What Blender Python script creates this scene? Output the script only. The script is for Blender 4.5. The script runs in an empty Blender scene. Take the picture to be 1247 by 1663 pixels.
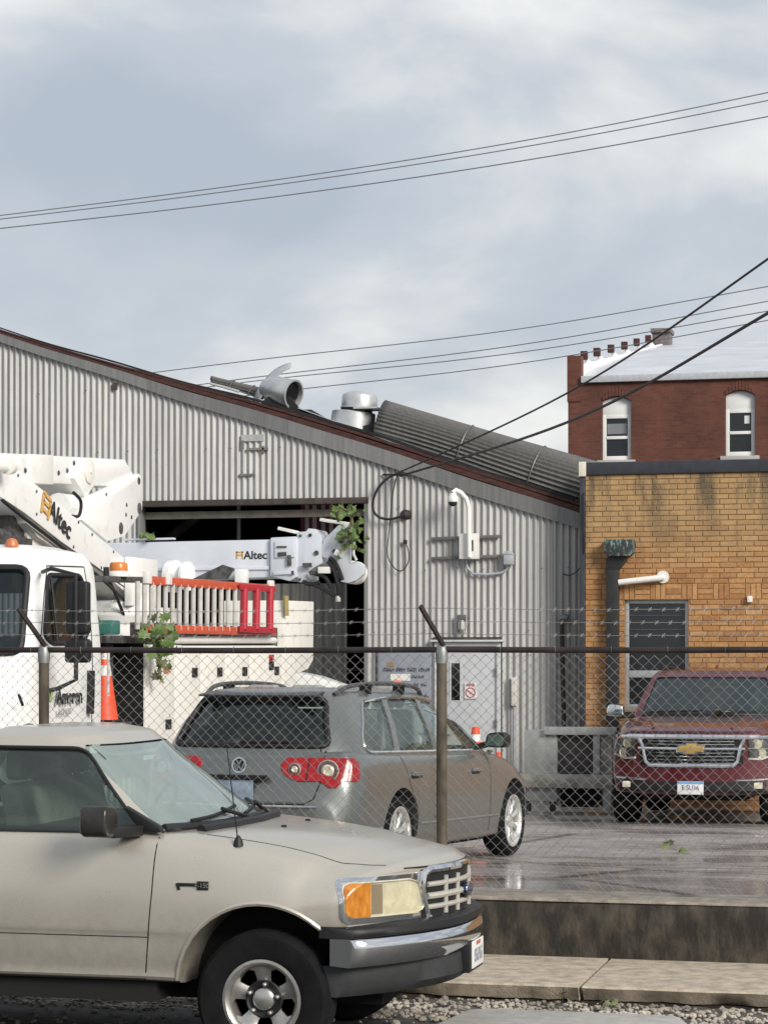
import bpy, bmesh, math, random
from mathutils import Vector, Matrix
from mathutils.bvhtree import BVHTree
random.seed(7)
sc = bpy.context.scene
R = math.radians
# ---------------------------------------------------------------- camera
YAW, F, U0, HZ, E = R(14), 3700.0, 623.5, 1065.0, 2.25
C_, S_ = math.cos(YAW), math.sin(YAW)
cam = bpy.data.cameras.new('camera'); cam_o = bpy.data.objects.new('camera', cam)
sc.collection.objects.link(cam_o); sc.camera = cam_o
cam_o.location = (0, 0, E); cam_o.rotation_euler = (R(90), 0, YAW)
cam.sensor_fit = 'VERTICAL'; cam.sensor_height = 24; cam.lens = F/1663*24
cam.shift_y = (HZ-831.5)/1663; cam.clip_end = 3000
# ---------------------------------------------------------------- sky and sun
SUN_AZ, SUN_EL = Vector((0.80, -0.60)), R(27)
w = bpy.data.worlds.new('World'); sc.world = w; w.use_nodes = True
nt = w.node_tree; N = nt.nodes; L = nt.links; N.clear()
sky = N.new('ShaderNodeTexSky'); sky.sky_type = 'NISHITA'; sky.sun_disc = False
sky.sun_elevation = SUN_EL; sky.sun_rotation = math.atan2(SUN_AZ.x, SUN_AZ.y); sky.air_density = 1.3; sky.dust_density = 2.0
tc = N.new('ShaderNodeTexCoord')
mp = N.new('ShaderNodeMapping'); mp.inputs['Scale'].default_value = (1.0, 1.0, 1.9); mp.inputs['Location'].default_value = (.17, .716, 1.31)
n1 = N.new('ShaderNodeTexNoise'); n1.inputs['Scale'].default_value = 5.6; n1.inputs['Detail'].default_value = 6; n1.inputs['Roughness'].default_value = .5; n1.inputs['Distortion'].default_value = .25
r1 = N.new('ShaderNodeValToRGB')
e = r1.color_ramp.elements
e[0].position = .36; e[0].color = (3.5, 3.9, 4.55, 1)
e[1].position = .74; e[1].color = (7.7, 7.65, 7.45, 1)
m1 = e.new(.51); m1.color = (4.3, 4.62, 5.1, 1)
m2 = e.new(.60); m2.color = (5.7, 5.85, 5.95, 1)
mx = N.new('ShaderNodeMix'); mx.data_type = 'RGBA'; mx.inputs[0].default_value = .93
bg = N.new('ShaderNodeBackground'); bg.inputs['Strength'].default_value = .083
wo = N.new('ShaderNodeOutputWorld')
L.new(tc.outputs['Generated'], mp.inputs['Vector']); L.new(mp.outputs[0], n1.inputs['Vector'])
L.new(n1.outputs['Fac'], r1.inputs[0]); L.new(sky.outputs[0], mx.inputs[6]); L.new(r1.outputs[0], mx.inputs[7])
L.new(mx.outputs[2], bg.inputs['Color']); L.new(bg.outputs[0], wo.inputs[0])
sun = bpy.data.lights.new('sun', 'SUN'); sun.energy = 2.3; sun.angle = R(22); sun.color = (1, .95, .87)
sun_o = bpy.data.objects.new('sun', sun); sc.collection.objects.link(sun_o)
d = Vector((SUN_AZ.x*math.cos(SUN_EL), SUN_AZ.y*math.cos(SUN_EL), math.sin(SUN_EL)))
sun_o.rotation_euler = d.to_track_quat('Z', 'Y').to_euler(); sun_o.location = (20, -20, 30)
vs = sc.view_settings; vs.view_transform = 'Standard'; vs.look = 'None'; vs.gamma = 1; vs.exposure = .70; vs.use_curve_mapping = False
# ---------------------------------------------------------------- pixel helpers
def _k(u): return (u-U0)/F
def onY(u, v, Y):
    k = _k(u); t = Y/(C_+S_*k); return Vector((t*(-S_+C_*k), Y, E+t*(HZ-v)/F))
def onX(u, v, X):
    k = _k(u); t = X/(-S_+C_*k); return Vector((X, t*(C_+S_*k), E+t*(HZ-v)/F))
def lot(Y): return .555-.0285*(Y-16.3)
# ---------------------------------------------------------------- materials
MATS = {}
def mat(name, col, rough=.5, metal=0., vary=.0, scale=8., bump=0., bscale=40., coat=0., stretch=(1, 1, 1), col2=None, emit=0, spec=None, coord='Object', lo=.35, hi=.65):
    if name in MATS: return MATS[name]
    m = bpy.data.materials.new(name); m.use_nodes = True; MATS[name] = m
    nt = m.node_tree; b = nt.nodes['Principled BSDF']; L = nt.links
    b.inputs['Base Color'].default_value = (*col, 1); b.inputs['Roughness'].default_value = rough; b.inputs['Metallic'].default_value = metal
    b.inputs['Coat Weight'].default_value = coat; b.inputs['Coat Roughness'].default_value = .04
    if spec is not None: b.inputs['Specular IOR Level'].default_value = spec
    if emit: b.inputs['Emission Color'].default_value = (*col, 1); b.inputs['Emission Strength'].default_value = emit
    if vary or col2 or bump:
        t = nt.nodes.new('ShaderNodeTexCoord'); mp = nt.nodes.new('ShaderNodeMapping'); mp.inputs['Scale'].default_value = stretch
        L.new(t.outputs[coord], mp.inputs[0])
    if vary or col2:
        n = nt.nodes.new('ShaderNodeTexNoise'); n.inputs['Scale'].default_value = scale; n.inputs['Detail'].default_value = 6; n.inputs['Roughness'].default_value = .6
        L.new(mp.outputs[0], n.inputs['Vector'])
        r = nt.nodes.new('ShaderNodeValToRGB'); r.color_ramp.elements[0].position = lo; r.color_ramp.elements[1].position = hi
        c2 = col2 or tuple(min(1, c*(1+vary)) for c in col); c1 = col if col2 else tuple(c*(1-vary) for c in col)
        r.color_ramp.elements[0].color = (*c1, 1); r.color_ramp.elements[1].color = (*c2, 1)
        L.new(n.outputs['Fac'], r.inputs[0]); L.new(r.outputs[0], b.inputs['Base Color'])
    if bump:
        n = nt.nodes.new('ShaderNodeTexNoise'); n.inputs['Scale'].default_value = bscale; n.inputs['Detail'].default_value = 5
        L.new(mp.outputs[0], n.inputs['Vector']); bp = nt.nodes.new('ShaderNodeBump'); bp.inputs['Strength'].default_value = bump; bp.inputs['Distance'].default_value = .01
        L.new(n.outputs['Fac'], bp.inputs['Height']); L.new(bp.outputs[0], b.inputs['Normal'])
    return m
def glass(name, tint, refl_rough=.02, opacity=.25, dark=(.02, .03, .03), fres=1.5):
    if name in MATS: return MATS[name]
    m = bpy.data.materials.new(name); m.use_nodes = True; MATS[name] = m
    nt = m.node_tree; n = nt.nodes; L = nt.links; n.clear()
    o = n.new('ShaderNodeOutputMaterial'); tr = n.new('ShaderNodeBsdfTransparent'); tr.inputs[0].default_value = (*tint, 1)
    df = n.new('ShaderNodeBsdfDiffuse'); df.inputs[0].default_value = (*dark, 1)
    gl = n.new('ShaderNodeBsdfGlossy'); gl.inputs['Roughness'].default_value = refl_rough; gl.inputs[0].default_value = (.93, .97, .97, 1)
    fr = n.new('ShaderNodeFresnel'); fr.inputs[0].default_value = fres
    a = n.new('ShaderNodeMixShader'); a.inputs[0].default_value = opacity; L.new(tr.outputs[0], a.inputs[1]); L.new(df.outputs[0], a.inputs[2])
    c = n.new('ShaderNodeMixShader'); L.new(fr.outputs[0], c.inputs[0]); L.new(a.outputs[0], c.inputs[1]); L.new(gl.outputs[0], c.inputs[2])
    L.new(c.outputs[0], o.inputs[0]); return m
# ---------------------------------------------------------------- mesh helpers
COL = sc.collection
def sharp(me, ang=35):
    for p in me.polygons: p.use_smooth = True
    me.set_sharp_from_angle(angle=R(ang))
class MB:
    def __init__(s): s.v = []; s.f = []
    def add(s, vs, fs):
        o = len(s.v); s.v += [tuple(p) for p in vs]; s.f += [tuple(i+o for i in f) for f in fs]; return s
    def box(s, c, d, rot=None):
        x, y, z = d[0]/2, d[1]/2, d[2]/2
        vs = [Vector(p) for p in ((-x,-y,-z),(x,-y,-z),(x,y,-z),(-x,y,-z),(-x,-y,z),(x,-y,z),(x,y,z),(-x,y,z))]
        if rot is not None: vs = [rot @ p for p in vs]
        return s.add([p+Vector(c) for p in vs], [(0,3,2,1),(4,5,6,7),(0,1,5,4),(1,2,6,5),(2,3,7,6),(3,0,4,7)])
    def bb(s, a, b): return s.box([(p+q)/2 for p, q in zip(a, b)], [abs(q-p) for p, q in zip(a, b)])
    def prism(s, poly, axis, d0, d1):
        n = len(poly); m = {'x': lambda p, d: (d, p[0], p[1]), 'y': lambda p, d: (p[0], d, p[1]), 'z': lambda p, d: (p[0], p[1], d)}[axis]
        vs = [m(p, d0) for p in poly]+[m(p, d1) for p in poly]
        return s.add(vs, [tuple(range(n))[::-1], tuple(range(n, 2*n))]+[(i, (i+1) % n, n+(i+1) % n, n+i) for i in range(n)])
    def bar(s, a, b, w, h, up=(0, 0, 1)):
        a = Vector(a); b = Vector(b); d = b-a; l = d.length; d.normalize()
        x = Vector(up).cross(d)
        if x.length < 1e-4: x = Vector((1, 0, 0)).cross(d)
        x.normalize(); z = d.cross(x); r = Matrix((x, d, z)).transposed()
        return s.box((a+b)/2, (w, l, h), r)
    def tube(s, pts, r, n=8, cap=True):
        pts = [Vector(p) for p in pts]; m = len(pts); rr = r if isinstance(r, (list, tuple)) else [r]*m
        o = len(s.v); up = None
        for i, p in enumerate(pts):
            t = (pts[min(i+1, m-1)]-pts[max(i-1, 0)]).normalized()
            if up is None:
                up = Vector((0, 0, 1)) if abs(t.z) < .9 else Vector((1, 0, 0))
            up = (up-t*up.dot(t)); up = up.normalized() if up.length > 1e-5 else t.orthogonal().normalized()
            q = t.cross(up)
            for j in range(n):
                a = 2*math.pi*j/n; s.v.append(tuple(p+(up*math.cos(a)+q*math.sin(a))*rr[i]))
        for i in range(m-1):
            for j in range(n):
                s.f.append((o+i*n+j, o+i*n+(j+1) % n, o+(i+1)*n+(j+1) % n, o+(i+1)*n+j))
        if cap: s.f.append(tuple(o+j for j in range(n))[::-1]); s.f.append(tuple(o+(m-1)*n+j for j in range(n)))
        return s
    def lathe(s, prof, c, axis=(0, 0, 1), n=32, close=False):
        ax = Vector(axis).normalized(); u = ax.orthogonal().normalized(); q = ax.cross(u); c = Vector(c); o = len(s.v); m = len(prof)
        for r, h in prof:
            for j in range(n):
                a = 2*math.pi*j/n; s.v.append(tuple(c+ax*h+(u*math.cos(a)+q*math.sin(a))*r))
        for i in range(m-1 if not close else m):
            k = (i+1) % m
            for j in range(n): s.f.append((o+i*n+j, o+i*n+(j+1) % n, o+k*n+(j+1) % n, o+k*n+j))
        if not close:
            if prof[0][0] > 1e-4: s.f.append(tuple(o+j for j in range(n))[::-1])
            if prof[-1][0] > 1e-4: s.f.append(tuple(o+(m-1)*n+j for j in range(n)))
        return s
    def build(s, name, m, parent=None, bevel=0, smooth=40, seg=2, weld=False):
        me = bpy.data.meshes.new(name); bm = bmesh.new()
        vs = [bm.verts.new(p) for p in s.v]
        for f in s.f:
            try: bm.faces.new([vs[i] for i in f])
            except ValueError: pass
        if weld: bmesh.ops.remove_doubles(bm, verts=bm.verts, dist=1e-5)
        bmesh.ops.recalc_face_normals(bm, faces=bm.faces)
        if bevel:
            es = [q for q in bm.edges if len(q.link_faces) == 2 and q.calc_face_angle(0) > R(30)]
            bmesh.ops.bevel(bm, geom=es, offset=bevel, segments=seg, affect='EDGES', profile=.6, clamp_overlap=True)
        bm.to_mesh(me); bm.free()
        return obj(name, me, m, parent, smooth)
def obj(name, me, m, parent=None, smooth=40):
    o = bpy.data.objects.new(name, me); COL.objects.link(o)
    if m is not None: me.materials.clear(); me.materials.append(m)
    if smooth: sharp(me, smooth)
    if parent is not None: o.parent = parent
    return o
def tag(o, label=None, cat=None, group=None, kind=None):
    for k, v in (('label', label), ('category', cat), ('group', group), ('kind', kind)):
        if v: o[k] = v
    return o
def thing(name, label, cat, loc=(0, 0, 0), rz=0, group=None):
    o = bpy.data.objects.new(name, None); COL.objects.link(o); o.empty_display_size = .2
    o.location = loc; o.rotation_euler = (0, 0, rz); return tag(o, label, cat, group)
def part(name, m, parent, fn, **kw):
    b = MB(); fn(b); return b.build(name, m, parent, **kw)
def linkmesh(name, me, parent, loc, rot=(0, 0, 0), scl=(1, 1, 1)):
    o = bpy.data.objects.new(name, me); COL.objects.link(o); o.parent = parent; o.location = loc; o.rotation_euler = rot; o.scale = scl; return o
def boolean(o, cutters, op='DIFFERENCE', keep=False):
    for c in cutters:   # one at a time; a cut that would leave nothing is retried with the other solver
        for sv_ in ('EXACT', 'FAST'):
            md = o.modifiers.new('b', 'BOOLEAN'); md.operation = op; md.object = c; md.solver = sv_
            bpy.context.view_layer.update()
            dg = bpy.context.evaluated_depsgraph_get(); me = bpy.data.meshes.new_from_object(o.evaluated_get(dg))
            o.modifiers.clear()
            if len(me.vertices) > .3*len(o.data.vertices): break
            print('BOOL', o.name, sv_, len(o.data.vertices), len(me.vertices), [round(q, 3) for q in c.dimensions])
        old = o.data; me.name = old.name; o.data = me; bpy.data.meshes.remove(old)
    me = o.data
    if not keep:
        for c in cutters:
            m = c.data; bpy.data.objects.remove(c); bpy.data.meshes.remove(m)
    sharp(me, 32); return o
def text(name, body, size, m, parent, mw, depth=.003, sx=1, align='CENTER', shear=0, bold=0):
    cu = bpy.data.curves.new(name, 'FONT'); cu.body = body; cu.size = size; cu.extrude = depth/2; cu.align_x = align; cu.align_y = 'CENTER'; cu.shear = shear; cu.offset = bold
    t = bpy.data.objects.new('tmp', cu); COL.objects.link(t); bpy.context.view_layer.update()
    me = bpy.data.meshes.new_from_object(t.evaluated_get(bpy.context.evaluated_depsgraph_get()))
    bpy.data.objects.remove(t); bpy.data.curves.remove(cu)
    me.transform(mw @ Matrix.Diagonal((sx, 1, 1, 1)))
    return obj(name, me, m, parent, 0)
def frame(o, xa, ya):
    xa = Vector(xa).normalized(); ya = Vector(ya); ya = (ya-xa*ya.dot(xa)).normalized(); z = xa.cross(ya)
    m = Matrix((xa, ya, z)).transposed().to_4x4(); m.translation = Vector(o); return m
def cr(p, t):
    n = len(p)-1; x = min(max(t, 0), n-1e-9); i = int(x); f = x-i
    g = lambda j: p[min(max(j, 0), n)]
    a, b, c, e = g(i-1), g(i), g(i+1), g(i+2)
    return tuple(.5*((2*q)+(r-p_)*f+(2*p_-5*q+4*r-s)*f*f+(3*q-p_-3*r+s)*f**3) for p_, q, r, s in zip(a, b, c, e))
def loft(sts, nu=4, nv=4, bend=None, ncap=10):
    """sts: [(x, [(y,z)...top centre to bottom centre])] -> closed symmetric solid"""
    xs = [s[0] for s in sts]; K = len(sts[0][1]); rows = []
    for i in range((len(sts)-1)*nu+1):
        t = i/nu; j = min(int(t), len(sts)-2); f = t-j
        x = xs[j]+(xs[j+1]-xs[j])*f
        sec = []
        for k in range(K): sec.append(cr([s[1][k] for s in sts], t))
        ring = [cr(sec, q/nv) for q in range((K-1)*nv+1)]
        rows.append([(x, max(0, y), z) for y, z in ring])
    b = MB(); n = len(rows[0]); full = 2*n-2
    vs = []
    for r in rows:
        r = [(x, 0 if a in (0, n-1) else y, z) for a, (x, y, z) in enumerate(r)]
        vs += [p for p in r]+[(x, -y, z) for x, y, z in r[-2:0:-1]]
    fs = []
    for i in range(len(rows)-1):
        for j in range(full): fs.append((i*full+j, (i+1)*full+j, (i+1)*full+(j+1) % full, i*full+(j+1) % full))
    for i in (0, len(rows)-1):   # gridded caps
        g = {}
        def vid(a, c):
            if a in (0, n-1): return i*full+a
            if c == 0: return i*full+a
            if c == ncap: return i*full+full-a
            if (a, c) not in g:
                x, y, z = rows[i][a]; g[(a, c)] = len(vs); vs.append((x, y*(1-2*c/ncap), z))
            return g[(a, c)]
        for a in range(n-1):
            for c in range(ncap):
                q = []
                for k in (vid(a, c), vid(a, c+1), vid(a+1, c+1), vid(a+1, c)):
                    if k not in q: q.append(k)
                if len(q) > 2: fs.append(tuple(q) if i else tuple(q[::-1]))
    if bend: vs = [bend(*p) for p in vs]
    b.add(vs, fs); return b
def bvh(*objs):
    vs = []; fs = []
    for o in objs:
        k = len(vs); vs += [v.co.copy() for v in o.data.vertices]; fs += [[i+k for i in p.vertices] for p in o.data.polygons]
    return BVHTree.FromPolygons(vs, fs)
def side_pts(tree, pts, sgn, off=.002, step=.05, axis='y'):
    out = []
    for a, b in zip(pts[:-1], pts[1:]):
        n = max(1, int(math.hypot(b[0]-a[0], b[1]-a[1])/step))
        for i in range(n+(1 if b is pts[-1] else 0)):
            p = (a[0]+(b[0]-a[0])*i/n, a[1]+(b[1]-a[1])*i/n)
            if axis == 'y': o, dr = Vector((p[0], sgn*3, p[1])), Vector((0, -sgn, 0))
            elif axis == 'x': o, dr = Vector((sgn*9, p[0], p[1])), Vector((-sgn, 0, 0))
            else: o, dr = Vector((p[0], p[1], 5)), Vector((0, 0, -1))
            h = tree.ray_cast(o, dr)
            if h[0] is not None: out.append(h[0]-dr*off)
    return out
def patch(tree, poly, sgn, th=.012, axis='y', n=14, off=0.0):
    """closed slab following the surface inside a convex outline given as left/right rows [(z, a0, a1)...]"""
    b = MB(); front = []; back = []
    for z, a0, a1 in poly:
        for i in range(n+1):
            a = a0+(a1-a0)*i/n
            o, dr = (Vector((a, sgn*3, z)), Vector((0, -sgn, 0))) if axis == 'y' else (Vector((sgn*9, a, z)), Vector((-sgn, 0, 0)))
            h = tree.ray_cast(o, dr)[0]
            if h is None: h = front[-1]+dr*th if front else o+dr*3
            front.append(h-dr*(th+off)); back.append(h+dr*.006-dr*off)
    m = len(poly); w_ = n+1; k = len(front); fs = []
    for r in range(m-1):
        for c in range(n):
            q = r*w_+c; fs.append((q, q+1, q+w_+1, q+w_)); fs.append((k+q, k+q+w_, k+q+w_+1, k+q+1))
    ring = list(range(w_))+[r*w_+n for r in range(1, m)]+[(m-1)*w_+c for c in range(n-1, -1, -1)]+[r*w_ for r in range(m-2, 0, -1)]
    for i in range(len(ring)):
        a, c = ring[i], ring[(i+1) % len(ring)]; fs.append((a, k+a, k+c, c))
    return b.add(front+back, fs)

def dpatch(tree, rows, d, l, th=.012, n=16, back=.006):
    """slab laid on a surface round a corner: rows (z, a0, a1) measured along l, cast along d"""
    d = Vector(d).normalized(); l = Vector(l).normalized(); b = MB(); fr = []; bk = []; last = None
    for z, a0, a1 in rows:
        for i in range(n+1):
            a = a0+(a1-a0)*i/n; o = l*a-d*9; o.z = z; h = tree.ray_cast(o, d)[0]
            h = h if h is not None else (last if last is not None else o+d*9); last = h
            fr.append(h-d*th); bk.append(h+d*back)
    m = len(rows); w_ = n+1; k = len(fr); fs = []
    for r in range(m-1):
        for c in range(n): q = r*w_+c; fs += [(q, q+1, q+w_+1, q+w_), (k+q, k+q+w_, k+q+w_+1, k+q+1)]
    ring = list(range(w_))+[r*w_+n for r in range(1, m)]+[(m-1)*w_+c for c in range(n-1, -1, -1)]+[r*w_ for r in range(m-2, 0, -1)]
    for i in range(len(ring)): a, c = ring[i], ring[(i+1) % len(ring)]; fs.append((a, k+a, k+c, c))
    return b.add(fr+bk, fs)
# ================================================================ SETTING
ST = 'structure'
m_dirt = mat('dirt', (.095, .088, .078), .95, vary=.4, scale=6, bump=.8, bscale=30)
m_asph = mat('asphalt', (.055, .053, .05), .8, vary=.3, scale=14, bump=.4, bscale=160)
m_conc = mat('sidewalk_concrete', (.44, .37, .285), .9, vary=.26, scale=9, bump=.5, bscale=90)
m_wallc = mat('old_concrete', (.022, .019, .015), .93, col2=(.085, .072, .055), scale=4.5, bump=.9, bscale=26, stretch=(1.6, 1, .8), lo=.42, hi=.72)
m_capc = mat('cap_concrete', (.27, .235, .195), .9, vary=.3, scale=12, bump=.4, bscale=60)
g = MB(); g.bb((-700, -300, -.5), (700, 1500, -.06)); tag(g.build('ground', mat('far_ground', (.085, .087, .08), .9, vary=.3, scale=.4), smooth=0), kind=ST)
g = MB(); g.bb((-80, -25, -.3), (80, 13.75, -.001)); tag(g.build('road', m_asph, smooth=0), kind=ST)
g = MB(); nx, ny = 260, 14
for j in range(ny+1):
    for i in range(nx+1):
        x = -26+52*i/nx; y = 13.6+1.2*j/ny
        g.v.append((x, y, -.012+.022*math.sin(x*3.1+y*5)*math.sin(y*4.1-x*1.3)+random.uniform(-.01, .012)))
for j in range(ny):
    for i in range(nx): q = j*(nx+1)+i; g.f.append((q, q+1, q+nx+2, q+nx+1))
tag(g.build('dirt_verge', m_dirt), kind=ST)
# gravel scattered over the verge
m_grav = mat('gravel_stone', (.33, .295, .245), .9, vary=.5, scale=3, coord='Object')
g = MB(); ico = bmesh.new(); bmesh.ops.create_icosphere(ico, subdivisions=1, radius=1)
iv = [v.co.copy() for v in ico.verts]; fi = [[v.index for v in f.verts] for f in ico.faces]; ico.free()
for i in range(5200):
    x = random.uniform(-9, 3); y = random.uniform(13.65, 14.56) if i % 7 else random.uniform(12.6, 13.7)
    r = random.uniform(.006, .021)*(1.35 if random.random() < .12 else 1)
    sx, sy, sz = r*random.uniform(.8, 1.5), r*random.uniform(.7, 1.3), r*random.uniform(.5, .9); a = random.uniform(0, 6.3)
    g.add([(x+(p.x*math.cos(a)-p.y*math.sin(a))*sx*random.uniform(.85, 1.15), y+(p.x*math.sin(a)+p.y*math.cos(a))*sy, .012+p.z*sz) for p in iv], fi)
tag(g.build('gravel', m_grav, smooth=0), 'loose pale gravel along the foot of the kerb', 'gravel', kind='stuff')
# concrete apron piece in the verge
q0, q1 = onY(765, 1650, 14.05), onY(1098, 1650, 14.05)
m_slab = mat('pale_concrete', (.42, .40, .37), .85, vary=.12, scale=10, bump=.2)
g = MB(); g.prism([(q0.x-.1, 13.2), (q1.x+.25, 13.2), (q1.x+.03, 14.0), (q1.x-.1, 14.06), (q0.x+.12, 14.06), (q0.x, 13.98)], 'z', -.05, .035)
tag(g.build('concrete_apron', m_slab, bevel=.012), kind=ST)
# sidewalk slabs
sw = bpy.data.objects.new('sidewalk', None); COL.objects.link(sw); sw.location = (0, 14.57, 0); tag(sw, kind=ST)
jx = [-14.6, -11.5, -8.45, -5.4, -2.33, .75, 3.8, 6.9]
for i in range(len(jx)-1):
    a, b = jx[i]+.012, jx[i+1]-.012; dz = random.uniform(-.008, .008); n = 30
    top = []; bot = []
    for k in range(n+1):
        x = a+(b-a)*k/n; top.append((x, random.uniform(-.012, .008))); bot.append((x, random.uniform(.03, .11)))
    g = MB(); z1 = .125+dz
    for k in range(n+1):
        g.v += [(top[k][0], top[k][1]+.012, z1), (top[k][0], top[k][1], z1-.012), (bot[k][0], bot[k][1], .02), (bot[k][0], 1.33, -.02), (top[k][0], 1.33, z1+.01)]
    for k in range(n):
        for j in range(5): g.f.append((k*5+j, k*5+(j+1) % 5, k*5+5+(j+1) % 5, k*5+5+j))
    g.f += [tuple(range(5)), tuple(n*5+j for j in range(5))]
    g.build('slab', m_conc, sw, smooth=40)
m_under = mat('damp_soil', (.03, .025, .02), .95, vary=.4)
part('bedding', m_under, sw, lambda b: b.bb((-14.6, .07, -.2), (6.9, 1.3, .012)), smooth=0)
# retaining wall
rw = thing('retaining_wall', 'low weathered concrete retaining wall along the sidewalk under the fence', 'wall', (0, 15.87, 0))
g = MB(); n = 220
for k in range(n+1):
    x = -15+24*k/n; wv = .006*math.sin(x*1.7)
    g.v += [(x, wv, 0), (x, wv+random.uniform(-.004, .004), .30), (x, wv+.004, .47), (x, wv+.03, .515)]
    g.v += [(x, .42, .515), (x, .42, 0)]
for k in range(n):
    for j in range(6): g.f.append((k*6+j, k*6+(j+1) % 6, k*6+6+(j+1) % 6, k*6+6+j))
g.f += [tuple(range(6)), tuple(n*6+j for j in range(6))]
g.build('wall_face', m_wallc, rw)
g = MB(); g.prism([(.015, .5155), (.43, .5155), (.43, .535), (.035, .535), (.018, .53)], 'x', -15, 9); g.build('wall_cap', m_capc, rw, bevel=.006)
# yard: wet patched asphalt, sloping gently to the building
def m_lot():
    m = bpy.data.materials.new('wet_yard'); m.use_nodes = True; nt = m.node_tree; b = nt.nodes['Principled BSDF']; L = nt.links
    t = nt.nodes.new('ShaderNodeTexCoord')
    mp = nt.nodes.new('ShaderNodeMapping'); mp.inputs['Scale'].default_value = (.55, 1.15, 1); L.new(t.outputs['Object'], mp.inputs[0])
    n = nt.nodes.new('ShaderNodeTexNoise'); n.inputs['Scale'].default_value = .75; n.inputs['Detail'].default_value = 6; n.inputs['Roughness'].default_value = .55; L.new(mp.outputs[0], n.inputs['Vector'])
    r = nt.nodes.new('ShaderNodeValToRGB'); r.color_ramp.elements[0].position = .40; r.color_ramp.elements[1].position = .60
    r.color_ramp.elements[0].color = (.14,)*3+(1,); r.color_ramp.elements[1].color = (.55,)*3+(1,); L.new(n.outputs['Fac'], r.inputs[0]); L.new(r.outputs[0], b.inputs['Roughness'])
    n2 = nt.nodes.new('ShaderNodeTexNoise'); n2.inputs['Scale'].default_value = 7; n2.inputs['Detail'].default_value = 8; L.new(mp.outputs[0], n2.inputs['Vector'])
    v = nt.nodes.new('ShaderNodeTexVoronoi'); v.feature = 'DISTANCE_TO_EDGE'; v.inputs['Scale'].default_value = .42; L.new(mp.outputs[0], v.inputs['Vector'])
    c = nt.nodes.new('ShaderNodeValToRGB'); c.color_ramp.elements[0].color = (.19, .175, .165, 1); c.color_ramp.elements[1].color = (.41, .38, .36, 1)
    c.color_ramp.elements[0].position = .3; c.color_ramp.elements[1].position = .7; L.new(n2.outputs['Fac'], c.inputs[0])
    w_ = nt.nodes.new('ShaderNodeMix'); w_.data_type = 'RGBA'; w_.blend_type = 'MULTIPLY'; w_.inputs[0].default_value = 1
    cr_ = nt.nodes.new('ShaderNodeValToRGB'); cr_.color_ramp.elements[0].position = .004; cr_.color_ramp.elements[1].position = .02; cr_.color_ramp.elements[0].color = (.3, .28, .26, 1); cr_.color_ramp.elements[1].color = (1, 1, 1, 1)
    L.new(v.outputs['Distance'], cr_.inputs[0]); L.new(c.outputs[0], w_.inputs[6]); L.new(cr_.outputs[0], w_.inputs[7]); L.new(w_.outputs[2], b.inputs['Base Color'])
    mu = nt.nodes.new('ShaderNodeMath'); mu.operation = 'MULTIPLY'; L.new(n2.outputs['Fac'], mu.inputs[0]); L.new(r.outputs[0], mu.inputs[1])
    bp = nt.nodes.new('ShaderNodeBump'); bp.inputs['Strength'].default_value = .35; bp.inputs['Distance'].default_value = .02; L.new(mu.outputs[0], bp.inputs['Height']); L.new(bp.outputs[0], b.inputs['Normal'])
    return m
g = MB(); g.add([(-60, 16.28, lot(16.28)), (40, 16.28, lot(16.28)), (40, 33.3, lot(33.3)), (-60, 33.3, lot(33.3)), (-60, 16.28, -.2), (40, 16.28, -.2), (40, 33.3, -.2), (-60, 33.3, -.2)],
      [(0, 1, 2, 3), (4, 7, 6, 5), (0, 4, 5, 1), (2, 6, 7, 3), (1, 5, 6, 2), (0, 3, 7, 4)])
tag(g.build('yard_pavement', m_lot(), smooth=0), kind=ST)
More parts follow.
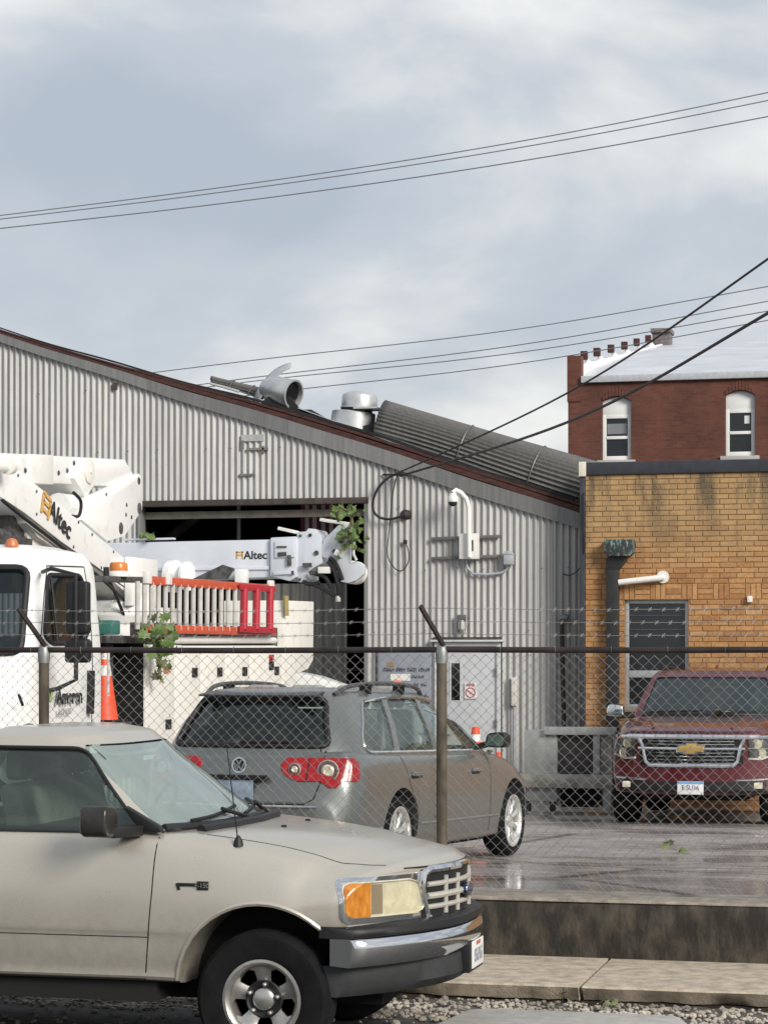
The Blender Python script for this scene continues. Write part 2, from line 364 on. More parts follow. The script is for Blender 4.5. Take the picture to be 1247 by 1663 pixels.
def steel_mat(name, col, metal, rough, dirt=(.2, .17, .13), amt=.35):
    """galvanised sheet with vertical streaks and a few rust specks"""
    m = mat(name, col, rough, metal, vary=.13, scale=2.2, stretch=(9, 9, .5), bump=.05, bscale=30)
    nt = m.node_tree; b = nt.nodes['Principled BSDF']; L = nt.links; src = b.inputs['Base Color'].links[0].from_socket
    t = nt.nodes.new('ShaderNodeTexCoord'); n = nt.nodes.new('ShaderNodeTexNoise'); n.inputs['Scale'].default_value = 2.6; n.inputs['Detail'].default_value = 9; n.inputs['Roughness'].default_value = .75; L.new(t.outputs['Object'], n.inputs['Vector'])
    r = nt.nodes.new('ShaderNodeValToRGB'); r.color_ramp.elements[0].position = .55; r.color_ramp.elements[1].position = .82; r.color_ramp.elements[0].color = (0, 0, 0, 1); r.color_ramp.elements[1].color = (amt,)*3+(1,); L.new(n.outputs['Fac'], r.inputs[0])
    x = nt.nodes.new('ShaderNodeMix'); x.data_type = 'RGBA'; L.new(r.outputs[0], x.inputs[0]); L.new(src, x.inputs[6]); x.inputs[7].default_value = (*dirt, 1)
    oi = nt.nodes.new('ShaderNodeObjectInfo'); mr = nt.nodes.new('ShaderNodeMapRange'); mr.inputs[3].default_value = .84; mr.inputs[4].default_value = 1.10; L.new(oi.outputs['Random'], mr.inputs[0])
    y = nt.nodes.new('ShaderNodeMix'); y.data_type = 'RGBA'; y.blend_type = 'MULTIPLY'; y.inputs[0].default_value = 1; L.new(x.outputs[2], y.inputs[6]); L.new(mr.outputs[0], y.inputs[7]); L.new(y.outputs[2], b.inputs['Base Color'])
    # thin rust runs below the fasteners
    mp2 = nt.nodes.new('ShaderNodeMapping'); mp2.inputs['Scale'].default_value = (14, 14, .7); L.new(t.outputs['Object'], mp2.inputs[0])
    n3 = nt.nodes.new('ShaderNodeTexNoise'); n3.inputs['Scale'].default_value = 1.0; n3.inputs['Detail'].default_value = 3; L.new(mp2.outputs[0], n3.inputs['Vector'])
    r3 = nt.nodes.new('ShaderNodeValToRGB'); r3.color_ramp.elements[0].position = .68; r3.color_ramp.elements[1].position = .80; r3.color_ramp.elements[0].color = (0, 0, 0, 1); r3.color_ramp.elements[1].color = (.55,)*3+(1,); L.new(n3.outputs['Fac'], r3.inputs[0])
    z = nt.nodes.new('ShaderNodeMix'); z.data_type = 'RGBA'; L.new(r3.outputs[0], z.inputs[0]); L.new(y.outputs[2], z.inputs[6]); z.inputs[7].default_value = (.15, .105, .075, 1); L.new(z.outputs[2], b.inputs['Base Color'])
    return m
# ================================================================ METAL BUILDING
WY = 32.70
m_corr = steel_mat('corrugated_steel', (.41, .405, .395), .25, .48)
m_flash = steel_mat('rake_flashing', (.20, .20, .195), .3, .55)
m_redw = mat('red_brown_board', (.055, .02, .016), .85, vary=.4, scale=3, stretch=(2, 2, 12))
m_felt = mat('black_felt', (.014, .014, .015), .9, vary=.4)
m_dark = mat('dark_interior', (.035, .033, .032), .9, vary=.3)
m_brown = mat('dark_brown_trim', (.05, .04, .034), .75, vary=.3)
XR, XRIDGE, XLEFT = -5.10, -18.2, -31.3
def ztop(x): return 4.06+.333*(XR-x) if x >= XRIDGE else 4.06+.336*(XR-XRIDGE)-.336*(XRIDGE-x)
gb = lot(WY)
mb_ = thing('metal_building', 'long corrugated metal shed with storm-damaged sloping roof and open bay', 'building', (0, WY, gb-.02))
OZ = gb-.02
B0 = onY(228, 826, WY); B1 = onY(592, 813, WY); BAY = (B0.x, B1.x, 4.53)
DX0, DX1 = onY(706, 1045, WY).x, onY(813, 1045, WY).x; DZ = onY(760, 1043, WY).z
PITCH = .0965
def sheet(x0, x1, zb, y=0., zt=None, name='sheet', amp=.018):
    g = MB(); n = int(round((x1-x0)/PITCH*8)); n = max(n, 4)
    for i in range(n+1):
        x = x0+(x1-x0)*i/n; yy = y-amp*math.cos(2*math.pi*x/PITCH); t = (zt if zt is not None else ztop(x)+.02)
        g.v += [(x, yy, zb-OZ), (x, yy, t-OZ), (x, yy+.012, t-OZ), (x, yy+.012, zb-OZ)]
    for i in range(n):
        for j in range(4): g.f.append((i*4+j, i*4+(j+1) % 4, i*4+4+(j+1) % 4, i*4+4+j))
    g.f += [(0, 1, 2, 3), (n*4, n*4+1, n*4+2, n*4+3)]
    return g.build(name, m_corr, mb_, smooth=60)
x = XR; SW = PITCH*8; k = 0
cuts = sorted({XR, XLEFT, BAY[0], BAY[1], DX0-.02, DX1+.02})
for a, b in zip(cuts[:-1], cuts[1:]):
    n = max(1, int(round((b-a)/SW)))
    mid = (a+b)/2
    zb = BAY[2] if BAY[0] < mid < BAY[1] else (DZ+.03 if DX0 < mid < DX1 else OZ)
    for i in range(n):
        k += 1; sheet(a+(b-a)*i/n-(.004 if i else 0), a+(b-a)*(i+1)/n+.004, zb, (k % 2)*.004)
# overhead band of shorter sheets along the rake: flashing, board, felt
def tp_(x): return 1-.5*smoothst((-8.5-x)/5.5)   # trim gets narrower up the slope
def smoothst(t): t = min(1, max(0, t)); return t*t*(3-2*t)
def rake(name, m, z0, z1, y0, y1, x0=XLEFT, x1=XR, wob=0.):
    g = MB(); n = 60
    for i in range(n+1):
        x = x0+(x1-x0)*i/n; wv = wob*math.sin(x*2.1)*math.sin(x*.77+1)
        q0, q1 = (z0 if z0 < 0 else z0*tp_(x))+wv-OZ+ztop(x), z1*tp_(x)+wv-OZ+ztop(x)
        g.v += [(x, y0, q0), (x, y0, q1), (x, y1, q1), (x, y1, q0)]
    for i in range(n):
        for j in range(4): g.f.append((i*4+j, i*4+(j+1) % 4, i*4+4+(j+1) % 4, i*4+4+j))
    g.f += [(0, 1, 2, 3), (n*4, n*4+1, n*4+2, n*4+3)]
    return g.build(name, m, mb_, smooth=30)
for i in range(6):   # flashing lengths, each slightly bent
    a = XR-(i)*2.25; rake('rake_flashing', m_flash, -.02, .215, -.062-.006*(i % 2), -.03, a-2.26, a, .012)
rake('rake_flashing', m_flash, -.02, .2, -.062, -.03, XLEFT, XR-13.5)
rake('fascia_board', m_redw, .22, .30, -.055, .10)
rake('fascia_board', m_redw, .315, .36, -.03, .12, XLEFT, XR, .008)
rake('roof_deck', m_felt, .30, .37, .125, 14.0)
def torn_felt(b):
    pts = [(425, 655), (440, 648), (470, 655), (488, 668), (505, 672), (530, 690), (548, 692), (575, 702), (600, 700), (640, 716), (675, 730), (720, 752), (780, 772), (800, 790)]
    up = [onY(u, v-3-4*((i*7) % 3), WY+.35) for i, (u, v) in enumerate(pts)]
    lo_ = [Vector((p.x, p.y, ztop(p.x)+.30)) for p in up]
    n = len(up)
    for off in (0, .05): b.v += [(p.x, p.y-WY+off, max(p.z, q.z+.06)-OZ) for p, q in zip(up, lo_)]+[(p.x, p.y-WY+off, p.z-OZ) for p in lo_]
    for i in range(n-1):
        b.f += [(i, i+1, n+i+1, n+i), (2*n+i, 3*n+i, 3*n+i+1, 2*n+i+1), (i, 2*n+i, 2*n+i+1, i+1)]
part('torn_felt', m_felt, mb_, torn_felt, smooth=0)
rake('felt_edge', m_felt, .365, .41, -.02, .10, XRIDGE+2.5, XR-.2, .02)
# rest of the shell: side and back walls, floor inside
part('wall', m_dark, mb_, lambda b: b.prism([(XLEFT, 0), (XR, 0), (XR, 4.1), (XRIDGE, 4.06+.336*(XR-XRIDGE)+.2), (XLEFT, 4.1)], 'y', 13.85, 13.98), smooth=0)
part('wall', m_corr, mb_, lambda b: b.bb((XR-.05, .05, 0), (XR, 14, 4.3)), smooth=0)
part('wall', m_corr, mb_, lambda b: b.bb((XLEFT, .05, 0), (XLEFT+.05, 14, 4.0)), smooth=0)
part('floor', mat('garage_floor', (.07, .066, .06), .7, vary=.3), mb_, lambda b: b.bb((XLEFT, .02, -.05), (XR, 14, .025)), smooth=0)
# bay surround and inside
part('door_header', m_brown, mb_, lambda b: b.bb((BAY[0]-.1, -.05, BAY[2]-.02-OZ), (BAY[1]+.06, .14, BAY[2]+.07-OZ)), bevel=.006)
part('door_track', mat('track_tan', (.16, .14, .115), .7, vary=.2), mb_, lambda b: b.bb((BAY[0], .16, BAY[2]-.20-OZ), (BAY[1], .24, BAY[2]-.09-OZ)), bevel=.005)
for xx in (BAY[0]-.03, BAY[1]):
    part('door_jamb', mat('jamb_steel', (.22, .22, .21), .6, .3), mb_, lambda b: b.bb((xx, -.035, 0), (xx+.045, .2, BAY[2]-.025-OZ)), bevel=.005)
m_inner = mat('inner_siding', (.22, .215, .20), .8, vary=.25, scale=2, stretch=(10, 10, .4))
g = MB(); n = 200; a, b = onY(400, 1000, 33.9).x, onY(563, 1000, 33.9).x
for i in range(n+1):
    x = a+(b-a)*i/n; yy = 1.2-.02*math.cos(2*math.pi*x/.15); g.v += [(x, yy, .03), (x, yy, 3.3), (x, yy+.02, 3.3), (x, yy+.02, .03)]
for i in range(n):
    for j in range(4): g.f.append((i*4+j, i*4+(j+1) % 4, i*4+4+(j+1) % 4, i*4+4+j))
g.f += [(0, 1, 2, 3), (n*4, n*4+1, n*4+2, n*4+3)]; g.build('partition', m_inner, mb_)
part('post', mat('post_grey', (.35, .35, .33), .5, .4), mb_, lambda b: b.tube([(onY(388, 840, 34.5).x, 1.8, .02), (onY(388, 840, 34.5).x, 1.8, 4.6)], .035), smooth=40)
part('brace', m_brown, mb_, lambda b: (b.bar((onY(250, 900, 35).x, 2.3, 3.9), (onY(330, 830, 35).x, 2.3, 4.5), .1, .12), b.bar((onY(232, 900, 35).x, 2.3, 2.5), (onY(238, 830, 35).x, 2.3, 4.5), .06, .06)), smooth=0)
# personnel door
m_doorp = mat('pale_grey_door', (.50, .51, .53), .45, vary=.05); m_frm = mat('door_frame_grey', (.55, .56, .55), .5, vary=.08)
dr = part('door', m_doorp, mb_, lambda b: b.bb((DX0+.06, -.02, .02), (DX1-.06, .03, DZ-.06-OZ)), bevel=.004)
part('frame', m_frm, dr, lambda b: (b.bb((DX0, -.045, 0), (DX0+.058, .06, DZ-OZ)), b.bb((DX1-.058, -.045, 0), (DX1, .06, DZ-OZ)), b.bb((DX0+.0585, -.045, DZ-.058-OZ), (DX1-.0585, .06, DZ-OZ))), bevel=.004)
p0, p1 = onY(733.5, 1077, WY), onY(747, 1137, WY)
part('door_window', mat('black_glass', (.008, .009, .01), .08), dr, lambda b: b.bb((p0.x, -.026, p1.z-OZ), (p1.x, .0, p0.z-OZ)), bevel=.002)
part('window_bead', m_frm, dr, lambda b: (b.bb((p0.x-.03, -.03, p1.z-.03-OZ), (p0.x-.003, -.005, p0.z+.03-OZ)), b.bb((p1.x+.003, -.03, p1.z-.03-OZ), (p1.x+.03, -.005, p0.z+.03-OZ))), smooth=0)
for zz in (1.95, 1.2, .45): part('hinge', mat('hinge_dark', (.15, .15, .15), .5, .6), dr, lambda b: b.tube([(DX1-.06, -.05, zz-.06), (DX1-.06, -.05, zz+.06)], .012))
part('handle', MATS['hinge_dark'], dr, lambda b: b.bar((DX0+.12, -.05, 1.02), (DX0+.24, -.06, 1.02), .025, .025), bevel=.005)
hd = part('door_hood', m_frm, mb_, lambda b: b.bb((DX0-.05, -.11, DZ+.005-OZ), (DX1+.05, .0, DZ+.035-OZ)), bevel=.004)
for i in range(8):
    xx = DX0-.02+(DX1-DX0+.04)*i/7; linkmesh('bolt', None, hd, (0, 0, 0)) if 0 else None
part('trim_strip', m_brown, mb_, lambda b: b.bb((DX0-.02, -.05, DZ+.05-OZ), (DX1+.02, -.018, DZ+.075-OZ)), smooth=0)
def wallbox(u0, u1, v0, v1, y0, y1):
    a, b = onY(u0, v0, WY+y0), onY(u1, v1, WY+y0); return ((a.x, y0, b.z-OZ), (b.x, y1, a.z-OZ))
# patched ribs and old bracket scars high on the gable
for (u, v, w_, h_) in ((418, 729, 34, 3), (400, 771, 22, 3), (394, 722, 3, 14), (427, 730, 3, 12)):
    part('old_bracket', mat('rusty_grey', (.16, .15, .14), .8, vary=.4), mb_, lambda b: b.bb(*wallbox(u-w_/2, u+w_/2, v-h_/2, v+h_/2, -.045, -.012)), smooth=0)
part('wall_patch', mat('patch_sheet', (.46, .46, .45), .4, .3, vary=.1), mb_, lambda b: b.bb(*wallbox(392, 428, 706, 716, -.03, -.005)), smooth=0)
part('gable_vent', m_brown, mb_, lambda b: b.bb(*wallbox(183, 190, 622, 632, -.05, -.01)), smooth=0)
m_fast = mat('fastener', (.13, .12, .11), .6, .4)
fm = MB().lathe([(.011, 0), (.011, .01), (.0, .014)], (0, 0, 0), (0, -1, 0), 6); fo = fm.build('fastener', m_fast, mb_); fo.location = (-6, -.017, 2.2)
for r in range(9):
    zz = .7+r*.92
    x = -15.2+.2*r
    while x < XR-.2:
        x += PITCH*random.choice((4, 5, 8))
        xx = round(x/PITCH)*PITCH
        if zz+OZ < ztop(xx)-.2 and not (BAY[0]-.1 < xx < BAY[1]+.1 and zz < BAY[2]+.2) and not (DX0-.1 < xx < DX1+.1 and zz < DZ+.2): linkmesh('fastener', fo.data, mb_, (xx, -.017, zz+random.uniform(-.02, .02)))
# ---- things fixed on the wall
m_white = mat('white_paint', (.74, .73, .69), .35, vary=.05, scale=5); m_strut = mat('strut_steel', (.17, .165, .16), .5, .5, vary=.2)
m_blk = mat('black_plastic', (.015, .015, .016), .45); m_alu = mat('grey_box', (.42, .44, .47), .45, .2, vary=.1)
cp = onY(758, 908, WY-.1); cm = thing('security_camera', 'white dome security camera on curved pole above a white box on steel struts', 'camera', (cp.x, WY, cp.z))
def rel(u, v, y): p = onY(u, v, WY+y); return (p.x-cp.x, y, p.z-cp.z)
for vv in (873, 905):
    a, b = rel(701, vv+2, -.05), rel(812, vv-2, -.05); part('strut', m_strut, cm, lambda q: q.bar(a, b, .045, .045), bevel=.004)
bx = part('junction_box', m_white, cm, lambda b: b.bb(tuple(rel(745, 908, -.20)), (rel(776, 866, -.20)[0], -.075, rel(776, 866, -.20)[2])), bevel=.012)
a = rel(766, 886, -.206); part('label_plate', m_blk, bx, lambda b: b.box(a, (.04, .012, .16)), smooth=0)
a = [rel(762, 905, -.24), rel(761, 850, -.25), rel(761, 825, -.25), rel(757, 810, -.26), rel(748, 800, -.30), rel(740, 796, -.34), rel(735, 800, -.36)]
part('pole', m_white, cm, lambda b: b.tube(a, .036, 12))
dc = Vector(rel(735, 812, -.36)); part('dome_housing', m_white, cm, lambda b: b.lathe([(.0, .10), (.055, .095), (.06, .06), (.075, .04), (.08, -.02), (.075, -.03)], dc, (0, 0, 1), 20))
part('dome_lens', m_blk, cm, lambda b: b.lathe([(.065, -.03), (.06, -.06), (.04, -.085), (.0, -.095)], dc, (0, 0, 1), 16))
jb = onY(828, 912, WY); jt = thing('conduit_box', 'small grey conduit box linked by bent conduit beside the camera', 'junction box', (jb.x, WY, jb.z))
part('box', m_alu, jt, lambda b: b.box((0, -.09, .03), (.14, .12, .16)), bevel=.012)
part('hood', m_alu, jt, lambda b: b.prism([(-.075, .1), (.075, .1), (.04, .15), (-.04, .15)], 'y', -.16, -.03), bevel=.004)
a = [(onY(u, v, WY-.06).x-jb.x, -.06, onY(u, v, WY-.06).z-jb.z) for u, v in ((757, 910), (759, 922), (768, 932), (790, 933), (812, 931), (822, 926), (827, 916))]
part('conduit', m_alu, jt, lambda b: b.tube(a, .019, 8))
lp = onY(751, 1030, WY); lt = thing('wall_lamp', 'small unlit caged lamp above the grey personnel door', 'lamp', (lp.x, WY, lp.z))
part('base', m_strut, lt, lambda b: b.box((0, -.06, .24), (.12, .09, .09)), bevel=.01)
part('globe', mat('lamp_glass', (.45, .45, .42), .2), lt, lambda b: b.lathe([(.045, .2), (.055, .15), (.05, .07), (.0, .03)], (0, -.08, 0), (0, 0, 1), 14))
part('cage', m_strut, lt, lambda b: [b.tube([(math.cos(q)*.055, -.08+math.sin(q)*.055, .2), (math.cos(q)*.066, -.08+math.sin(q)*.066, .12), (math.cos(q)*.05, -.08+math.sin(q)*.05, .02), (0, -.08, .0)], .006, 5) for q in (0, 1.57, 3.14, 4.71)])
# sign board
s0, s1 = onY(617, 1058, WY), onY(703, 1190, WY); sg = thing('sign_board', 'blue grey notice board with lettering beside the personnel door', 'sign', ((s0.x+s1.x)/2, WY, s1.z))
hw, hh = (s1.x-s0.x)/2, s0.z-s1.z
part('panel', mat('sign_panel', (.25, .27, .31), .6, vary=.1, scale=4), sg, lambda b: b.bb((-hw, -.055, 0), (hw, -.03, hh)), bevel=.003)
part('frame', mat('sign_rim', (.17, .18, .20), .6), sg, lambda b: (b.bb((-hw-.02, -.06, -.02), (-hw, -.025, hh+.02)), b.bb((hw, -.06, -.02), (hw+.02, -.025, hh+.02)), b.bb((-hw, -.06, hh), (hw, -.025, hh+.02))), smooth=0)
m_ink = mat('dark_ink', (.06, .065, .075), .7)
def sgp(u, v): p = onY(u, v, WY-.06); return Vector((p.x-(s0.x+s1.x)/2, -.058, p.z-s1.z))
def scribble(b, u0, u1, v, h, words):
    """worn lettering too faint to read: broken dark strokes in word groups"""
    a, c = sgp(u0, v), sgp(u1, v); n = int((c.x-a.x)/.028); gaps = {int(n*(w+1)/words) for w in range(words-1)}
    for i in range(n):
        if i in gaps: continue
        x = a.x+(c.x-a.x)*i/n; hh_ = h*random.uniform(.55, 1)
        b.box((x, -.058, a.z-(h-hh_)/2), (random.uniform(.009, .016), .006, hh_))
        if random.random() < .7: b.box((x+.011, -.058, a.z+random.choice((-.3, 0, .3))*h), (.018, .006, .012))
for (u0, u1, v, h, nw) in ((623, 699, 1087, .062, 4), (669, 690, 1099, .045, 1), (630, 664, 1111, .045, 2), (671, 695, 1112, .045, 2), (674, 697, 1130, .045, 2), (625, 690, 1148, .045, 4)):
    part('lettering', m_ink, sg, lambda b: scribble(b, u0, u1, v, h, nw), smooth=0)
part('notice_sheet', m_white, sg, lambda b: b.box(sgp(650, 1100), (.30, .006, .10)), smooth=0)
part('emblem', mat('tan_emblem', (.28, .19, .10), .7, vary=.3), sg, lambda b: b.box(sgp(634, 1079), (.10, .006, .07)), smooth=0)
# small warning notice on the door
np_ = onY(764, 1128, WY-.03); ns = thing('door_notice', 'small white notice with a red prohibition ring on the door', 'sign', (np_.x, WY-.035, np_.z))
part('sheet', m_white, ns, lambda b: b.bb((-.09, -.004, -.06), (.09, .012, .17)), smooth=0)
m_rd = mat('sign_red', (.42, .08, .10), .6)
part('ring', m_rd, ns, lambda b: (b.lathe([(.062, 0), (.076, 0), (.076, .004), (.062, .004)], (0, -.006, .03), (0, -1, 0), 20, close=True), b.bar((-.05, -.008, .065), (.05, -.008, -.005), .004, .014)), smooth=0)
part('caption', m_rd, ns, lambda b: [b.box((-.06+.02*i, -.006, .14+.004*(i % 2)), (.012, .004, .03+.012*(i % 3))) for i in range(7)], smooth=0)
# vertical black pipe
pp = onY(914, 1178, WY); pt = thing('vent_pipe', 'black vertical pipe with a crooked cap on the corrugated wall', 'pipe', (pp.x, WY, gb))
zt = onY(914, 1006, WY).z-gb
part('pipe', m_brown, pt, lambda b: b.tube([(.03, -.09, 0.0), (.02, -.09, zt*.5), (-.01, -.09, zt-.06), (-.005, -.09, zt)], .034, 10))
part('cap', m_strut, pt, lambda b: b.tube([(-.02, -.09, zt), (.03, -.09, zt+.03), (.08, -.09, zt+.01)], .055, 10))
part('strap', m_strut, pt, lambda b: b.box((.02, -.06, zt*.4), (.12, .1, .03)), smooth=0)
wp = onY(705+0, 1130, WY)
cpx = onY(836, 1155, WY); ct = thing('conduit_run', 'thin grey conduit with pale box right of the personnel door', 'conduit', (cpx.x, WY, gb))
part('conduit', m_alu, ct, lambda b: b.tube([(0, -.05, 0), (0, -.05, onY(836, 1148, WY).z-gb)], .016))
part('box', mat('cream_box', (.62, .60, .54), .5), ct, lambda b: b.bb((-.04, -.09, onY(836, 1146, WY).z-gb), (.04, -.02, onY(836, 1100, WY).z-gb)), bevel=.006)
# ---- roof wreckage: torn corrugated sheet rolled over on the slope
m_curl = steel_mat('torn_roof_steel', (.17, .165, .155), .3, .55, amt=.3)
sl = math.atan(.336); cdir = Vector((math.cos(sl), 0, -math.sin(sl))); cup = Vector((math.sin(sl), 0, math.cos(sl)))
def curl(name, label, u0, u1, rad, yc, th0, th1, skew, nrib, lift=.38, lay=0., tap=.55):
    xa = onY(u0, 700, yc).x; xb = onY(u1, 780, yc).x; x0 = (xa+xb)/2
    o = thing(name, label, 'roof sheet', (x0, yc, ztop(x0)+lift))
    Ln = (xb-xa)/math.cos(sl); g = MB(); nt_ = nrib*6; nl = 24
    for i in range(nt_+1):
        f = i/nt_; th = R(th0+(th1-th0)*f); rr = rad*(1+lay*f)+.016*math.cos(2*math.pi*nrib*f)
        st = -Ln/2+skew*(1-f)**1.3
        for j in range(nl+1):
            s = st+(Ln/2-st)*j/nl
            sag = .05*math.sin(j/nl*5+f*2)*rad
            kf = tap+(1-tap)*smoothst((s+Ln/2)/Ln*1.15); p = cdir*s+cup*((rad*.45+rr*math.sin(th))*kf+sag)+Vector((0, -math.cos(th)*rr*kf, 0)); g.v.append(tuple(p))
    for i in range(nt_):
        for j in range(nl): q = i*(nl+1)+j; g.f.append((q, q+1, q+nl+2, q+nl+1))
    c = g.build('sheet', m_curl, o, smooth=60); md = c.modifiers.new('s', 'SOLIDIFY'); md.thickness = .006
    # lap seams and the pale torn edge
    for fr in (.42, .75):
        pts = []
        for i in range(nt_+1):
            f = i/nt_; th = R(th0+(th1-th0)*f); rr = rad*(1+lay*f)+.022
            st = -Ln/2+skew*(1-f)**1.3; s = -Ln/2+Ln*fr
            kf = tap+(1-tap)*smoothst((s+Ln/2)/Ln*1.15)
            if s > st+.1: pts.append(cdir*s+cup*((rad*.45+rr*math.sin(th))*kf+.05*math.sin((s-st)/(Ln/2-st)*5+f*2)*rad)+Vector((0, -math.cos(th)*rr*kf, 0)))
        part('lap_seam', m_strut, o, lambda b: b.tube(pts, .009, 5))
    pts = []
    for j in range(nl+1):
        st = -Ln/2+skew; s = st+(Ln/2-st)*j/nl*.55; th = R(th0); kf = tap+(1-tap)*smoothst((s+Ln/2)/Ln*1.15); pts.append(cdir*s+cup*((rad*.45+(rad+.016)*math.sin(th))*kf+.05*math.sin(j/nl*.55*5)*rad)+Vector((0, -math.cos(th)*(rad+.016)*kf, 0)))
    part('torn_edge', mat('bright_edge', (.62, .62, .60), .35, .4), o, lambda b: b.tube(pts, .02, 6))
    return o
curl('torn_roof_sheet', 'large grey corrugated roof sheet rolled over along the roof edge', 604, 952, .44, 33.3, -42, 172, .12, 24, tap=.84)
curl('torn_roof_sheet', 'small dark corrugated roof sheet lifted behind the toppled vent', 335, 430, .15, 33.6, 0, 150, .1, 8, lift=.34, tap=.7)
st = thing('roof_flashing_strip', 'bright silver metal strip lying on the torn roof between the vents', 'metal strip', (onY(545, 690, 33.0).x, 33.0, ztop(onY(545, 690, 33.0).x)+.40))
a = onY(488, 664, 33.0)-st.location; b_ = onY(690, 738, 33.0)-st.location
part('strip', mat('silver_strip', (.60, .62, .64), .3, .5, vary=.1), st, lambda b: b.bar(a, b_, .30, .014), bevel=.004)
m_vent = mat('galvanised_vent', (.55, .56, .56), .34, .55, vary=.15, scale=4)
# upright vent
vp = onY(577, 688, 33.3); v2 = thing('roof_vent', 'upright round galvanised roof vent with wide cap on the torn roof', 'vent', (vp.x, 33.3, ztop(vp.x)+.37), group=None)
part('base', m_vent, v2, lambda b: b.lathe([(.34, 0), (.34, .05), (.33, .28), (.32, .29), (.30, .29), (.30, 0)], (-.05, 0, 0), (.1, 0, 1), 28))
part('dark_throat', m_blk, v2, lambda b: b.lathe([(.24, .22), (.24, .36)], (.02, 0, 0), (0, 0, 1), 20))
part('cap', m_vent, v2, lambda b: b.lathe([(.0, .60), (.16, .585), (.25, .55), (.27, .52), (.27, .36), (.285, .35), (.285, .335), (.0, .335)], (.04, 0, 0), (.06, 0, 1), 28))
part('flange', m_vent, v2, lambda b: b.bb((.06, -.35, .30), (.42, .1, .325)), smooth=0)
# toppled vent
vp = onY(455, 648, 33.25); v1 = thing('roof_vent', 'toppled round galvanised roof vent with bent flap beside the dark torn sheet', 'vent', (vp.x, 33.25, ztop(vp.x)+.37))
ax = Vector((.86, -.35, -.22)).normalized(); c0 = Vector((-.12, 0, .27))
part('drum', m_vent, v1, lambda b: b.lathe([(.205, 0), (.215, .02), (.215, .40), (.225, .41), (.225, .43), (.195, .43), (.19, .1), (.0, .1)], c0, ax, 28))
part('dark_mouth', m_blk, v1, lambda b: b.lathe([(.186, .36), (.0, .36)], c0, ax, 24))
g = MB(); nn = 14
for i in range(nn+1):   # broad curled leaf of sheet rising from the collar and bending over to the right
    f = i/nn; a = 2.25-1.75*f
    cx = -.42+.60*f**1.15; cz_ = .05+.58*math.sin(f*1.5)
    for j in range(7):
        h = (j/6-.5)*(.34-.10*f); g.v.append((cx-h*.55*math.sin(a), h*.75, cz_+h*.45*math.cos(a*.4)))
for i in range(nn):
    for j in range(6): q = i*7+j; g.f.append((q, q+1, q+8, q+7))
fl = g.build('bent_flap', m_vent, v1); md = fl.modifiers.new('s', 'SOLIDIFY'); md.thickness = .008
part('collar', m_vent, v1, lambda b: b.lathe([(.13, -.16), (.16, -.12), (.20, .0)], c0, ax, 20))
part('base_plate', m_vent, v1, lambda b: b.bar((-.35, 0, .10), (.25, 0, -.08), .5, .015))
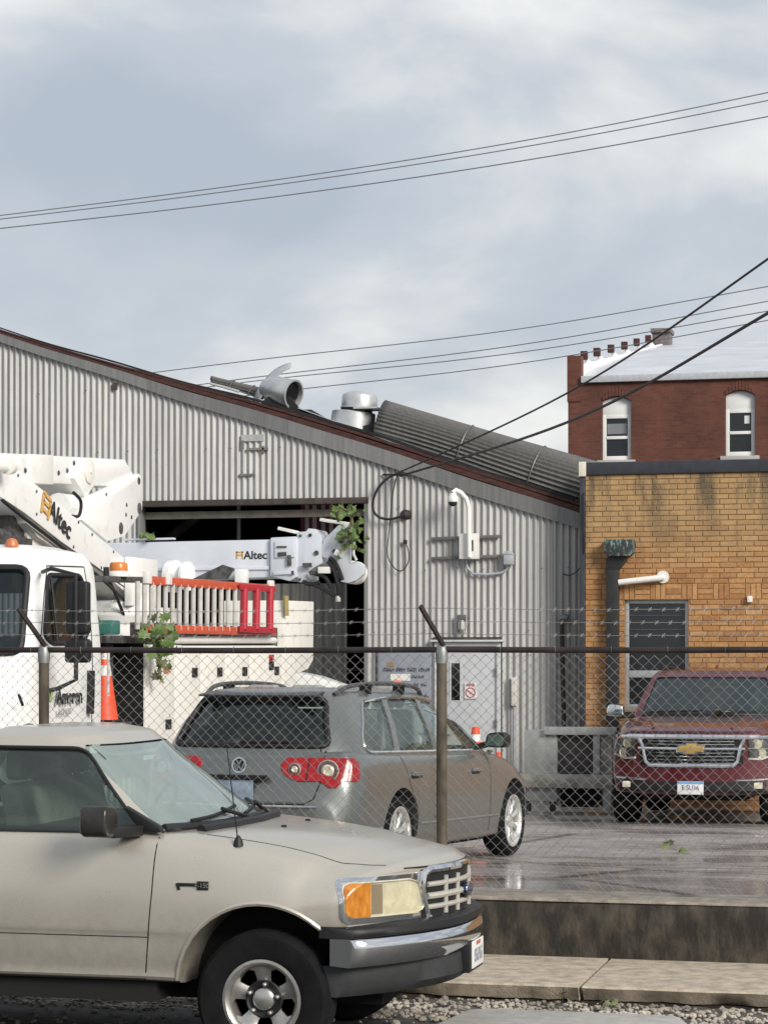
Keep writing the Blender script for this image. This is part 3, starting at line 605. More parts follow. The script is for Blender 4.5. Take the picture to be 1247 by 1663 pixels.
# ================================================================ TAN BRICK BUILDING
BY = 32.25
def brick_mat(name, cols, stain=None):
    m = bpy.data.materials.new(name); m.use_nodes = True; MATS[name] = m; nt = m.node_tree; b = nt.nodes['Principled BSDF']; L = nt.links
    b.inputs['Roughness'].default_value = .85
    gi = nt.nodes.new('ShaderNodeNewGeometry'); oi = nt.nodes.new('ShaderNodeObjectInfo'); ad = nt.nodes.new('ShaderNodeMath'); ad.operation = 'ADD'
    L.new(gi.outputs['Random Per Island'], ad.inputs[0]); L.new(oi.outputs['Random'], ad.inputs[1])
    fr = nt.nodes.new('ShaderNodeMath'); fr.operation = 'FRACT'; L.new(ad.outputs[0], fr.inputs[0])
    r = nt.nodes.new('ShaderNodeValToRGB'); e = r.color_ramp.elements
    e[0].position = 0; e[0].color = (*cols[0], 1); e[1].position = 1; e[1].color = (*cols[-1], 1)
    for i, c in list(enumerate(cols))[1:-1]: q = e.new(i/(len(cols)-1)); q.color = (*c, 1)
    L.new(fr.outputs[0], r.inputs[0]); out = r.outputs[0]
    n = nt.nodes.new('ShaderNodeTexNoise'); n.inputs['Scale'].default_value = 22; n.inputs['Detail'].default_value = 5; L.new(gi.outputs['Position'], n.inputs['Vector'])
    x = nt.nodes.new('ShaderNodeMix'); x.data_type = 'RGBA'; x.blend_type = 'OVERLAY'; x.inputs[0].default_value = .45; L.new(out, x.inputs[6]); L.new(n.outputs['Fac'], x.inputs[7]); out = x.outputs[2]
    if stain:   # pale washed and sooty streaks below the coping
        sp = nt.nodes.new('ShaderNodeSeparateXYZ'); L.new(gi.outputs['Position'], sp.inputs[0])
        mr = nt.nodes.new('ShaderNodeMapRange'); mr.inputs[1].default_value = 3.4; mr.inputs[2].default_value = 4.2; L.new(sp.outputs['Z'], mr.inputs[0])
        y = nt.nodes.new('ShaderNodeMix'); y.data_type = 'RGBA'; L.new(mr.outputs[0], y.inputs[0]); L.new(out, y.inputs[6])
        h = nt.nodes.new('ShaderNodeMix'); h.data_type = 'RGBA'; h.inputs[0].default_value = .5; L.new(out, h.inputs[6]); h.inputs[7].default_value = (.40, .30, .15, 1); L.new(h.outputs[2], y.inputs[7])
        mp = nt.nodes.new('ShaderNodeMapping'); mp.inputs['Scale'].default_value = (2.2, 1, .55); L.new(gi.outputs['Position'], mp.inputs[0])
        n2 = nt.nodes.new('ShaderNodeTexNoise'); n2.inputs['Scale'].default_value = 1.5; n2.inputs['Detail'].default_value = 8; n2.inputs['Roughness'].default_value = .7; L.new(mp.outputs[0], n2.inputs['Vector'])
        mr2 = nt.nodes.new('ShaderNodeMapRange'); mr2.inputs[1].default_value = 3.5; mr2.inputs[2].default_value = 4.7; L.new(sp.outputs['Z'], mr2.inputs[0])
        s2 = nt.nodes.new('ShaderNodeMath'); s2.operation = 'MULTIPLY'
        r2 = nt.nodes.new('ShaderNodeValToRGB'); r2.color_ramp.elements[0].position = .43; r2.color_ramp.elements[1].position = .60; L.new(n2.outputs['Fac'], r2.inputs[0])
        L.new(r2.outputs[0], s2.inputs[0]); L.new(mr2.outputs[0], s2.inputs[1])
        s3 = nt.nodes.new('ShaderNodeMath'); s3.operation = 'MULTIPLY'; s3.inputs[1].default_value = .9; L.new(s2.outputs[0], s3.inputs[0])
        z = nt.nodes.new('ShaderNodeMix'); z.data_type = 'RGBA'; L.new(s3.outputs[0], z.inputs[0]); L.new(y.outputs[2], z.inputs[6]); z.inputs[7].default_value = (.075, .065, .045, 1); out = z.outputs[2]
    L.new(out, b.inputs['Base Color'])
    bp = nt.nodes.new('ShaderNodeBump'); bp.inputs['Strength'].default_value = .4; bp.inputs['Distance'].default_value = .004; L.new(n.outputs['Fac'], bp.inputs['Height']); L.new(bp.outputs[0], b.inputs['Normal'])
    return m
m_tan = brick_mat('tan_brick', [(.36, .18, .070), (.41, .215, .083), (.46, .25, .105), (.38, .19, .074), (.31, .145, .055), (.48, .28, .13)], stain=True)
m_mort = mat('tan_mortar', (.255, .165, .08), .95, vary=.3, scale=20)
bx0, bx1 = onY(950, 900, BY).x, 8.0; gbb = lot(BY)
ztp = onY(1000, 771, BY).z; zcp = onY(1000, 750.5, BY).z
tb = thing('tan_brick_building', 'low tan brick building with dark coping, black downspout and one window', 'building', (bx0, BY, gbb-.03)); TO = Vector((bx0, BY, gbb-.03))
W0, W1 = onY(1014, 977, BY), onY(1117, 1150, BY); wx0, wx1, wz1, wz0 = W0.x-bx0, W1.x-bx0, W0.z-TO.z, W1.z-TO.z
ch = (ztp-TO.z)/64; bl = .238; mj = .010; NC = 64
bm_ = MB().box((0, 0, 0), (bl-mj, .05, ch-mj)); bo = bm_.build('brick', m_tan, tb, bevel=.004, seg=1, smooth=0); bme = bo.data
sv = MB().box((0, 0, 0), (ch-mj, .05, ch*3-mj)).build('brick', m_tan, tb, bevel=.004, seg=1, smooth=0); sme = sv.data
hm = MB().box((0, 0, 0), (ch*3-mj, .05, ch-mj)).build('brick', m_tan, tb, bevel=.004, seg=1, smooth=0); hme = hm.data
band = int(round(wz1/ch)); wz1 = band*ch; pieces = []   # (mesh, x, z, visible weight)
dsx0, dsx1 = onY(984, 1000, BY).x-bx0, onY(1003, 1000, BY).x-bx0
def place(me, L_, x, z, hgt):
    a, b = x-L_/2, x+L_/2
    if b > bx1-bx0: return
    if b > wx0-.005 and a < wx1+.005 and z+hgt/2 > wz0-.1 and z-hgt/2 < wz1-.005: return
    pieces.append((me, L_, x, z, hgt))
for c in range(NC):
    z = (c+.5)*ch
    if band <= c < band+3:
        if c == band:
            x = 0; k = 0; zz = (c+1.5)*ch
            while x < bx1-bx0-.3:
                if x < dsx1-.02:
                    for q in range(3): place(bme, bl, x+bl/2, (c+q+.5)*ch, ch)
                    x += bl; continue
                if k % 2 == 0:
                    for q in range(3): place(sme, ch, x+ch*(q+.5), zz, ch*3)
                else:
                    for q in range(3): place(hme, ch*3, x+ch*1.5, (c+q+.5)*ch, ch)
                x += ch*3; k += 1
        continue
    x = -bl/2 if c % 2 else 0
    if c % 6 == 3: x -= bl/4
    while x < bx1-bx0:
        a, b = max(x, 0), x+bl
        if b > wx0 and a < wx1 and (z+ch/2 > wz0-.1) and z < wz1:   # cut bricks at the window
            if a < wx0-.05: pieces.append((None, wx0-a, (a+wx0)/2, z, ch))
            if b > wx1+.05: pieces.append((None, b-wx1, (b+wx1)/2, z, ch))
        elif a > x+.001:
            if b-a > .03: pieces.append((None, b-a, (a+b)/2, z, ch))
        else: place(bme, bl, x+bl/2, z, ch)
        x += bl
xvis = onY(1250, 900, BY).x-bx0
pieces.sort(key=lambda p: (0 if p[2] < xvis else 1, -p[3]))
rest = MB(); first = {}; cnt = 0
for me, L_, x, z, h in pieces:
    y = random.uniform(-.003, .003); rt = random.uniform(-.006, .006)
    if cnt < 296 and me is not None:
        linkmesh('brick', me, tb, (x, .012+y, z), (0, rt, 0)); cnt += 1
    else: rest.box((x, .012+y, z), (L_-mj, .05, h-mj))
for o in (bo, sv, hm): bpy.data.objects.remove(o)
tag(rest.build('brickwork', m_tan, tb, smooth=0), kind='stuff')
part('mortar_wall', m_mort, tb, lambda b: (b.bb((.002, -.004, 0), (wx0, .3, ztp-TO.z)), b.bb((wx1, -.004, 0), (bx1-bx0, .3, ztp-TO.z)), b.bb((wx0, -.004, 0), (wx1, .3, wz0-.06)), b.bb((wx0, -.004, wz1), (wx1, .3, ztp-TO.z))), smooth=0)
part('roof_slab', m_felt, tb, lambda b: b.bb((0, .3, 4.2), (bx1-bx0, 14, 4.4)), smooth=0)
part('side_wall', m_mort, tb, lambda b: (b.bb((0, .31, 0), (.3, 14, 4.19)), b.bb((bx1-bx0-.3, .31, 0), (bx1-bx0, 14, 4.19))), smooth=0)
m_cop = mat('dark_coping', (.045, .047, .058), .5, .2, vary=.15)
part('coping', m_cop, tb, lambda b: b.bb((-.06, -.05, ztp-TO.z+.002), (bx1-bx0, .35, zcp-TO.z)), bevel=.008)
part('corner_trim', m_cop, tb, lambda b: b.bb((-.075, -.045, .3), (.0, .25, ztp-TO.z)), bevel=.006)
part('coping_end_cap', mat('cream_paint', (.68, .64, .52), .5), tb, lambda b: b.bb((-.085, -.075, ztp-TO.z-.02), (.02, -.052, zcp-TO.z+.01)), bevel=.01)
# window
m_alw = mat('window_alu', (.42, .43, .44), .4, .35, vary=.1); m_wg = mat('dark_pane', (.012, .014, .016), .06, spec=.6)
wn = part('window', m_alw, tb, lambda b: (b.bb((wx0, .06, wz0), (wx0+.05, .14, wz1)), b.bb((wx1-.05, .06, wz0), (wx1, .14, wz1)), b.bb((wx0+.051, .06, wz1-.05), (wx1-.051, .14, wz1)), b.bb((wx0+.051, .06, wz0), (wx1-.051, .14, wz0+.05)), b.bb((wx0+.051, .055, wz0+.43), (wx1-.051, .13, wz0+.53))), bevel=.004)
part('pane', m_wg, wn, lambda b: b.bb((wx0+.05, .10, wz0+.53), (wx1-.05, .11, wz1-.05)), smooth=0)
part('pane', m_wg, wn, lambda b: b.bb((wx0+.05, .10, wz0+.05), (wx1-.05, .11, wz0+.43)), smooth=0)
part('guard_wire', m_strut, wn, lambda b: [b.tube([(wx0+.05, .085, q), (wx1-.05, .085, q)], .005, 5) for q in (wz1-.22, wz1-.42)])
part('sill', mat('stone_sill', (.30, .25, .19), .9, vary=.2), tb, lambda b: b.bb((wx0-.04, -.05, wz0-.062), (wx1+.04, .12, wz0-.001)), bevel=.008)
# downspout with conductor head
def tr(u, v, y=0): p = onY(u, v, BY+y); return Vector((p.x-bx0, y, p.z-TO.z))
m_verd = mat('verdigris', (.035, .04, .04), .7, .2, col2=(.22, .34, .31), scale=16, stretch=(1.6, 1, .6), lo=.5, hi=.62)
a, b_ = tr(982, 877, -.15), tr(1029, 903, -.15)
ds = part('downspout', mat('black_pipe', (.017, .017, .018), .55, vary=.25), tb, lambda b: (b.bb((tr(986, 0).x, -.15, .12), (tr(1006, 0).x, -.035, tr(0, 935).z)),
    b.prism([(tr(986, 0).x, tr(0, 936).z), (tr(1006, 0).x, tr(0, 936).z), (tr(1018, 0).x, tr(0, 922).z), (tr(1018, 0).x, tr(0, 903).z), (tr(995, 0).x, tr(0, 903).z), (tr(995, 0).x, tr(0, 910).z), (tr(986, 0).x, tr(0, 918).z)], 'y', -.149, -.036)), bevel=.01)
part('conductor_head', m_verd, ds, lambda b: b.prism([(a.x, a.z), (b_.x, a.z), (b_.x, b_.z+.05), (b_.x-.05, b_.z), (a.x+.05, b_.z), (a.x, b_.z+.05)], 'y', -.24, -.03), bevel=.008)
part('drain_pipe', m_white, tb, lambda b: b.tube([tr(1004, 946, -.12), tr(1062, 939.5, -.12), tr(1074, 938, -.10), tr(1076, 938, -.01)], .045, 12))
part('pipe_flange', m_white, tb, lambda b: b.lathe([(.09, .0), (.09, .02), (.0, .02)], tr(1076, 937, -.02), (0, -1, 0), 16))
part('wall_bracket', m_white, tb, lambda b: b.box(tr(1217, 973, -.04), (.07, .08, .09)), bevel=.01)
# cable from metal wall to the brick corner
cb = thing('wall_cable', 'thin dark cable hanging between the shed wall and the brick corner', 'cable', tuple(onY(914, 932, WY-.05)))
o0 = cb.location.copy()
part('cable', m_blk, cb, lambda b: b.tube([onY(u, v, y)-o0 for u, v, y in ((914, 932, WY-.03), (924, 935, WY-.06), (936, 929, 32.5), (944, 918, 32.3), (948, 896, 32.19), (948, 860, 32.18), (947, 800, 32.18))], .009, 6))
# ================================================================ RED BRICK BUILDING
RY = 60.
def red_mat():
    m = bpy.data.materials.new('red_brick'); m.use_nodes = True; nt = m.node_tree; b = nt.nodes['Principled BSDF']; L = nt.links; b.inputs['Roughness'].default_value = .9
    t = nt.nodes.new('ShaderNodeTexCoord'); mp = nt.nodes.new('ShaderNodeMapping'); mp.inputs['Rotation'].default_value = (R(90), 0, 0); L.new(t.outputs['Object'], mp.inputs[0])
    k = nt.nodes.new('ShaderNodeTexBrick'); k.inputs['Scale'].default_value = 1; k.inputs['Brick Width'].default_value = .215; k.inputs['Row Height'].default_value = .075; k.inputs['Mortar Size'].default_value = .006
    k.inputs['Color1'].default_value = (.098, .036, .026, 1); k.inputs['Color2'].default_value = (.135, .050, .034, 1); k.inputs['Mortar'].default_value = (.10, .06, .048, 1); L.new(mp.outputs[0], k.inputs['Vector'])
    n = nt.nodes.new('ShaderNodeTexNoise'); n.inputs['Scale'].default_value = .55; n.inputs['Detail'].default_value = 10; n.inputs['Roughness'].default_value = .68; L.new(t.outputs['Object'], n.inputs['Vector'])
    r = nt.nodes.new('ShaderNodeValToRGB'); r.color_ramp.elements[0].position = .3; r.color_ramp.elements[1].position = .72; r.color_ramp.elements[0].color = (.62, .6, .6, 1); r.color_ramp.elements[1].color = (1.5, 1.35, 1.25, 1); L.new(n.outputs['Fac'], r.inputs[0])
    x = nt.nodes.new('ShaderNodeMix'); x.data_type = 'RGBA'; x.blend_type = 'MULTIPLY'; x.inputs[0].default_value = 1; L.new(k.outputs[0], x.inputs[6]); L.new(r.outputs[0], x.inputs[7]); L.new(x.outputs[2], b.inputs['Base Color'])
    return m
m_red = red_mat()
rx0 = onY(922, 650, RY).x; rx1 = rx0+24; rze = onY(1000, 616, RY).z
rb = thing('red_brick_building', 'taller dark red brick building with silver coated roof and arched white windows', 'building', (rx0, RY, -.06))
def rr_(u, v, y=0): p = onY(u, v, RY+y); return Vector((p.x-rx0, y, p.z+.06))
wins = [(977, 1024, 643, 748), (1177, 1225, 633, 741)]
cut = []
wl = part('wall', m_red, rb, lambda b: b.bb((0, 0, 0), (24, .4, rze-.02)), smooth=0)
def arch(x0, x1, z0, z1, rise, n=10):
    return [(x0, z0), (x1, z0)]+[(x1+(x0-x1)*i/n, z1-rise+rise*math.sin(math.pi*i/n)) for i in range(n+1)]
m_wh2 = mat('white_sash', (.78, .78, .76), .5); wd = []
extra = [(wins[0][0]+200*i, wins[0][1]+200*i, 643-9*i, 748-6*i) for i in range(2, 4)]
for (u0, u1, v0, v1) in wins+extra:
    a, c = rr_(u0, v1), rr_(u1, v0); wd.append((a.x, c.x, a.z, c.z)); cut.append(part('cut', None, rb, lambda b: b.prism(arch(a.x, c.x, a.z, c.z, .12), 'y', -.2, .25), smooth=0))
boolean(wl, cut)
for (x0, x1, z0, z1) in wd:
    zt_ = z0+(z1-z0)*.72
    f = part('window', m_wh2, rb, lambda b: (b.bb((x0+.005, .10, z0), (x0+.10, .2, zt_)), b.bb((x1-.10, .10, z0), (x1-.005, .2, zt_)), b.bb((x0+.101, .10, z0), (x1-.101, .2, z0+.12)), b.bb((x0+.101, .10, zt_-.10), (x1-.101, .2, zt_)), b.bb((x0+.101, .09, (z0+zt_)/2-.04), (x1-.101, .19, (z0+zt_)/2+.04)), b.prism(arch(x0+.006, x1-.006, zt_+.002, z1-.005, .115), 'y', .11, .22)), bevel=.006)
    part('pane', m_wg, f, lambda b: b.bb((x0+.1, .15, (z0+zt_)/2+.04), (x1-.1, .16, zt_-.1)), smooth=0)
    part('pane', m_wg, f, lambda b: b.bb((x0+.1, .15, z0+.12), (x1-.1, .16, (z0+zt_)/2-.04)), smooth=0)
    part('sill', mat('sill_stone', (.42, .41, .39), .8), rb, lambda b: b.bb((x0-.12, -.12, z0-.12), (x1+.12, .1, z0-.002)), bevel=.01)
    for q in range(9):   # arch of header bricks
        t0 = math.pi*q/9; t1 = math.pi*(q+.86)/9; pt = lambda t, o: (x1+(x0-x1)*(t/math.pi)*1.0, z1-.12+(.12+o)*math.sin(t)+o*.6)
        part('arch_brick', m_red, rb, lambda b: b.prism([pt(t0, 0.01), pt(t1, .01), pt(t1, .16), pt(t0, .16)], 'y', -.03, .05), smooth=0)
rw_ = [(rr_(985, 688, 0), rr_(1017, 682, 0)), (rr_(985, 714), rr_(1017, 710))]
part('blind', mat('grey_blind', (.20, .21, .22), .7), rb, lambda b: b.bb((wd[0][0]+.12, .142, wd[0][2]+(wd[0][3]-wd[0][2])*.42), (wd[0][1]-.12, .149, wd[0][2]+(wd[0][3]-wd[0][2])*.58)), smooth=0)
part('paper', m_wh2, rb, lambda b: b.bb((wd[1][1]-.28, .142, wd[1][2]+(wd[1][3]-wd[1][2])*.5), (wd[1][1]-.15, .149, wd[1][2]+(wd[1][3]-wd[1][2])*.62)), smooth=0)
m_roofw = mat('silver_roof_coating', (.60, .62, .65), .42, .15, vary=.12, scale=.7, bump=.6, bscale=1.6)
rpk = onY(1150, 552, RY+18.).z+.06+.2
part('cornice', mat('eave_grey', (.50, .51, .53), .6, vary=.1), rb, lambda b: b.bb((.36, -.12, rze-.018), (24, .39, rze+.16)), bevel=.02)
g = MB(); nx_, ny_ = 40, 24
for j in range(ny_+1):
    for i in range(nx_+1):
        x = .36+23.6*i/nx_; y = .2+18.3*j/ny_; g.v.append((x, y, rze+.15+(rpk-rze-.4)*(j/ny_)**.9+random.uniform(-.015, .015)))
for j in range(ny_):
    for i in range(nx_): q = j*(nx_+1)+i; g.f.append((q, q+1, q+nx_+2, q+nx_+1))
g.build('roof', m_roofw, rb)
# loose crumpled membrane at the back
g = MB(); m_mem = mat('loose_membrane', (.50, .53, .57), .35, .3, vary=.25, scale=2, bump=.5, bscale=3)
for i in range(61):
    x = 4.2+18*i/60
    for j in range(6): g.v.append((x, 17.6+.5*j+.2*math.sin(i*.8), rpk-.55+.75*math.sin(j/5*2.2)*(.75+.25*math.sin(i*.55+j)*math.cos(i*.23))+.08*math.sin(i*1.9+j*2)))
for i in range(60):
    for j in range(5): q = i*6+j; g.f.append((q, q+1, q+7, q+6))
g.build('roof_membrane', m_mem, rb)
# left parapet rising with the roof: white coated inner face, small dark red merlons on top
def px_(u, v): p = onX(u, v, rx0+.15); return (p.y-RY, p.z+.06)
pa, pb = px_(930, 588), px_(1064, 550)
part('parapet', m_red, rb, lambda b: b.prism([(.41, rze-1), (18.4, rze-1), (18.4, pb[1]-.05), (.41, pa[1]-.05)], 'x', 0, .25), smooth=0)
part('parapet_coating', mat('white_parapet', (.72, .73, .74), .6, vary=.08), rb, lambda b: b.prism([(.41, rze-.5), (18.4, rze-.5), (18.4, pb[1]), (.41, pa[1])], 'x', .252, .34), smooth=0)
for (u, v) in ((941, 577), (962, 571.5), (985, 566), (1007, 561), (1027, 555.5), (1046, 550)):
    yy, zz = px_(u, v); part('merlon', mat('merlon_red', (.06, .022, .02), .9), rb, lambda b: b.bb((.18, yy-.10, zz-.12), (.36, yy+.10, zz+.10)), smooth=0)
    part('parapet_tooth', MATS['white_parapet'], rb, lambda b: b.bb((.26, yy+.15, zz-.5), (.342, yy+1.8, zz-.07)), smooth=0)
part('corner_pier', m_red, rb, lambda b: b.bb((-.02, -.03, rze-.5), (.35, .4, rze+.72)), smooth=0)
cu0, cu1 = onY(1061, 540, RY+18).x-rx0, onY(1089, 540, RY+18).x-rx0; cz0 = onY(1075, 536, RY+18).z
part('chimney', mat('chimney_grey', (.16, .14, .135), .9, vary=.3), rb, lambda b: (b.bb((cu0, 17.6, rpk-1.2), (cu1, 18.4, cz0-.08)), b.bb((cu0-.05, 17.5, cz0-.079), (cu1+.05, 18.5, cz0+.06))), smooth=0)
part('wall', m_red, rb, lambda b: (b.bb((0, .41, 0), (.3, 18.5, rze-1)), b.bb((23.7, .41, 0), (24, 18.5, rze-.1)), b.bb((.31, 18.2, 0), (23.69, 18.5, rpk-.6))), smooth=0)
# ================================================================ FENCE
FY = 16.06; FZ = .535; RZ = onY(718, 1055, FY).z
PX = [-12.75, -9.70, -6.645, -3.575, -.51, 2.55]
fn = thing('chain_link_fence', 'rusty chain link fence with leaning barbed wire arms along the retaining wall', 'fence', (0, FY, FZ))
m_post = mat('weathered_post', (.105, .086, .064), .75, .3, vary=.45, scale=9, stretch=(1, 1, .4)); m_rail = mat('dark_rail', (.035, .026, .026), .65, .35, vary=.35, scale=6)
m_wire = mat('chain_wire', (.30, .29, .28), .5, .45, vary=.25, scale=3); m_cap = mat('galv_cap', (.28, .29, .28), .5, .6, vary=.2, scale=20)
rz = RZ-FZ
for x in PX:
    part('post', m_post, fn, lambda b: b.tube([(x+.01, 0, -.25), (x, 0, .6), (x, 0, rz-.06)], .039, 14))
    cpo = part('post_cap', m_cap, fn, lambda b: b.lathe([(.042, -.10), (.046, -.06), (.046, -.01), (.035, .03), (.026, .05), (.0, .06)], (x, 0, rz), (0, 0, 1), 14))
    part('barb_arm', m_rail, fn, lambda b: b.bar((x+.02, -.01, rz+.02), (x-.10, -.25, rz+.31), .022, .034), bevel=.003)
for a, b_ in zip(PX[:-1], PX[1:]):
    part('top_rail', m_rail, fn, lambda b: b.tube([(a+.02, 0, rz), ((a+b_)/2, .004, rz-.006), (b_-.02, 0, rz)], .0215, 12))
def link():
    b = MB(); D = .081; r = .0021; zt_ = rz-.012; zb = .02; n = int((zt_-zb)/(D/2)); x = PX[0]; i = 0
    while x < PX[-1]:
        pts = []
        for j in range(n+1):
            ph = (j % 2); z = zb+j*D/2
            xx = x+(D/2+.002 if ph else -.002)+.006*math.sin(z*3+x*.7)
            pts.append((xx, (.003 if ph else -.003)-.012*math.sin(x*2.05)*math.sin(z*1.9)+.004*math.sin(x*9), z+.004*math.sin(x*1.3)))
        b.tube(pts, r, 4, cap=False); x += D/2*1.0 if 0 else D/2; i += 1
    return b
# wires alternate: each zigzag column hooks the next one
def link2():
    b = MB(); D = .081; r = .0021; zt_ = rz-.012; zb = .02; n = int((zt_-zb)/(D/2)); x = PX[0]; i = 0
    while x < PX[-1]:
        pts = []
        for j in range(n+1):
            z = zb+j*D/2; s = 1 if (j+i) % 2 == 0 else -1
            xx = x+s*(D/4+.0022)+.006*math.sin(z*3+x*.7)
            pts.append((xx, s*.0022-.012*math.sin(x*2.05)*math.sin(z*1.9), z+.005*math.sin(x*1.3)))
        b.tube(pts, r, 4, cap=False); x += D/2; i += 1
    return b
tag(link2().build('chain_mesh', m_wire, fn, smooth=0), kind='stuff')
part('tension_wire', m_wire, fn, lambda b: b.tube([(PX[0], 0, .03), (PX[-1], 0, .03)], .003, 5))
for q in range(3):
    f = .33+.31*q
    def bw(b):
        pts = []
        for a, c in zip(PX[:-1], PX[1:]):
            for i in range(16):
                t = i/16; pts.append((a+.02-.12*f+(c-a)*t, -.01-.24*f, rz+.02+.29*f-.018*math.sin(math.pi*t)+.002*math.sin(t*40)))
        b.tube(pts, .0022, 4)
        for i in range(0, len(pts)-1):
            p = Vector(pts[i])
            for k in range(2):
                o = p+(Vector(pts[i+1])-p)*(k/2)
                b.tube([o+Vector((-.010, -.008, -.014)), o+Vector((.010, .008, .014))], .0017, 3); b.tube([o+Vector((.010, -.008, -.012)), o+Vector((-.010, .008, .012))], .0017, 3)
    part('barbed_wire', m_wire, fn, bw, smooth=0)
part('tie', m_wire, fn, lambda b: [b.lathe([(.023, 0), (.026, .002), (.023, .004)], (PX[0]+.4*i, 0, rz), (1, .2, 0), 8, close=True) for i in range(38)])
# ================================================================ OVERHEAD WIRES
m_wirek = mat('power_line', (.17, .18, .20), .7); m_drop = mat('service_drop', (.014, .014, .016), .6)
def wire(label, pts, r, m=m_wirek, group=None, n=40):
    p = [Vector(q) for q in pts]; o = tag(None or bpy.data.objects.new('overhead_wire', None), label, 'wire', group); bpy.data.objects.remove(o)
    b = MB(); c = [Vector(cr([tuple(q) for q in p], i/n*(len(p)-1))) for i in range(n+1)]; base = c[0]
    b.tube([q-base for q in c], r, 6); w_ = b.build('overhead_wire', m); w_.location = base; tag(w_, label, 'wire', group); return w_
def line(Y, uv, r, label, group=None):   # a line in a plane parallel to the street, carried on past both frame edges
    P = [onY(u, v, Y) for u, v in uv]; a, b = P[0], P[-1]
    pre = a+(a-P[1])*1.6; pre.z += .05; post = b+(b-P[-2])*1.6; post.z += .1
    return wire(label, [pre]+P+[post], r, group=group)
line(24., [(0, 350), (420, 296), (830, 232), (1247, 150)], .0062, 'topmost of three thin grey power lines across the upper sky', None)
line(24.3, [(0, 356), (420, 304), (830, 242), (1247, 163)], .0062, 'middle of three thin grey power lines across the upper sky')
line(24.6, [(0, 371), (420, 323), (830, 264), (1247, 189)], .0068, 'lowest of three thin grey power lines across the upper sky')
line(46., [(150, 617), (420, 584), (830, 536), (1247, 465)], .0105, 'topmost thin power line passing behind the shed roof', None)
line(46.4, [(150, 648), (420, 612), (830, 562), (1247, 489)], .0105, 'second thin power line down passing behind the shed roof')
line(46.8, [(150, 655), (420, 618), (830, 574), (1247, 505)], .0105, 'third thin power line down passing behind the shed roof')
line(47.2, [(150, 680), (420, 640), (830, 592), (1247, 520)], .0105, 'lowest thin power line passing behind the shed roof')
def drop(label, a, mid, b, ya, yb, r):
    A = onY(*a, ya); Bp = onY(*b, yb); M_ = onY(*mid, ya+(yb-ya)*.60); ex = Bp+(Bp-M_)*1.3; ex.z += .2
    return wire(label, [A, M_, Bp, ex], r, m_drop)
drop('upper thick black service cable running from the shed wall to the right', (640, 771), (925, 636), (1247, 420), WY-.12, 22., .013)
drop('lower thick black service cable running from the shed wall to the right', (650, 773), (925, 684), (1247, 508), WY-.12, 20., .017)
# cable loop on the wall
cl = onY(660, 836, WY); lo = thing('service_entrance', 'black cable loop entering a dark fitting on the corrugated wall', 'cable', (cl.x, WY, cl.z))
q = lambda u, v, y=-.06: Vector(onY(u, v, WY+y))-Vector(lo.location)
part('fitting', mat('dark_fitting', (.03, .022, .022), .7), lo, lambda b: b.lathe([(.075, -.02), (.075, .05), (.05, .07), (.03, .10)], q(660, 836, 0), (-.3, -1, 0), 14))
part('loop', m_drop, lo, lambda b: b.tube([Vector(cr([tuple(x) for x in (q(662, 771, -.12), q(640, 771, -.12), q(620, 785, -.14), q(607, 808, -.14), q(606, 828, -.13), q(616, 840, -.11), q(635, 843, -.1), q(655, 837, -.08))], i/6)) for i in range(43)], .019, 8))
part('thin_cable', m_drop, lo, lambda b: b.tube([Vector(cr([tuple(x) for x in (q(645, 772, -.1), q(638, 800), q(632, 860), q(629, 900), q(640, 922), q(652, 927), q(662, 915), q(664, 900), q(659, 882))], i/5)) for i in range(41)], .008, 6))
part('clip', m_drop, lo, lambda b: b.box(q(658, 880, -.05), (.05, .06, .06)), bevel=.01)
part('anchor', m_drop, lo, lambda b: b.bar(q(622, 771, -.03), q(650, 771, -.12), .03, .03))
# ================================================================ VEHICLES
m_tyre = mat('tyre_rubber', (.008, .008, .009), .9, vary=.3, scale=12, spec=.2); m_chrome = mat('chrome', (.72, .73, .74), .08, 1.0); m_seal = mat('rubber_seal', (.010, .010, .011), .6)
m_trim = mat('black_trim', (.014, .014, .015), .5, vary=.2, scale=9, spec=.35); m_under = mat('underbody', (.008, .008, .008), .9); m_well = mat('wheel_well', (.006, .006, .006), .95)
m_alloy = mat('alloy', (.42, .405, .38), .34, .75, vary=.15, scale=9); m_plate = mat('plate_white', (.72, .72, .70), .5); m_gap = mat('panel_gap', (.012, .011, .010), .8)
m_seat = mat('seat_cloth', (.30, .28, .23), .9, vary=.2); m_dash = mat('dash', (.02, .02, .021), .7)
m_gl_car = glass('car_glass', (.70, .82, .77), opacity=.14, dark=(.16, .21, .19), fres=1.6); m_gl_ws = glass('windshield_glass', (.66, .78, .74), opacity=.46, dark=(.42, .50, .47), fres=1.7); m_gl_dk = glass('privacy_glass', (.10, .13, .13), opacity=.15)  # windshield's milky diffuse share paints in bright sky reflection along with dust
m_lens = glass('lamp_lens', (.95, .95, .92), opacity=.05); m_amber = mat('amber_lens', (.42, .13, .012), .18, coat=.5, col2=(.62, .26, .04), scale=9, stretch=(1, 3, 1)); m_redl = mat('red_lens', (.36, .006, .008), .15, coat=.3)
m_refl = mat('lamp_reflector', (.74, .69, .55), .25, .25, vary=.12, scale=18)
m_red_ink = mat('plate_red', (.45, .12, .10), .6); m_blue_ink = mat('plate_blue', (.05, .12, .35), .6)
def paint(name, col, rough=.32, flake=.3, metal=.45):
    m = mat(name, col, rough, metal, vary=.06, scale=160, coat=.8); return m
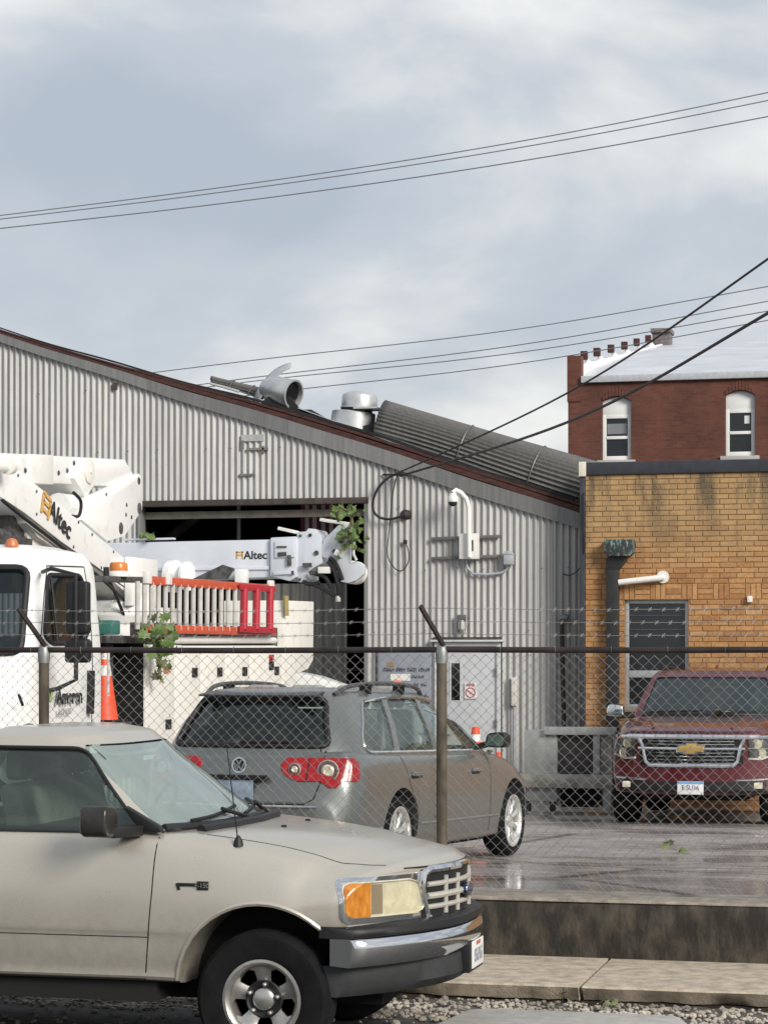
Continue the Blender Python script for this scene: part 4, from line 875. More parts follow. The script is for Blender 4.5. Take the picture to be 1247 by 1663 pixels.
def ghouse(secs, dz=0., inset=0., low=None):
    xc = (secs[0][1][0][0]+secs[0][1][-1][0])/2; st = []
    for z, pts in secs:
        q = []
        for x, y in pts:
            s = 1 if x > xc else -1; yy = max(0, y-inset) if y > 1e-6 else 0
            f = min(1, abs(x-xc)/.6); q.append((yy, x-s*inset*f))
        st.append((z-dz-(inset if inset > .02 else 0)*(1 if z > secs[0][0]+.3 else 0), q))
    if low is not None: st[0] = (low, st[0][1])
    return loft(st, 4, 4, bend=lambda a, b, c: (c, b, a), ncap=12)
def smoothstep(a, b, x): t = min(1, max(0, (x-a)/(b-a))); return t*t*(3-2*t)
def shell(t, st, bend, arches, gh, sides, ws, rw, m_p, m_side, m_ws=None, m_rear=None, low=None, yin=.50):
    b = loft(st, 5, 4, bend); body = b.build('body', m_p, t, smooth=32, weld=True)
    cut = []
    for (x, z, r) in arches:
        for s in (-1, 1):
            cut.append(part('cut', m_well, t, lambda q: q.lathe([(r, 0), (r, .9)], (x, s*yin, z), (0, s, 0), 40), smooth=0))
    boolean(body, cut)
    cab = ghouse(gh, low=gh[0][0]-.03).build('cabin', m_p, t, weld=True)
    inner = ghouse(gh, inset=.034, low=gh[0][0]-.2).build('cut', m_p, t, smooth=0, weld=True)
    cz = []
    for p in sides: cz.append(part('cut', None, t, lambda q: q.prism(p, 'y', -2, 2), smooth=0))
    xm = (gh[0][1][0][0]+gh[0][1][-1][0])/2
    cz.append(part('cut', None, t, lambda q: q.prism(ws, 'x', gh[-2][1][0][0]-.12, 3), smooth=0))
    cz.append(part('cut', None, t, lambda q: q.prism(rw, 'x', -8, gh[-2][1][-1][0]+.12), smooth=0))
    tree = bvh(body, cab)
    boolean(cab, [inner]+cz)
    # glazing, split by the way it faces
    g = ghouse(gh, inset=.014, low=gh[0][0]-.02); bm = bmesh.new(); vv = [bm.verts.new(p) for p in g.v]
    for f in g.f:
        try: bm.faces.new([vv[i] for i in f])
        except ValueError: pass
    bmesh.ops.recalc_face_normals(bm, faces=bm.faces); bm.faces.ensure_lookup_table()
    grp = {'windshield': MB(), 'rear_window': MB()}
    for i, p in enumerate(sides): grp[f's{i}l'] = MB(); grp[f's{i}r'] = MB()
    bnd = [(min(q[0] for q in p), max(q[0] for q in p)) for p in sides]
    for f in bm.faces:
        c = f.calc_center_median(); n = f.normal
        if abs(n.z) > .86 or c.z > gh[-3][0]+.03: continue
        if n.x > .40 and c.x > xm and abs(n.y) < .8: k = 'windshield'
        elif n.x < -.40 and c.x < xm and abs(n.y) < .8: k = 'rear_window'
        elif abs(n.y) > .5:
            i = min(range(len(sides)), key=lambda i: max(bnd[i][0]-c.x, c.x-bnd[i][1])); k = f's{i}'+('l' if n.y > 0 else 'r')
        else: continue
        if k in grp: grp[k].add([v.co for v in f.verts], [tuple(range(len(f.verts)))])
    bm.free()
    for k, q in grp.items():
        if q.v:
            nm = k if k in ('windshield', 'rear_window') else 'side_window'
            q.build(nm, (m_ws or m_gl_ws) if k == 'windshield' else ((m_rear or m_side) if k == 'rear_window' else m_side), t, smooth=60, weld=True)
    return body, cab, tree
def seam(t, tree, pts, sgn, r=.0045, m=None, name='panel_gap', axis='y', off=-.001, step=.04):
    p = side_pts(tree, pts, sgn, off, step, axis)
    if len(p) > 1: return part(name, m or m_gap, t, lambda b: b.tube(p, r, 6))
def wheel(t, x, y, z, r, w_, rr, spokes, m_rim, style='slot', dark=None, sgn=1):
    """tyre mesh with rim and cap as its own pieces; sgn = outward side in local y"""
    ax = (0, sgn, 0); c = (x, y, z); h = w_/2
    ty = part('wheel', m_tyre, t, lambda b: b.lathe([(rr, -h*.9), (rr+.03, -h), (r-.03, -h), (r-.006, -h*.78), (r, -h*.5), (r, h*.5), (r-.006, h*.78), (r-.03, h), (rr+.05, h*1.03), (rr+.012, h*.93), (rr, h*.86)], c, ax, 48, close=True), smooth=35)
    part('tread_groove', m_under, ty, lambda b: [b.lathe([(r+.0006, q-.004), (r+.0006, q+.004), (r-.004, q+.004), (r-.004, q-.004)], c, ax, 40, close=True) for q in (-h*.4, -h*.13, h*.13, h*.4)], smooth=0)
    part('rim_lip', m_rim, ty, lambda b: b.lathe([(rr+.008, h*.80), (rr+.010, h*.93), (rr-.006, h*.95), (rr-.022, h*.84), (rr-.034, h*.60), (rr-.034, -h*.4), (rr, -h*.4)], c, ax, 48, close=True))
    part('barrel', m_well, ty, lambda b: b.lathe([(rr-.03, -h*.1), (.0, -h*.1)], c, ax, 32))
    g = MB(); a3 = Vector(ax); e1 = Vector((1, 0, 0)); e2 = Vector((0, 0, 1)); c3 = Vector(c)
    def P(ang, rad, hh): return c3+e1*math.cos(ang)*rad+e2*math.sin(ang)*rad+a3*hh
    for i in range(spokes):
        a0 = 2*math.pi*i/spokes+.35
        if style == 'slot':   # broad flared spokes leaving teardrop slots
            prof = [(.075, .62, h*.42), (rr*.55, .33, h*.55), (rr*.76, .30, h*.66), (rr-.03, .46, h*.72)]
        elif style == 'twin': prof = [(.05, .55, h*.62), (rr*.5, .16, h*.72), (rr*.8, .17, h*.74), (rr-.03, .26, h*.72)]
        else: prof = [(.05, .5, h*.5), (rr*.5, .20, h*.6), (rr*.8, .17, h*.68), (rr-.03, .22, h*.72)]
        o = len(g.v); nn = 6
        for rad, hw_, hh in prof:
            for j in range(nn+1):
                q = a0+hw_*(2*j/nn-1); g.v.append(tuple(P(q, rad, hh-.012*abs(2*j/nn-1)**2)))
        for rad, hw_, hh in prof:
            for j in range(nn+1): q = a0+hw_*(2*j/nn-1); g.v.append(tuple(P(q, rad, hh-.03)))
        m = len(prof); K = m*(nn+1)
        for r_ in range(m-1):
            for j in range(nn):
                q = o+r_*(nn+1)+j; g.f += [(q, q+1, q+nn+2, q+nn+1), (K+q, K+q+nn+1, K+q+nn+2, K+q+1)]
            for j in (0, nn): q = o+r_*(nn+1)+j; g.f.append((q, q+nn+1, K+q+nn+1, K+q))
    g.build('spokes', m_rim, ty, smooth=50)
    if style == 'slot':
        part('hub_recess', m_trim, ty, lambda b: b.lathe([(.105, h*.40), (.105, h*.50), (.098, h*.54), (.085, h*.46), (.0, h*.45)], c, ax, 28))
        part('hub_cap', m_rim, ty, lambda b: (b.lathe([(.062, h*.45), (.06, h*.62), (.045, h*.72), (.0, h*.74)], c, ax, 24), [b.lathe([(.012, 0), (.012, h*.5), (0, h*.56)], P(i*1.2566+.2, .082, h*.25), ax, 8) for i in range(5)]))
    else: part('hub_cap', m_rim, ty, lambda b: b.lathe([(.07, h*.55), (.066, h*.66), (.035, h*.74), (.0, h*.75)], c, ax, 24))
    return ty
def seats(t, rows, z, m=None):
    for (x, y) in rows:
        s = part('seat', m or m_seat, t, lambda b: b.prism([(x+.02, z-.30), (x+.16, z-.30), (x+.02, z+.30), (x-.08, z+.34), (x-.12, z+.30)], 'y', y-.23, y+.23), bevel=.05, seg=3)
        part('headrest', m or m_seat, s, lambda b: b.box((x-.07, y, z+.44), (.10, .27, .18)), bevel=.04, seg=3)
def plate(t, loc, rotz, body, m_txt, w_=.305, h_=.153, tilt=0):
    a = Vector((math.cos(rotz), math.sin(rotz), 0)); n = Vector((math.sin(rotz), -math.cos(rotz), 0)); loc = Vector(loc)
    rot = Matrix((a, -n, Vector((0, 0, 1)))).transposed()
    p = part('license_plate', m_plate, t, lambda b: b.box(loc, (w_, .008, h_), rot), bevel=.003)
    text('lettering', body, .085, m_txt, p, frame(loc+n*.0055+Vector((0, 0, -.012)), a, (0, 0, 1)), .002, .80)
    return p
def wet(m, scale=260, st=.12, dirt=None, z0=.45, z1=.95, amt=.35):
    """rain-beaded, road-dusty paint: fine bump, uneven gloss and splashed dust with ragged edges"""
    nt = m.node_tree; b = nt.nodes['Principled BSDF']; L = nt.links; t = nt.nodes.new('ShaderNodeTexCoord')
    v = nt.nodes.new('ShaderNodeTexVoronoi'); v.inputs['Scale'].default_value = scale; L.new(t.outputs['Object'], v.inputs['Vector'])
    bp = nt.nodes.new('ShaderNodeBump'); bp.inputs['Strength'].default_value = st; bp.inputs['Distance'].default_value = .002; L.new(v.outputs['Distance'], bp.inputs['Height'])
    L.new(bp.outputs[0], b.inputs['Normal']); L.new(bp.outputs[0], b.inputs['Coat Normal'])
    n = nt.nodes.new('ShaderNodeTexNoise'); n.inputs['Scale'].default_value = 3.5; n.inputs['Detail'].default_value = 8; L.new(t.outputs['Object'], n.inputs['Vector'])
    mr = nt.nodes.new('ShaderNodeMapRange'); mr.inputs[1].default_value = .3; mr.inputs[2].default_value = .7; r0 = b.inputs['Roughness'].default_value; mr.inputs[3].default_value = r0*.75; mr.inputs[4].default_value = r0*1.35; L.new(n.outputs['Fac'], mr.inputs[0]); L.new(mr.outputs[0], b.inputs['Roughness'])
    if dirt:
        src = b.inputs['Base Color'].links[0].from_socket
        sp = nt.nodes.new('ShaderNodeSeparateXYZ'); L.new(t.outputs['Object'], sp.inputs[0])
        h = nt.nodes.new('ShaderNodeMapRange'); h.inputs[1].default_value = z1; h.inputs[2].default_value = z0; h.inputs[4].default_value = .55; L.new(sp.outputs['Z'], h.inputs[0])
        n2 = nt.nodes.new('ShaderNodeTexNoise'); n2.inputs['Scale'].default_value = 14; n2.inputs['Detail'].default_value = 9; n2.inputs['Roughness'].default_value = .7; L.new(t.outputs['Object'], n2.inputs['Vector'])
        ad = nt.nodes.new('ShaderNodeMath'); ad.operation = 'ADD'; L.new(h.outputs[0], ad.inputs[0]); L.new(n2.outputs['Fac'], ad.inputs[1])
        r = nt.nodes.new('ShaderNodeMapRange'); r.inputs[1].default_value = .62; r.inputs[2].default_value = 1.15; r.inputs[4].default_value = amt; L.new(ad.outputs[0], r.inputs[0])
        x = nt.nodes.new('ShaderNodeMix'); x.data_type = 'RGBA'; L.new(r.outputs[0], x.inputs[0]); L.new(src, x.inputs[6]); x.inputs[7].default_value = (*dirt, 1); L.new(x.outputs[2], b.inputs['Base Color'])
    return m
# ---------------------------------------------------------------- PICKUP
pk_paint = mat('champagne_paint', (.50, .465, .40), .32, .42, vary=.06, scale=220, coat=.6)
wet(pk_paint, 260, .10, (.15, .13, .105))
PK = thing('pickup_truck', 'champagne beige pickup truck parked at the kerb with chrome front bumper', 'pickup truck', (-3.64, 12.80, 0))
def sec(zc, y1, z1, y2, z2, y3, z3, y4, z4, y5, z5, y6, z6, y7, z7, zr, zb): return [(0, zc), (y1*.6, zc-.004), (y1, z1), (y2, z2), (y3, z3), (y4, z4), (y5, z5), (y6, z6), (y7, z7), (y7-.05, zr), (y7*.5, zb), (0, zb)]
pst = [(-2.02, sec(1.27, .80, 1.268, .90, 1.255, .955, 1.16, .985, .95, .985, .76, .975, .705, .955, .54, .455, .44)),
       (-1.35, sec(1.27, .80, 1.268, .905, 1.255, .96, 1.16, .99, .95, .988, .76, .978, .705, .958, .54, .455, .44)),
       (-.66, sec(1.272, .80, 1.268, .905, 1.255, .962, 1.16, .99, .95, .988, .76, .978, .705, .958, .54, .455, .44)),
       (-.40, sec(1.285, .76, 1.268, .885, 1.235, .958, 1.13, .99, .94, .99, .76, .982, .70, .958, .54, .455, .44)),
       (0.0, sec(1.262, .72, 1.225, .865, 1.185, .955, 1.07, .995, .92, 1.0, .78, .99, .70, .96, .56, .50, .46)),
       (.40, sec(1.215, .70, 1.165, .85, 1.125, .945, 1.02, .99, .90, .99, .82, .98, .76, .96, .68, .62, .58)),
       (.70, sec(1.155, .68, 1.11, .83, 1.08, .93, 1.01, .975, .93, .98, .86, .975, .80, .96, .76, .72, .70)),
       (.85, sec(1.122, .66, 1.09, .82, 1.062, .92, 1.01, .965, .94, .97, .87, .965, .82, .95, .78, .75, .74)),
       (.905, sec(1.09, .64, 1.068, .80, 1.045, .905, 1.0, .95, .94, .955, .88, .95, .83, .93, .79, .77, .76))]
pst = [(x, [(y*1.0, z) for y, z in s]) for x, s in pst]
def pbend(x, y, z):
    f = smoothstep(-.05, .90, x); return (x-.46*f*(abs(y)/.97)**2.0, y, z)
pgh = [(1.25, [(-.34, 0), (-.37, .45), (-.55, .80), (-.66, .885), (-1.3, .895), (-1.88, .885), (-1.985, .83), (-2.0, .4), (-2.0, 0)]),
       (1.5, [(-.67, 0), (-.70, .42), (-.85, .72), (-.95, .80), (-1.33, .815), (-1.84, .805), (-1.93, .76), (-1.945, .4), (-1.945, 0)]),
       (1.735, [(-.99, 0), (-1.01, .38), (-1.11, .635), (-1.20, .70), (-1.4, .72), (-1.78, .71), (-1.87, .67), (-1.885, .38), (-1.885, 0)]),
       (1.80, [(-1.09, 0), (-1.11, .36), (-1.19, .58), (-1.26, .65), (-1.42, .665), (-1.74, .655), (-1.81, .62), (-1.825, .36), (-1.825, 0)]),
       (1.838, [(-1.26, 0), (-1.27, .28), (-1.31, .42), (-1.36, .48), (-1.45, .50), (-1.64, .49), (-1.69, .45), (-1.70, .28), (-1.70, 0)])]
def rnd(poly, r=.05, n=4):
    out = []
    m = len(poly)
    for i in range(m):
        p, a, b = Vector(poly[i]), Vector(poly[i-1]), Vector(poly[(i+1) % m])
        d1 = (a-p).normalized()*min(r, (a-p).length*.45); d2 = (b-p).normalized()*min(r, (b-p).length*.45)
        for k in range(n+1):
            t = k/n; q = (p+d1)*(1-t)**2+p*2*t*(1-t)+(p+d2)*t*t; out.append((q.x, q.y))
    return out
pside = rnd([(-.70, 1.268), (-1.13, 1.728), (-1.77, 1.732), (-1.865, 1.268)], .06)
pws = rnd([(-.835, 1.285), (.835, 1.285), (.675, 1.745), (-.675, 1.745)], .05); prw = rnd([(-.66, 1.34), (.66, 1.34), (.58, 1.68), (-.58, 1.68)], .06)
body, cab, tree = shell(PK, pst, pbend, [(0, .42, .475)], pgh, [pside], pws, prw, pk_paint, m_gl_car)
for s in (-1, 1):
    seam(PK, tree, pside+pside[:1], s, .011, m_seal, 'window_seal')
    seam(PK, tree, [(-.60, 1.25), (-.615, .95), (-.64, .70), (-.665, .47)], s, .004)
    seam(PK, tree, [(-1.89, 1.25), (-1.90, .95), (-1.90, .48)], s, .004)
    seam(PK, tree, [(-1.90, .705), (-.645, .705)], s, .0035, name='crease_line')
    seam(PK, tree, [(-.665, .472), (-1.9, .472)], s, .005)
    # fender lip round the arch
    lip = [(math.cos(a)*.487, .42+math.sin(a)*.487) for a in [R(-8+196*i/28) for i in range(29)]]
    seam(PK, tree, lip, s, .013, pk_paint, 'arch_lip', off=.0)
    # badge with two overlapping black bars
    bp = side_pts(tree, [(-.47, 1.0), (-.29, 1.0)], s, .004)
    a, c = bp[0], bp[-1]
    bd = part('fender_badge', m_trim, PK, lambda b: (b.bar((a+c)/2+Vector((.025, 0, -.004)), c+Vector((0, 0, -.004)), .012, .048), b.bar(a, (a+c)/2+Vector((.03, 0, 0)), .010, .018), b.bar(a+Vector((.0, 0, .008)), a+Vector((.012, 0, -.03)), .010, .016, up=(1, 0, 0))), bevel=.003)
    text('lettering', 'F-150', .036, m_alloy, bd, frame((a+c)/2+Vector((.055, s*.008, -.004)), (-s, 0, 0), (0, 0, 1)), .002, 1.0)
    # door mirror
    if s < 0:   # only the kerb-far side shows a mirror in the photograph
        part('mirror_arm', m_trim, PK, lambda b: (b.prism([(-.71, 1.285), (-.58, 1.275), (-.60, 1.31), (-.80, 1.42)], 'y', s*.86, s*.925), b.bar((-.74, s*.90, 1.285), (-.84, s*1.10, 1.285), .13, .06)), bevel=.01)
        mr = part('mirror', mat('mirror_shell', (.035, .032, .030), .3, .2, vary=.3), PK, lambda b: b.prism(rnd([(-1.265, 1.27), (-1.06, 1.255), (-1.07, 1.425), (-1.255, 1.445)], .06), 'x', -.93, -.78), bevel=.035, seg=4)
        part('mirror_glass', m_chrome, mr, lambda b: b.bb((-.936, s*1.085, 1.285), (-.931, s*1.24, 1.415)), smooth=0)
    part('door_handle', m_trim, PK, lambda b: b.box((-1.76, s*.985, 1.10), (.20, .035, .055)), bevel=.012)
    for (x, dx) in ((0, 0), (-3.05, 0)): wheel(PK, x, s*.84, .378, .378, .235, .212, 5, m_alloy, 'slot', sgn=s)
    # lamps: chrome bezel, reflector, amber corner and clear lens over them
    dv, lv = (-1, -s, 0), (-1, s, 0); k2 = 2**-.5
    ell = lambda z, z0, z1, r: r*(1-max(0, 1-max(0, abs((z-z0)/(z1-z0)*2-1)-.45)**2/.3025)**.5) if abs((z-z0)/(z1-z0)*2-1) > .45 else 0
    zr_ = lambda z0, z1, n: [z0+(z1-z0)*i/n for i in range(n+1)]
    AO, AI = .352, -.165   # outer and inner ends of the lamp measured round the corner
    ins = lambda z: AI-.055*(1-max(0, (z-.85)/.17))
    bz = dpatch(tree, [(z, AO+.018-ell(z, .80, 1.05, .05), AI-.075) for z in zr_(.80, 1.05, 12)], dv, lv, .008, 24).build('lamp_bezel', m_chrome, PK, smooth=50)
    hl = dpatch(tree, [(z, AO-ell(z, .832, 1.025, .05), ins(z)+ell(z, .832, 1.025, .06)) for z in zr_(.832, 1.025, 14)], dv, lv, .018, 24).build('headlight', m_refl, PK, smooth=50)
    dpatch(tree, [(z, AO-.004-ell(z, .836, 1.021, .05), AO-.17) for z in zr_(.836, 1.021, 14)], dv, lv, .026, 16).build('turn_signal', m_amber, hl, smooth=50)
    dpatch(tree, [(z, AO-.176, ins(z)+.006+ell(z, .836, 1.021, .06)) for z in zr_(.836, 1.021, 14)], dv, lv, .032, 20).build('lens', m_lens, hl, smooth=50)
    dpatch(tree, [(z, AO-.18, AO-.25) for z in zr_(.85, 1.01, 6)], dv, lv, .023, 8).build('reflector_bowl', mat('smoky_reflector', (.36, .30, .22), .3, .3), hl, smooth=50)
# bonnet shut lines
for s in (-1, 1):
    hs = side_pts(tree, [(-.36, s*.80), (0, s*.785), (.40, s*.745), (.62, s*.64)], 1, -.001, .04, 'z'); part('bonnet_gap', m_gap, PK, lambda b: b.tube(hs, .0035, 6))
hs = [p for p in side_pts(tree, [(y/20, 1.078) for y in range(-12, 13)], 1, -.001, .04, 'x')]; part('bonnet_gap', m_gap, PK, lambda b: b.tube(hs, .006, 6))
# grille
m_grl = mat('grille_paint', (.40, .38, .34), .4, vary=.08)
gs = patch(tree, [(.785+.28*i/6, -.50, .50) for i in range(7)], 1, .016, 'x', 24).build('grille', m_trim, PK, smooth=50)
def gpts(y0, y1, z, off): return side_pts(tree, [(y0, z), (y1, z)], 1, off, .05, 'x')
for z, r in ((.855, .015), (.915, .019), (.98, .015)): part('grille_bar', m_grl, gs, lambda b: b.tube(gpts(-.475, .475, z, .022), r, 8))
for y in (-.30, -.15, .15, .30):
    p = side_pts(tree, [(y, .81), (y, 1.02)], 1, .022, .04, 'x'); part('grille_bar', m_grl, gs, lambda b: b.tube(p, .015, 8))
fr_ = [(-.47, .805), (-.44, .785), (.44, .785), (.47, .805), (.51, .93), (.50, 1.045), (.45, 1.062), (-.45, 1.062), (-.50, 1.045), (-.51, .93), (-.47, .805)]
part('grille_surround', m_chrome, gs, lambda b: b.tube(side_pts(tree, fr_, 1, .018, .05, 'x'), .022, 8))
ec = side_pts(tree, [(-.01, .915), (.01, .915)], 1, .05, .05, 'x')[0]
em = part('emblem', mat('emblem_blue', (.01, .02, .08), .2, coat=.5), gs, lambda b: b.add([(ec.x+dx, .085*math.cos(a)*k, ec.z+.036*math.sin(a)*k) for dx, k in ((-.03, 1), (.006, .92)) for a in [2*math.pi*i/24 for i in range(24)]], [tuple(range(24)), tuple(range(24, 48))]+[(i, (i+1) % 24, 24+(i+1) % 24, 24+i) for i in range(24)]))
part('emblem_rim', m_chrome, em, lambda b: b.tube([(ec.x, .088*math.cos(a), ec.z+.039*math.sin(a)) for a in [2*math.pi*i/24 for i in range(25)]], .006, 6))
text('lettering', 'Ford', .042, m_chrome, em, frame((ec.x+.0075, 0, ec.z), (0, 1, 0), (0, 0, 1)), .002, 1.1, shear=.3)
# bumper: swept along a bowed line
def bump(prof, x0, bow, yw, p=2.5, n=36):
    b = MB(); K = len(prof)
    for i in range(n+1):
        y = yw*(2*i/n-1); f = abs(y)/yw; bx_ = x0-bow*f**p
        for dx, z in prof: b.v.append((bx_+dx, y, z-.02*f*f))
    for i in range(n):
        for j in range(K): b.f.append((i*K+j, i*K+(j+1) % K, (i+1)*K+(j+1) % K, (i+1)*K+j))
    b.f += [tuple(range(K)), tuple(n*K+j for j in range(K))]; return b
bu = bump([(-.14, .60), (-.035, .59), (-.005, .625), (.0, .695), (-.012, .735), (-.03, .745), (-.14, .745)], 1.0, .47, .97).build('bumper', m_chrome, PK, smooth=45)
bump([(-.20, .747), (-.02, .747), (-.006, .76), (-.012, .79), (-.04, .805), (-.20, .81)], 1.0, .47, .968).build('bumper_pad', m_trim, bu, smooth=45)
bump([(-.20, .42), (-.09, .42), (-.035, .47), (-.045, .587), (-.20, .587)], 1.0, .50, .90).build('valance', mat('valance_grey', (.028, .030, .031), .6, vary=.2), bu, smooth=45)
pp_ = plate(PK, (1.0, 0.0, .552), R(90), '', m_blue_ink)
def marks(b, x, y0, y1, z, h, n):   # plate characters too blurred to read
    for i in range(n):
        y = y0+(y1-y0)*(i+.5)/n; w_ = (y1-y0)/n*.62
        b.box((x, y-w_*.38, z), (.002, w_*.24, h)); b.box((x, y, z+h*.38*(1 if i % 2 else -1)), (.002, w_*.9, h*.2)); b.box((x, y+w_*.3, z+h*.2*(-1 if i % 3 else 1)), (.002, w_*.24, h*.55))
part('lettering', mat('plate_grey', (.28, .28, .33), .6), pp_, lambda b: marks(b, 1.0055, -.11, .11, .545, .075, 6), smooth=0)
part('lettering', m_red_ink, pp_, lambda b: marks(b, 1.0055, -.06, .06, .612, .022, 7), smooth=0)
part('plate_bracket', m_trim, PK, lambda b: b.bb((.93, -.19, .455), (.994, .19, .64)), bevel=.01)
# bed
PB = [(-4.33, sec(1.27, .80, 1.268, .90, 1.255, .95, 1.16, .975, .95, .978, .76, .97, .70, .945, .56, .50, .49)), (-3.1, sec(1.27, .80, 1.268, .905, 1.255, .96, 1.16, .99, .95, .99, .76, .98, .70, .95, .56, .50, .49)), (-2.06, sec(1.27, .80, 1.268, .905, 1.255, .96, 1.16, .988, .95, .988, .76, .978, .70, .955, .54, .48, .47))]
bed = loft(PB, 6, 4).build('bed', pk_paint, PK, weld=True)
cz = [part('cut', None, PK, lambda b: b.bb((-4.26, -.78, .78), (-2.12, .78, 1.6)), smooth=0)]
for s in (-1, 1): cz.append(part('cut', None, PK, lambda b: b.lathe([(.475, 0), (.475, .9)], (-3.05, s*.5, .42), (0, s, 0), 40), smooth=0))
boolean(bed, cz)
part('tail_bumper', m_chrome, PK, lambda b: b.bb((-4.50, -.9, .52), (-4.335, .9, .70)), bevel=.02)
part('chassis', m_under, PK, lambda b: (b.bb((-4.2, -.45, .30), (.55, .45, .47)), b.bb((-2.7, -.9, .34), (-.62, .9, .45)), b.bb((-.3, -.5, .34), (.3, .5, .9)), b.tube([(0, -.75, .378), (0, .75, .378)], .05), b.tube([(-3.05, -.75, .378), (-3.05, .75, .378)], .06)), smooth=0)
for s in (-1, 1): part('inner_well', m_well, PK, lambda b: b.bb((-.5, s*.62, .45), (.46, s*.50, .95)), smooth=0)
# cowl, wipers, aerial
part('cowl_band', m_trim, PK, lambda b: b.tube(side_pts(tree, [(i/20, 1.288) for i in range(-16, 17)], 1, .0, .05, 'x'), .028, 8))
cwl = side_pts(tree, [(-.42, -.72), (-.33, -.40), (-.30, 0), (-.33, .40), (-.42, .72)], 1, .004, .05, 'z'); part('cowl', m_trim, PK, lambda b: b.tube(cwl, .032, 8))
def wspt(y, z): h = tree.ray_cast(Vector((3, y, z)), Vector((-1, 0, 0))); return h[0]+Vector((.02, 0, .01)) if h[0] is not None else Vector((-.4, y, z))
for (ya, yb) in ((-.62, .02), (.05, .66)):
    p = [wspt(ya+(yb-ya)*i/10, 1.312+.045*i/10) for i in range(11)]; wi = part('wiper', m_trim, PK, lambda b: b.tube(p, .012, 6))
    part('wiper_arm', m_trim, wi, lambda b: b.tube([wspt(yb+.02, 1.285)+Vector((.05, 0, -.01)), wspt((ya+yb)/2, 1.34)+Vector((.015, 0, .02))], .012, 6))
ab = side_pts(tree, [(-.16, -.86), (-.15, -.86)], 1, 0, .05, 'z')[0]
part('aerial', m_trim, PK, lambda b: (b.lathe([(.03, -.01), (.024, .02), (.008, .05)], ab, (0, 0, 1), 12), b.tube([ab, ab+Vector((-.10, 0, .82))], [.004, .0022], 6)))
for y in (-.25, .25): part('washer_jet', m_trim, PK, lambda b: b.box(side_pts(tree, [(-.08, y), (-.07, y)], 1, .004, .05, 'z')[0], (.03, .02, .015)), bevel=.004)
seats(PK, [(-1.55, -.42), (-1.55, .42), (-1.55, 0)], 1.18)
part('dashboard', m_dash, PK, lambda b: b.prism([(-.5, 1.24), (-.55, 1.30), (-.80, 1.30), (-.95, 1.24)], 'y', -.78, .78), bevel=.02)
part('steering_wheel', m_trim, PK, lambda b: b.tube([(-1.06+.07*math.sin(a), .42+.19*math.cos(a), 1.30+.175*math.sin(a)) for a in [2*math.pi*i/24 for i in range(25)]], .014, 6))
part('cabin_floor', m_dash, PK, lambda b: b.bb((-1.94, -.84, 1.20), (-.6, .84, 1.276)), smooth=0)
part('sun_strip', glass('tint_band', (.30, .36, .38), opacity=.35, dark=(.06, .07, .075)), PK, lambda b: b.add([(-1.11+.0-.02*abs(y)**2*2.2+dx, y*.62, z) for dx, z in ((.13, 1.66), (.045, 1.735)) for y in [i/8-1 for i in range(17)]], [(i, i+1, 18+i, 17+i) for i in range(16)]))
# ---------------------------------------------------------------- STATION WAGON
wg_paint = mat('grey_metallic', (.165, .178, .172), .30, .45, vary=.05, scale=200, coat=.6)
wet(wg_paint, 240, .04, (.12, .11, .095), .2, .6, .4)
hd_ = R(81.5); WG = thing('station_wagon', 'grey station wagon with roof rails parked behind the chain link fence', 'car', (-4.72, 20.32, lot(20.32)+.01), hd_)
WG.rotation_euler = (0, R(1.2), hd_)
wst = [(-3.86, sec(.62, .50, .618, .66, .60, .74, .54, .77, .48, .78, .42, .77, .37, .75, .33, .30, .29)),
       (-3.80, sec(.80, .58, .798, .76, .785, .84, .70, .87, .58, .875, .48, .865, .40, .84, .31, .26, .25)),
       (-3.71, sec(.985, .64, .983, .80, .965, .875, .86, .90, .70, .905, .55, .90, .42, .87, .29, .22, .2)),
       (-3.3, sec(.995, .68, .993, .83, .975, .89, .87, .912, .72, .912, .55, .90, .40, .875, .27, .2, .18)),
       (-2.7, sec(.985, .70, .983, .84, .965, .897, .86, .915, .72, .915, .55, .90, .40, .875, .27, .2, .18)),
       (-1.2, sec(.965, .70, .963, .84, .945, .893, .85, .912, .70, .912, .55, .90, .40, .875, .27, .2, .18)),
       (-.40, sec(.985, .62, .965, .81, .925, .885, .82, .908, .68, .91, .55, .90, .42, .875, .28, .2, .18)),
       (.10, sec(.925, .58, .90, .77, .87, .868, .78, .905, .66, .91, .56, .90, .44, .87, .30, .21, .19)),
       (.55, sec(.83, .54, .81, .72, .785, .82, .71, .872, .62, .88, .52, .87, .40, .84, .28, .22, .2)),
       (.84, sec(.715, .50, .70, .65, .68, .75, .61, .79, .55, .80, .46, .79, .38, .77, .30, .24, .22)),
       (.945, sec(.60, .44, .595, .58, .58, .67, .54, .70, .49, .71, .44, .70, .39, .69, .34, .30, .28))]
def wbend(x, y, z):
    f = smoothstep(0, .95, x); r_ = smoothstep(-3.3, -3.8, x); return (x-.24*f*(abs(y)/.85)**2+.17*r_*(abs(y)/.88)**2.6, y, z)
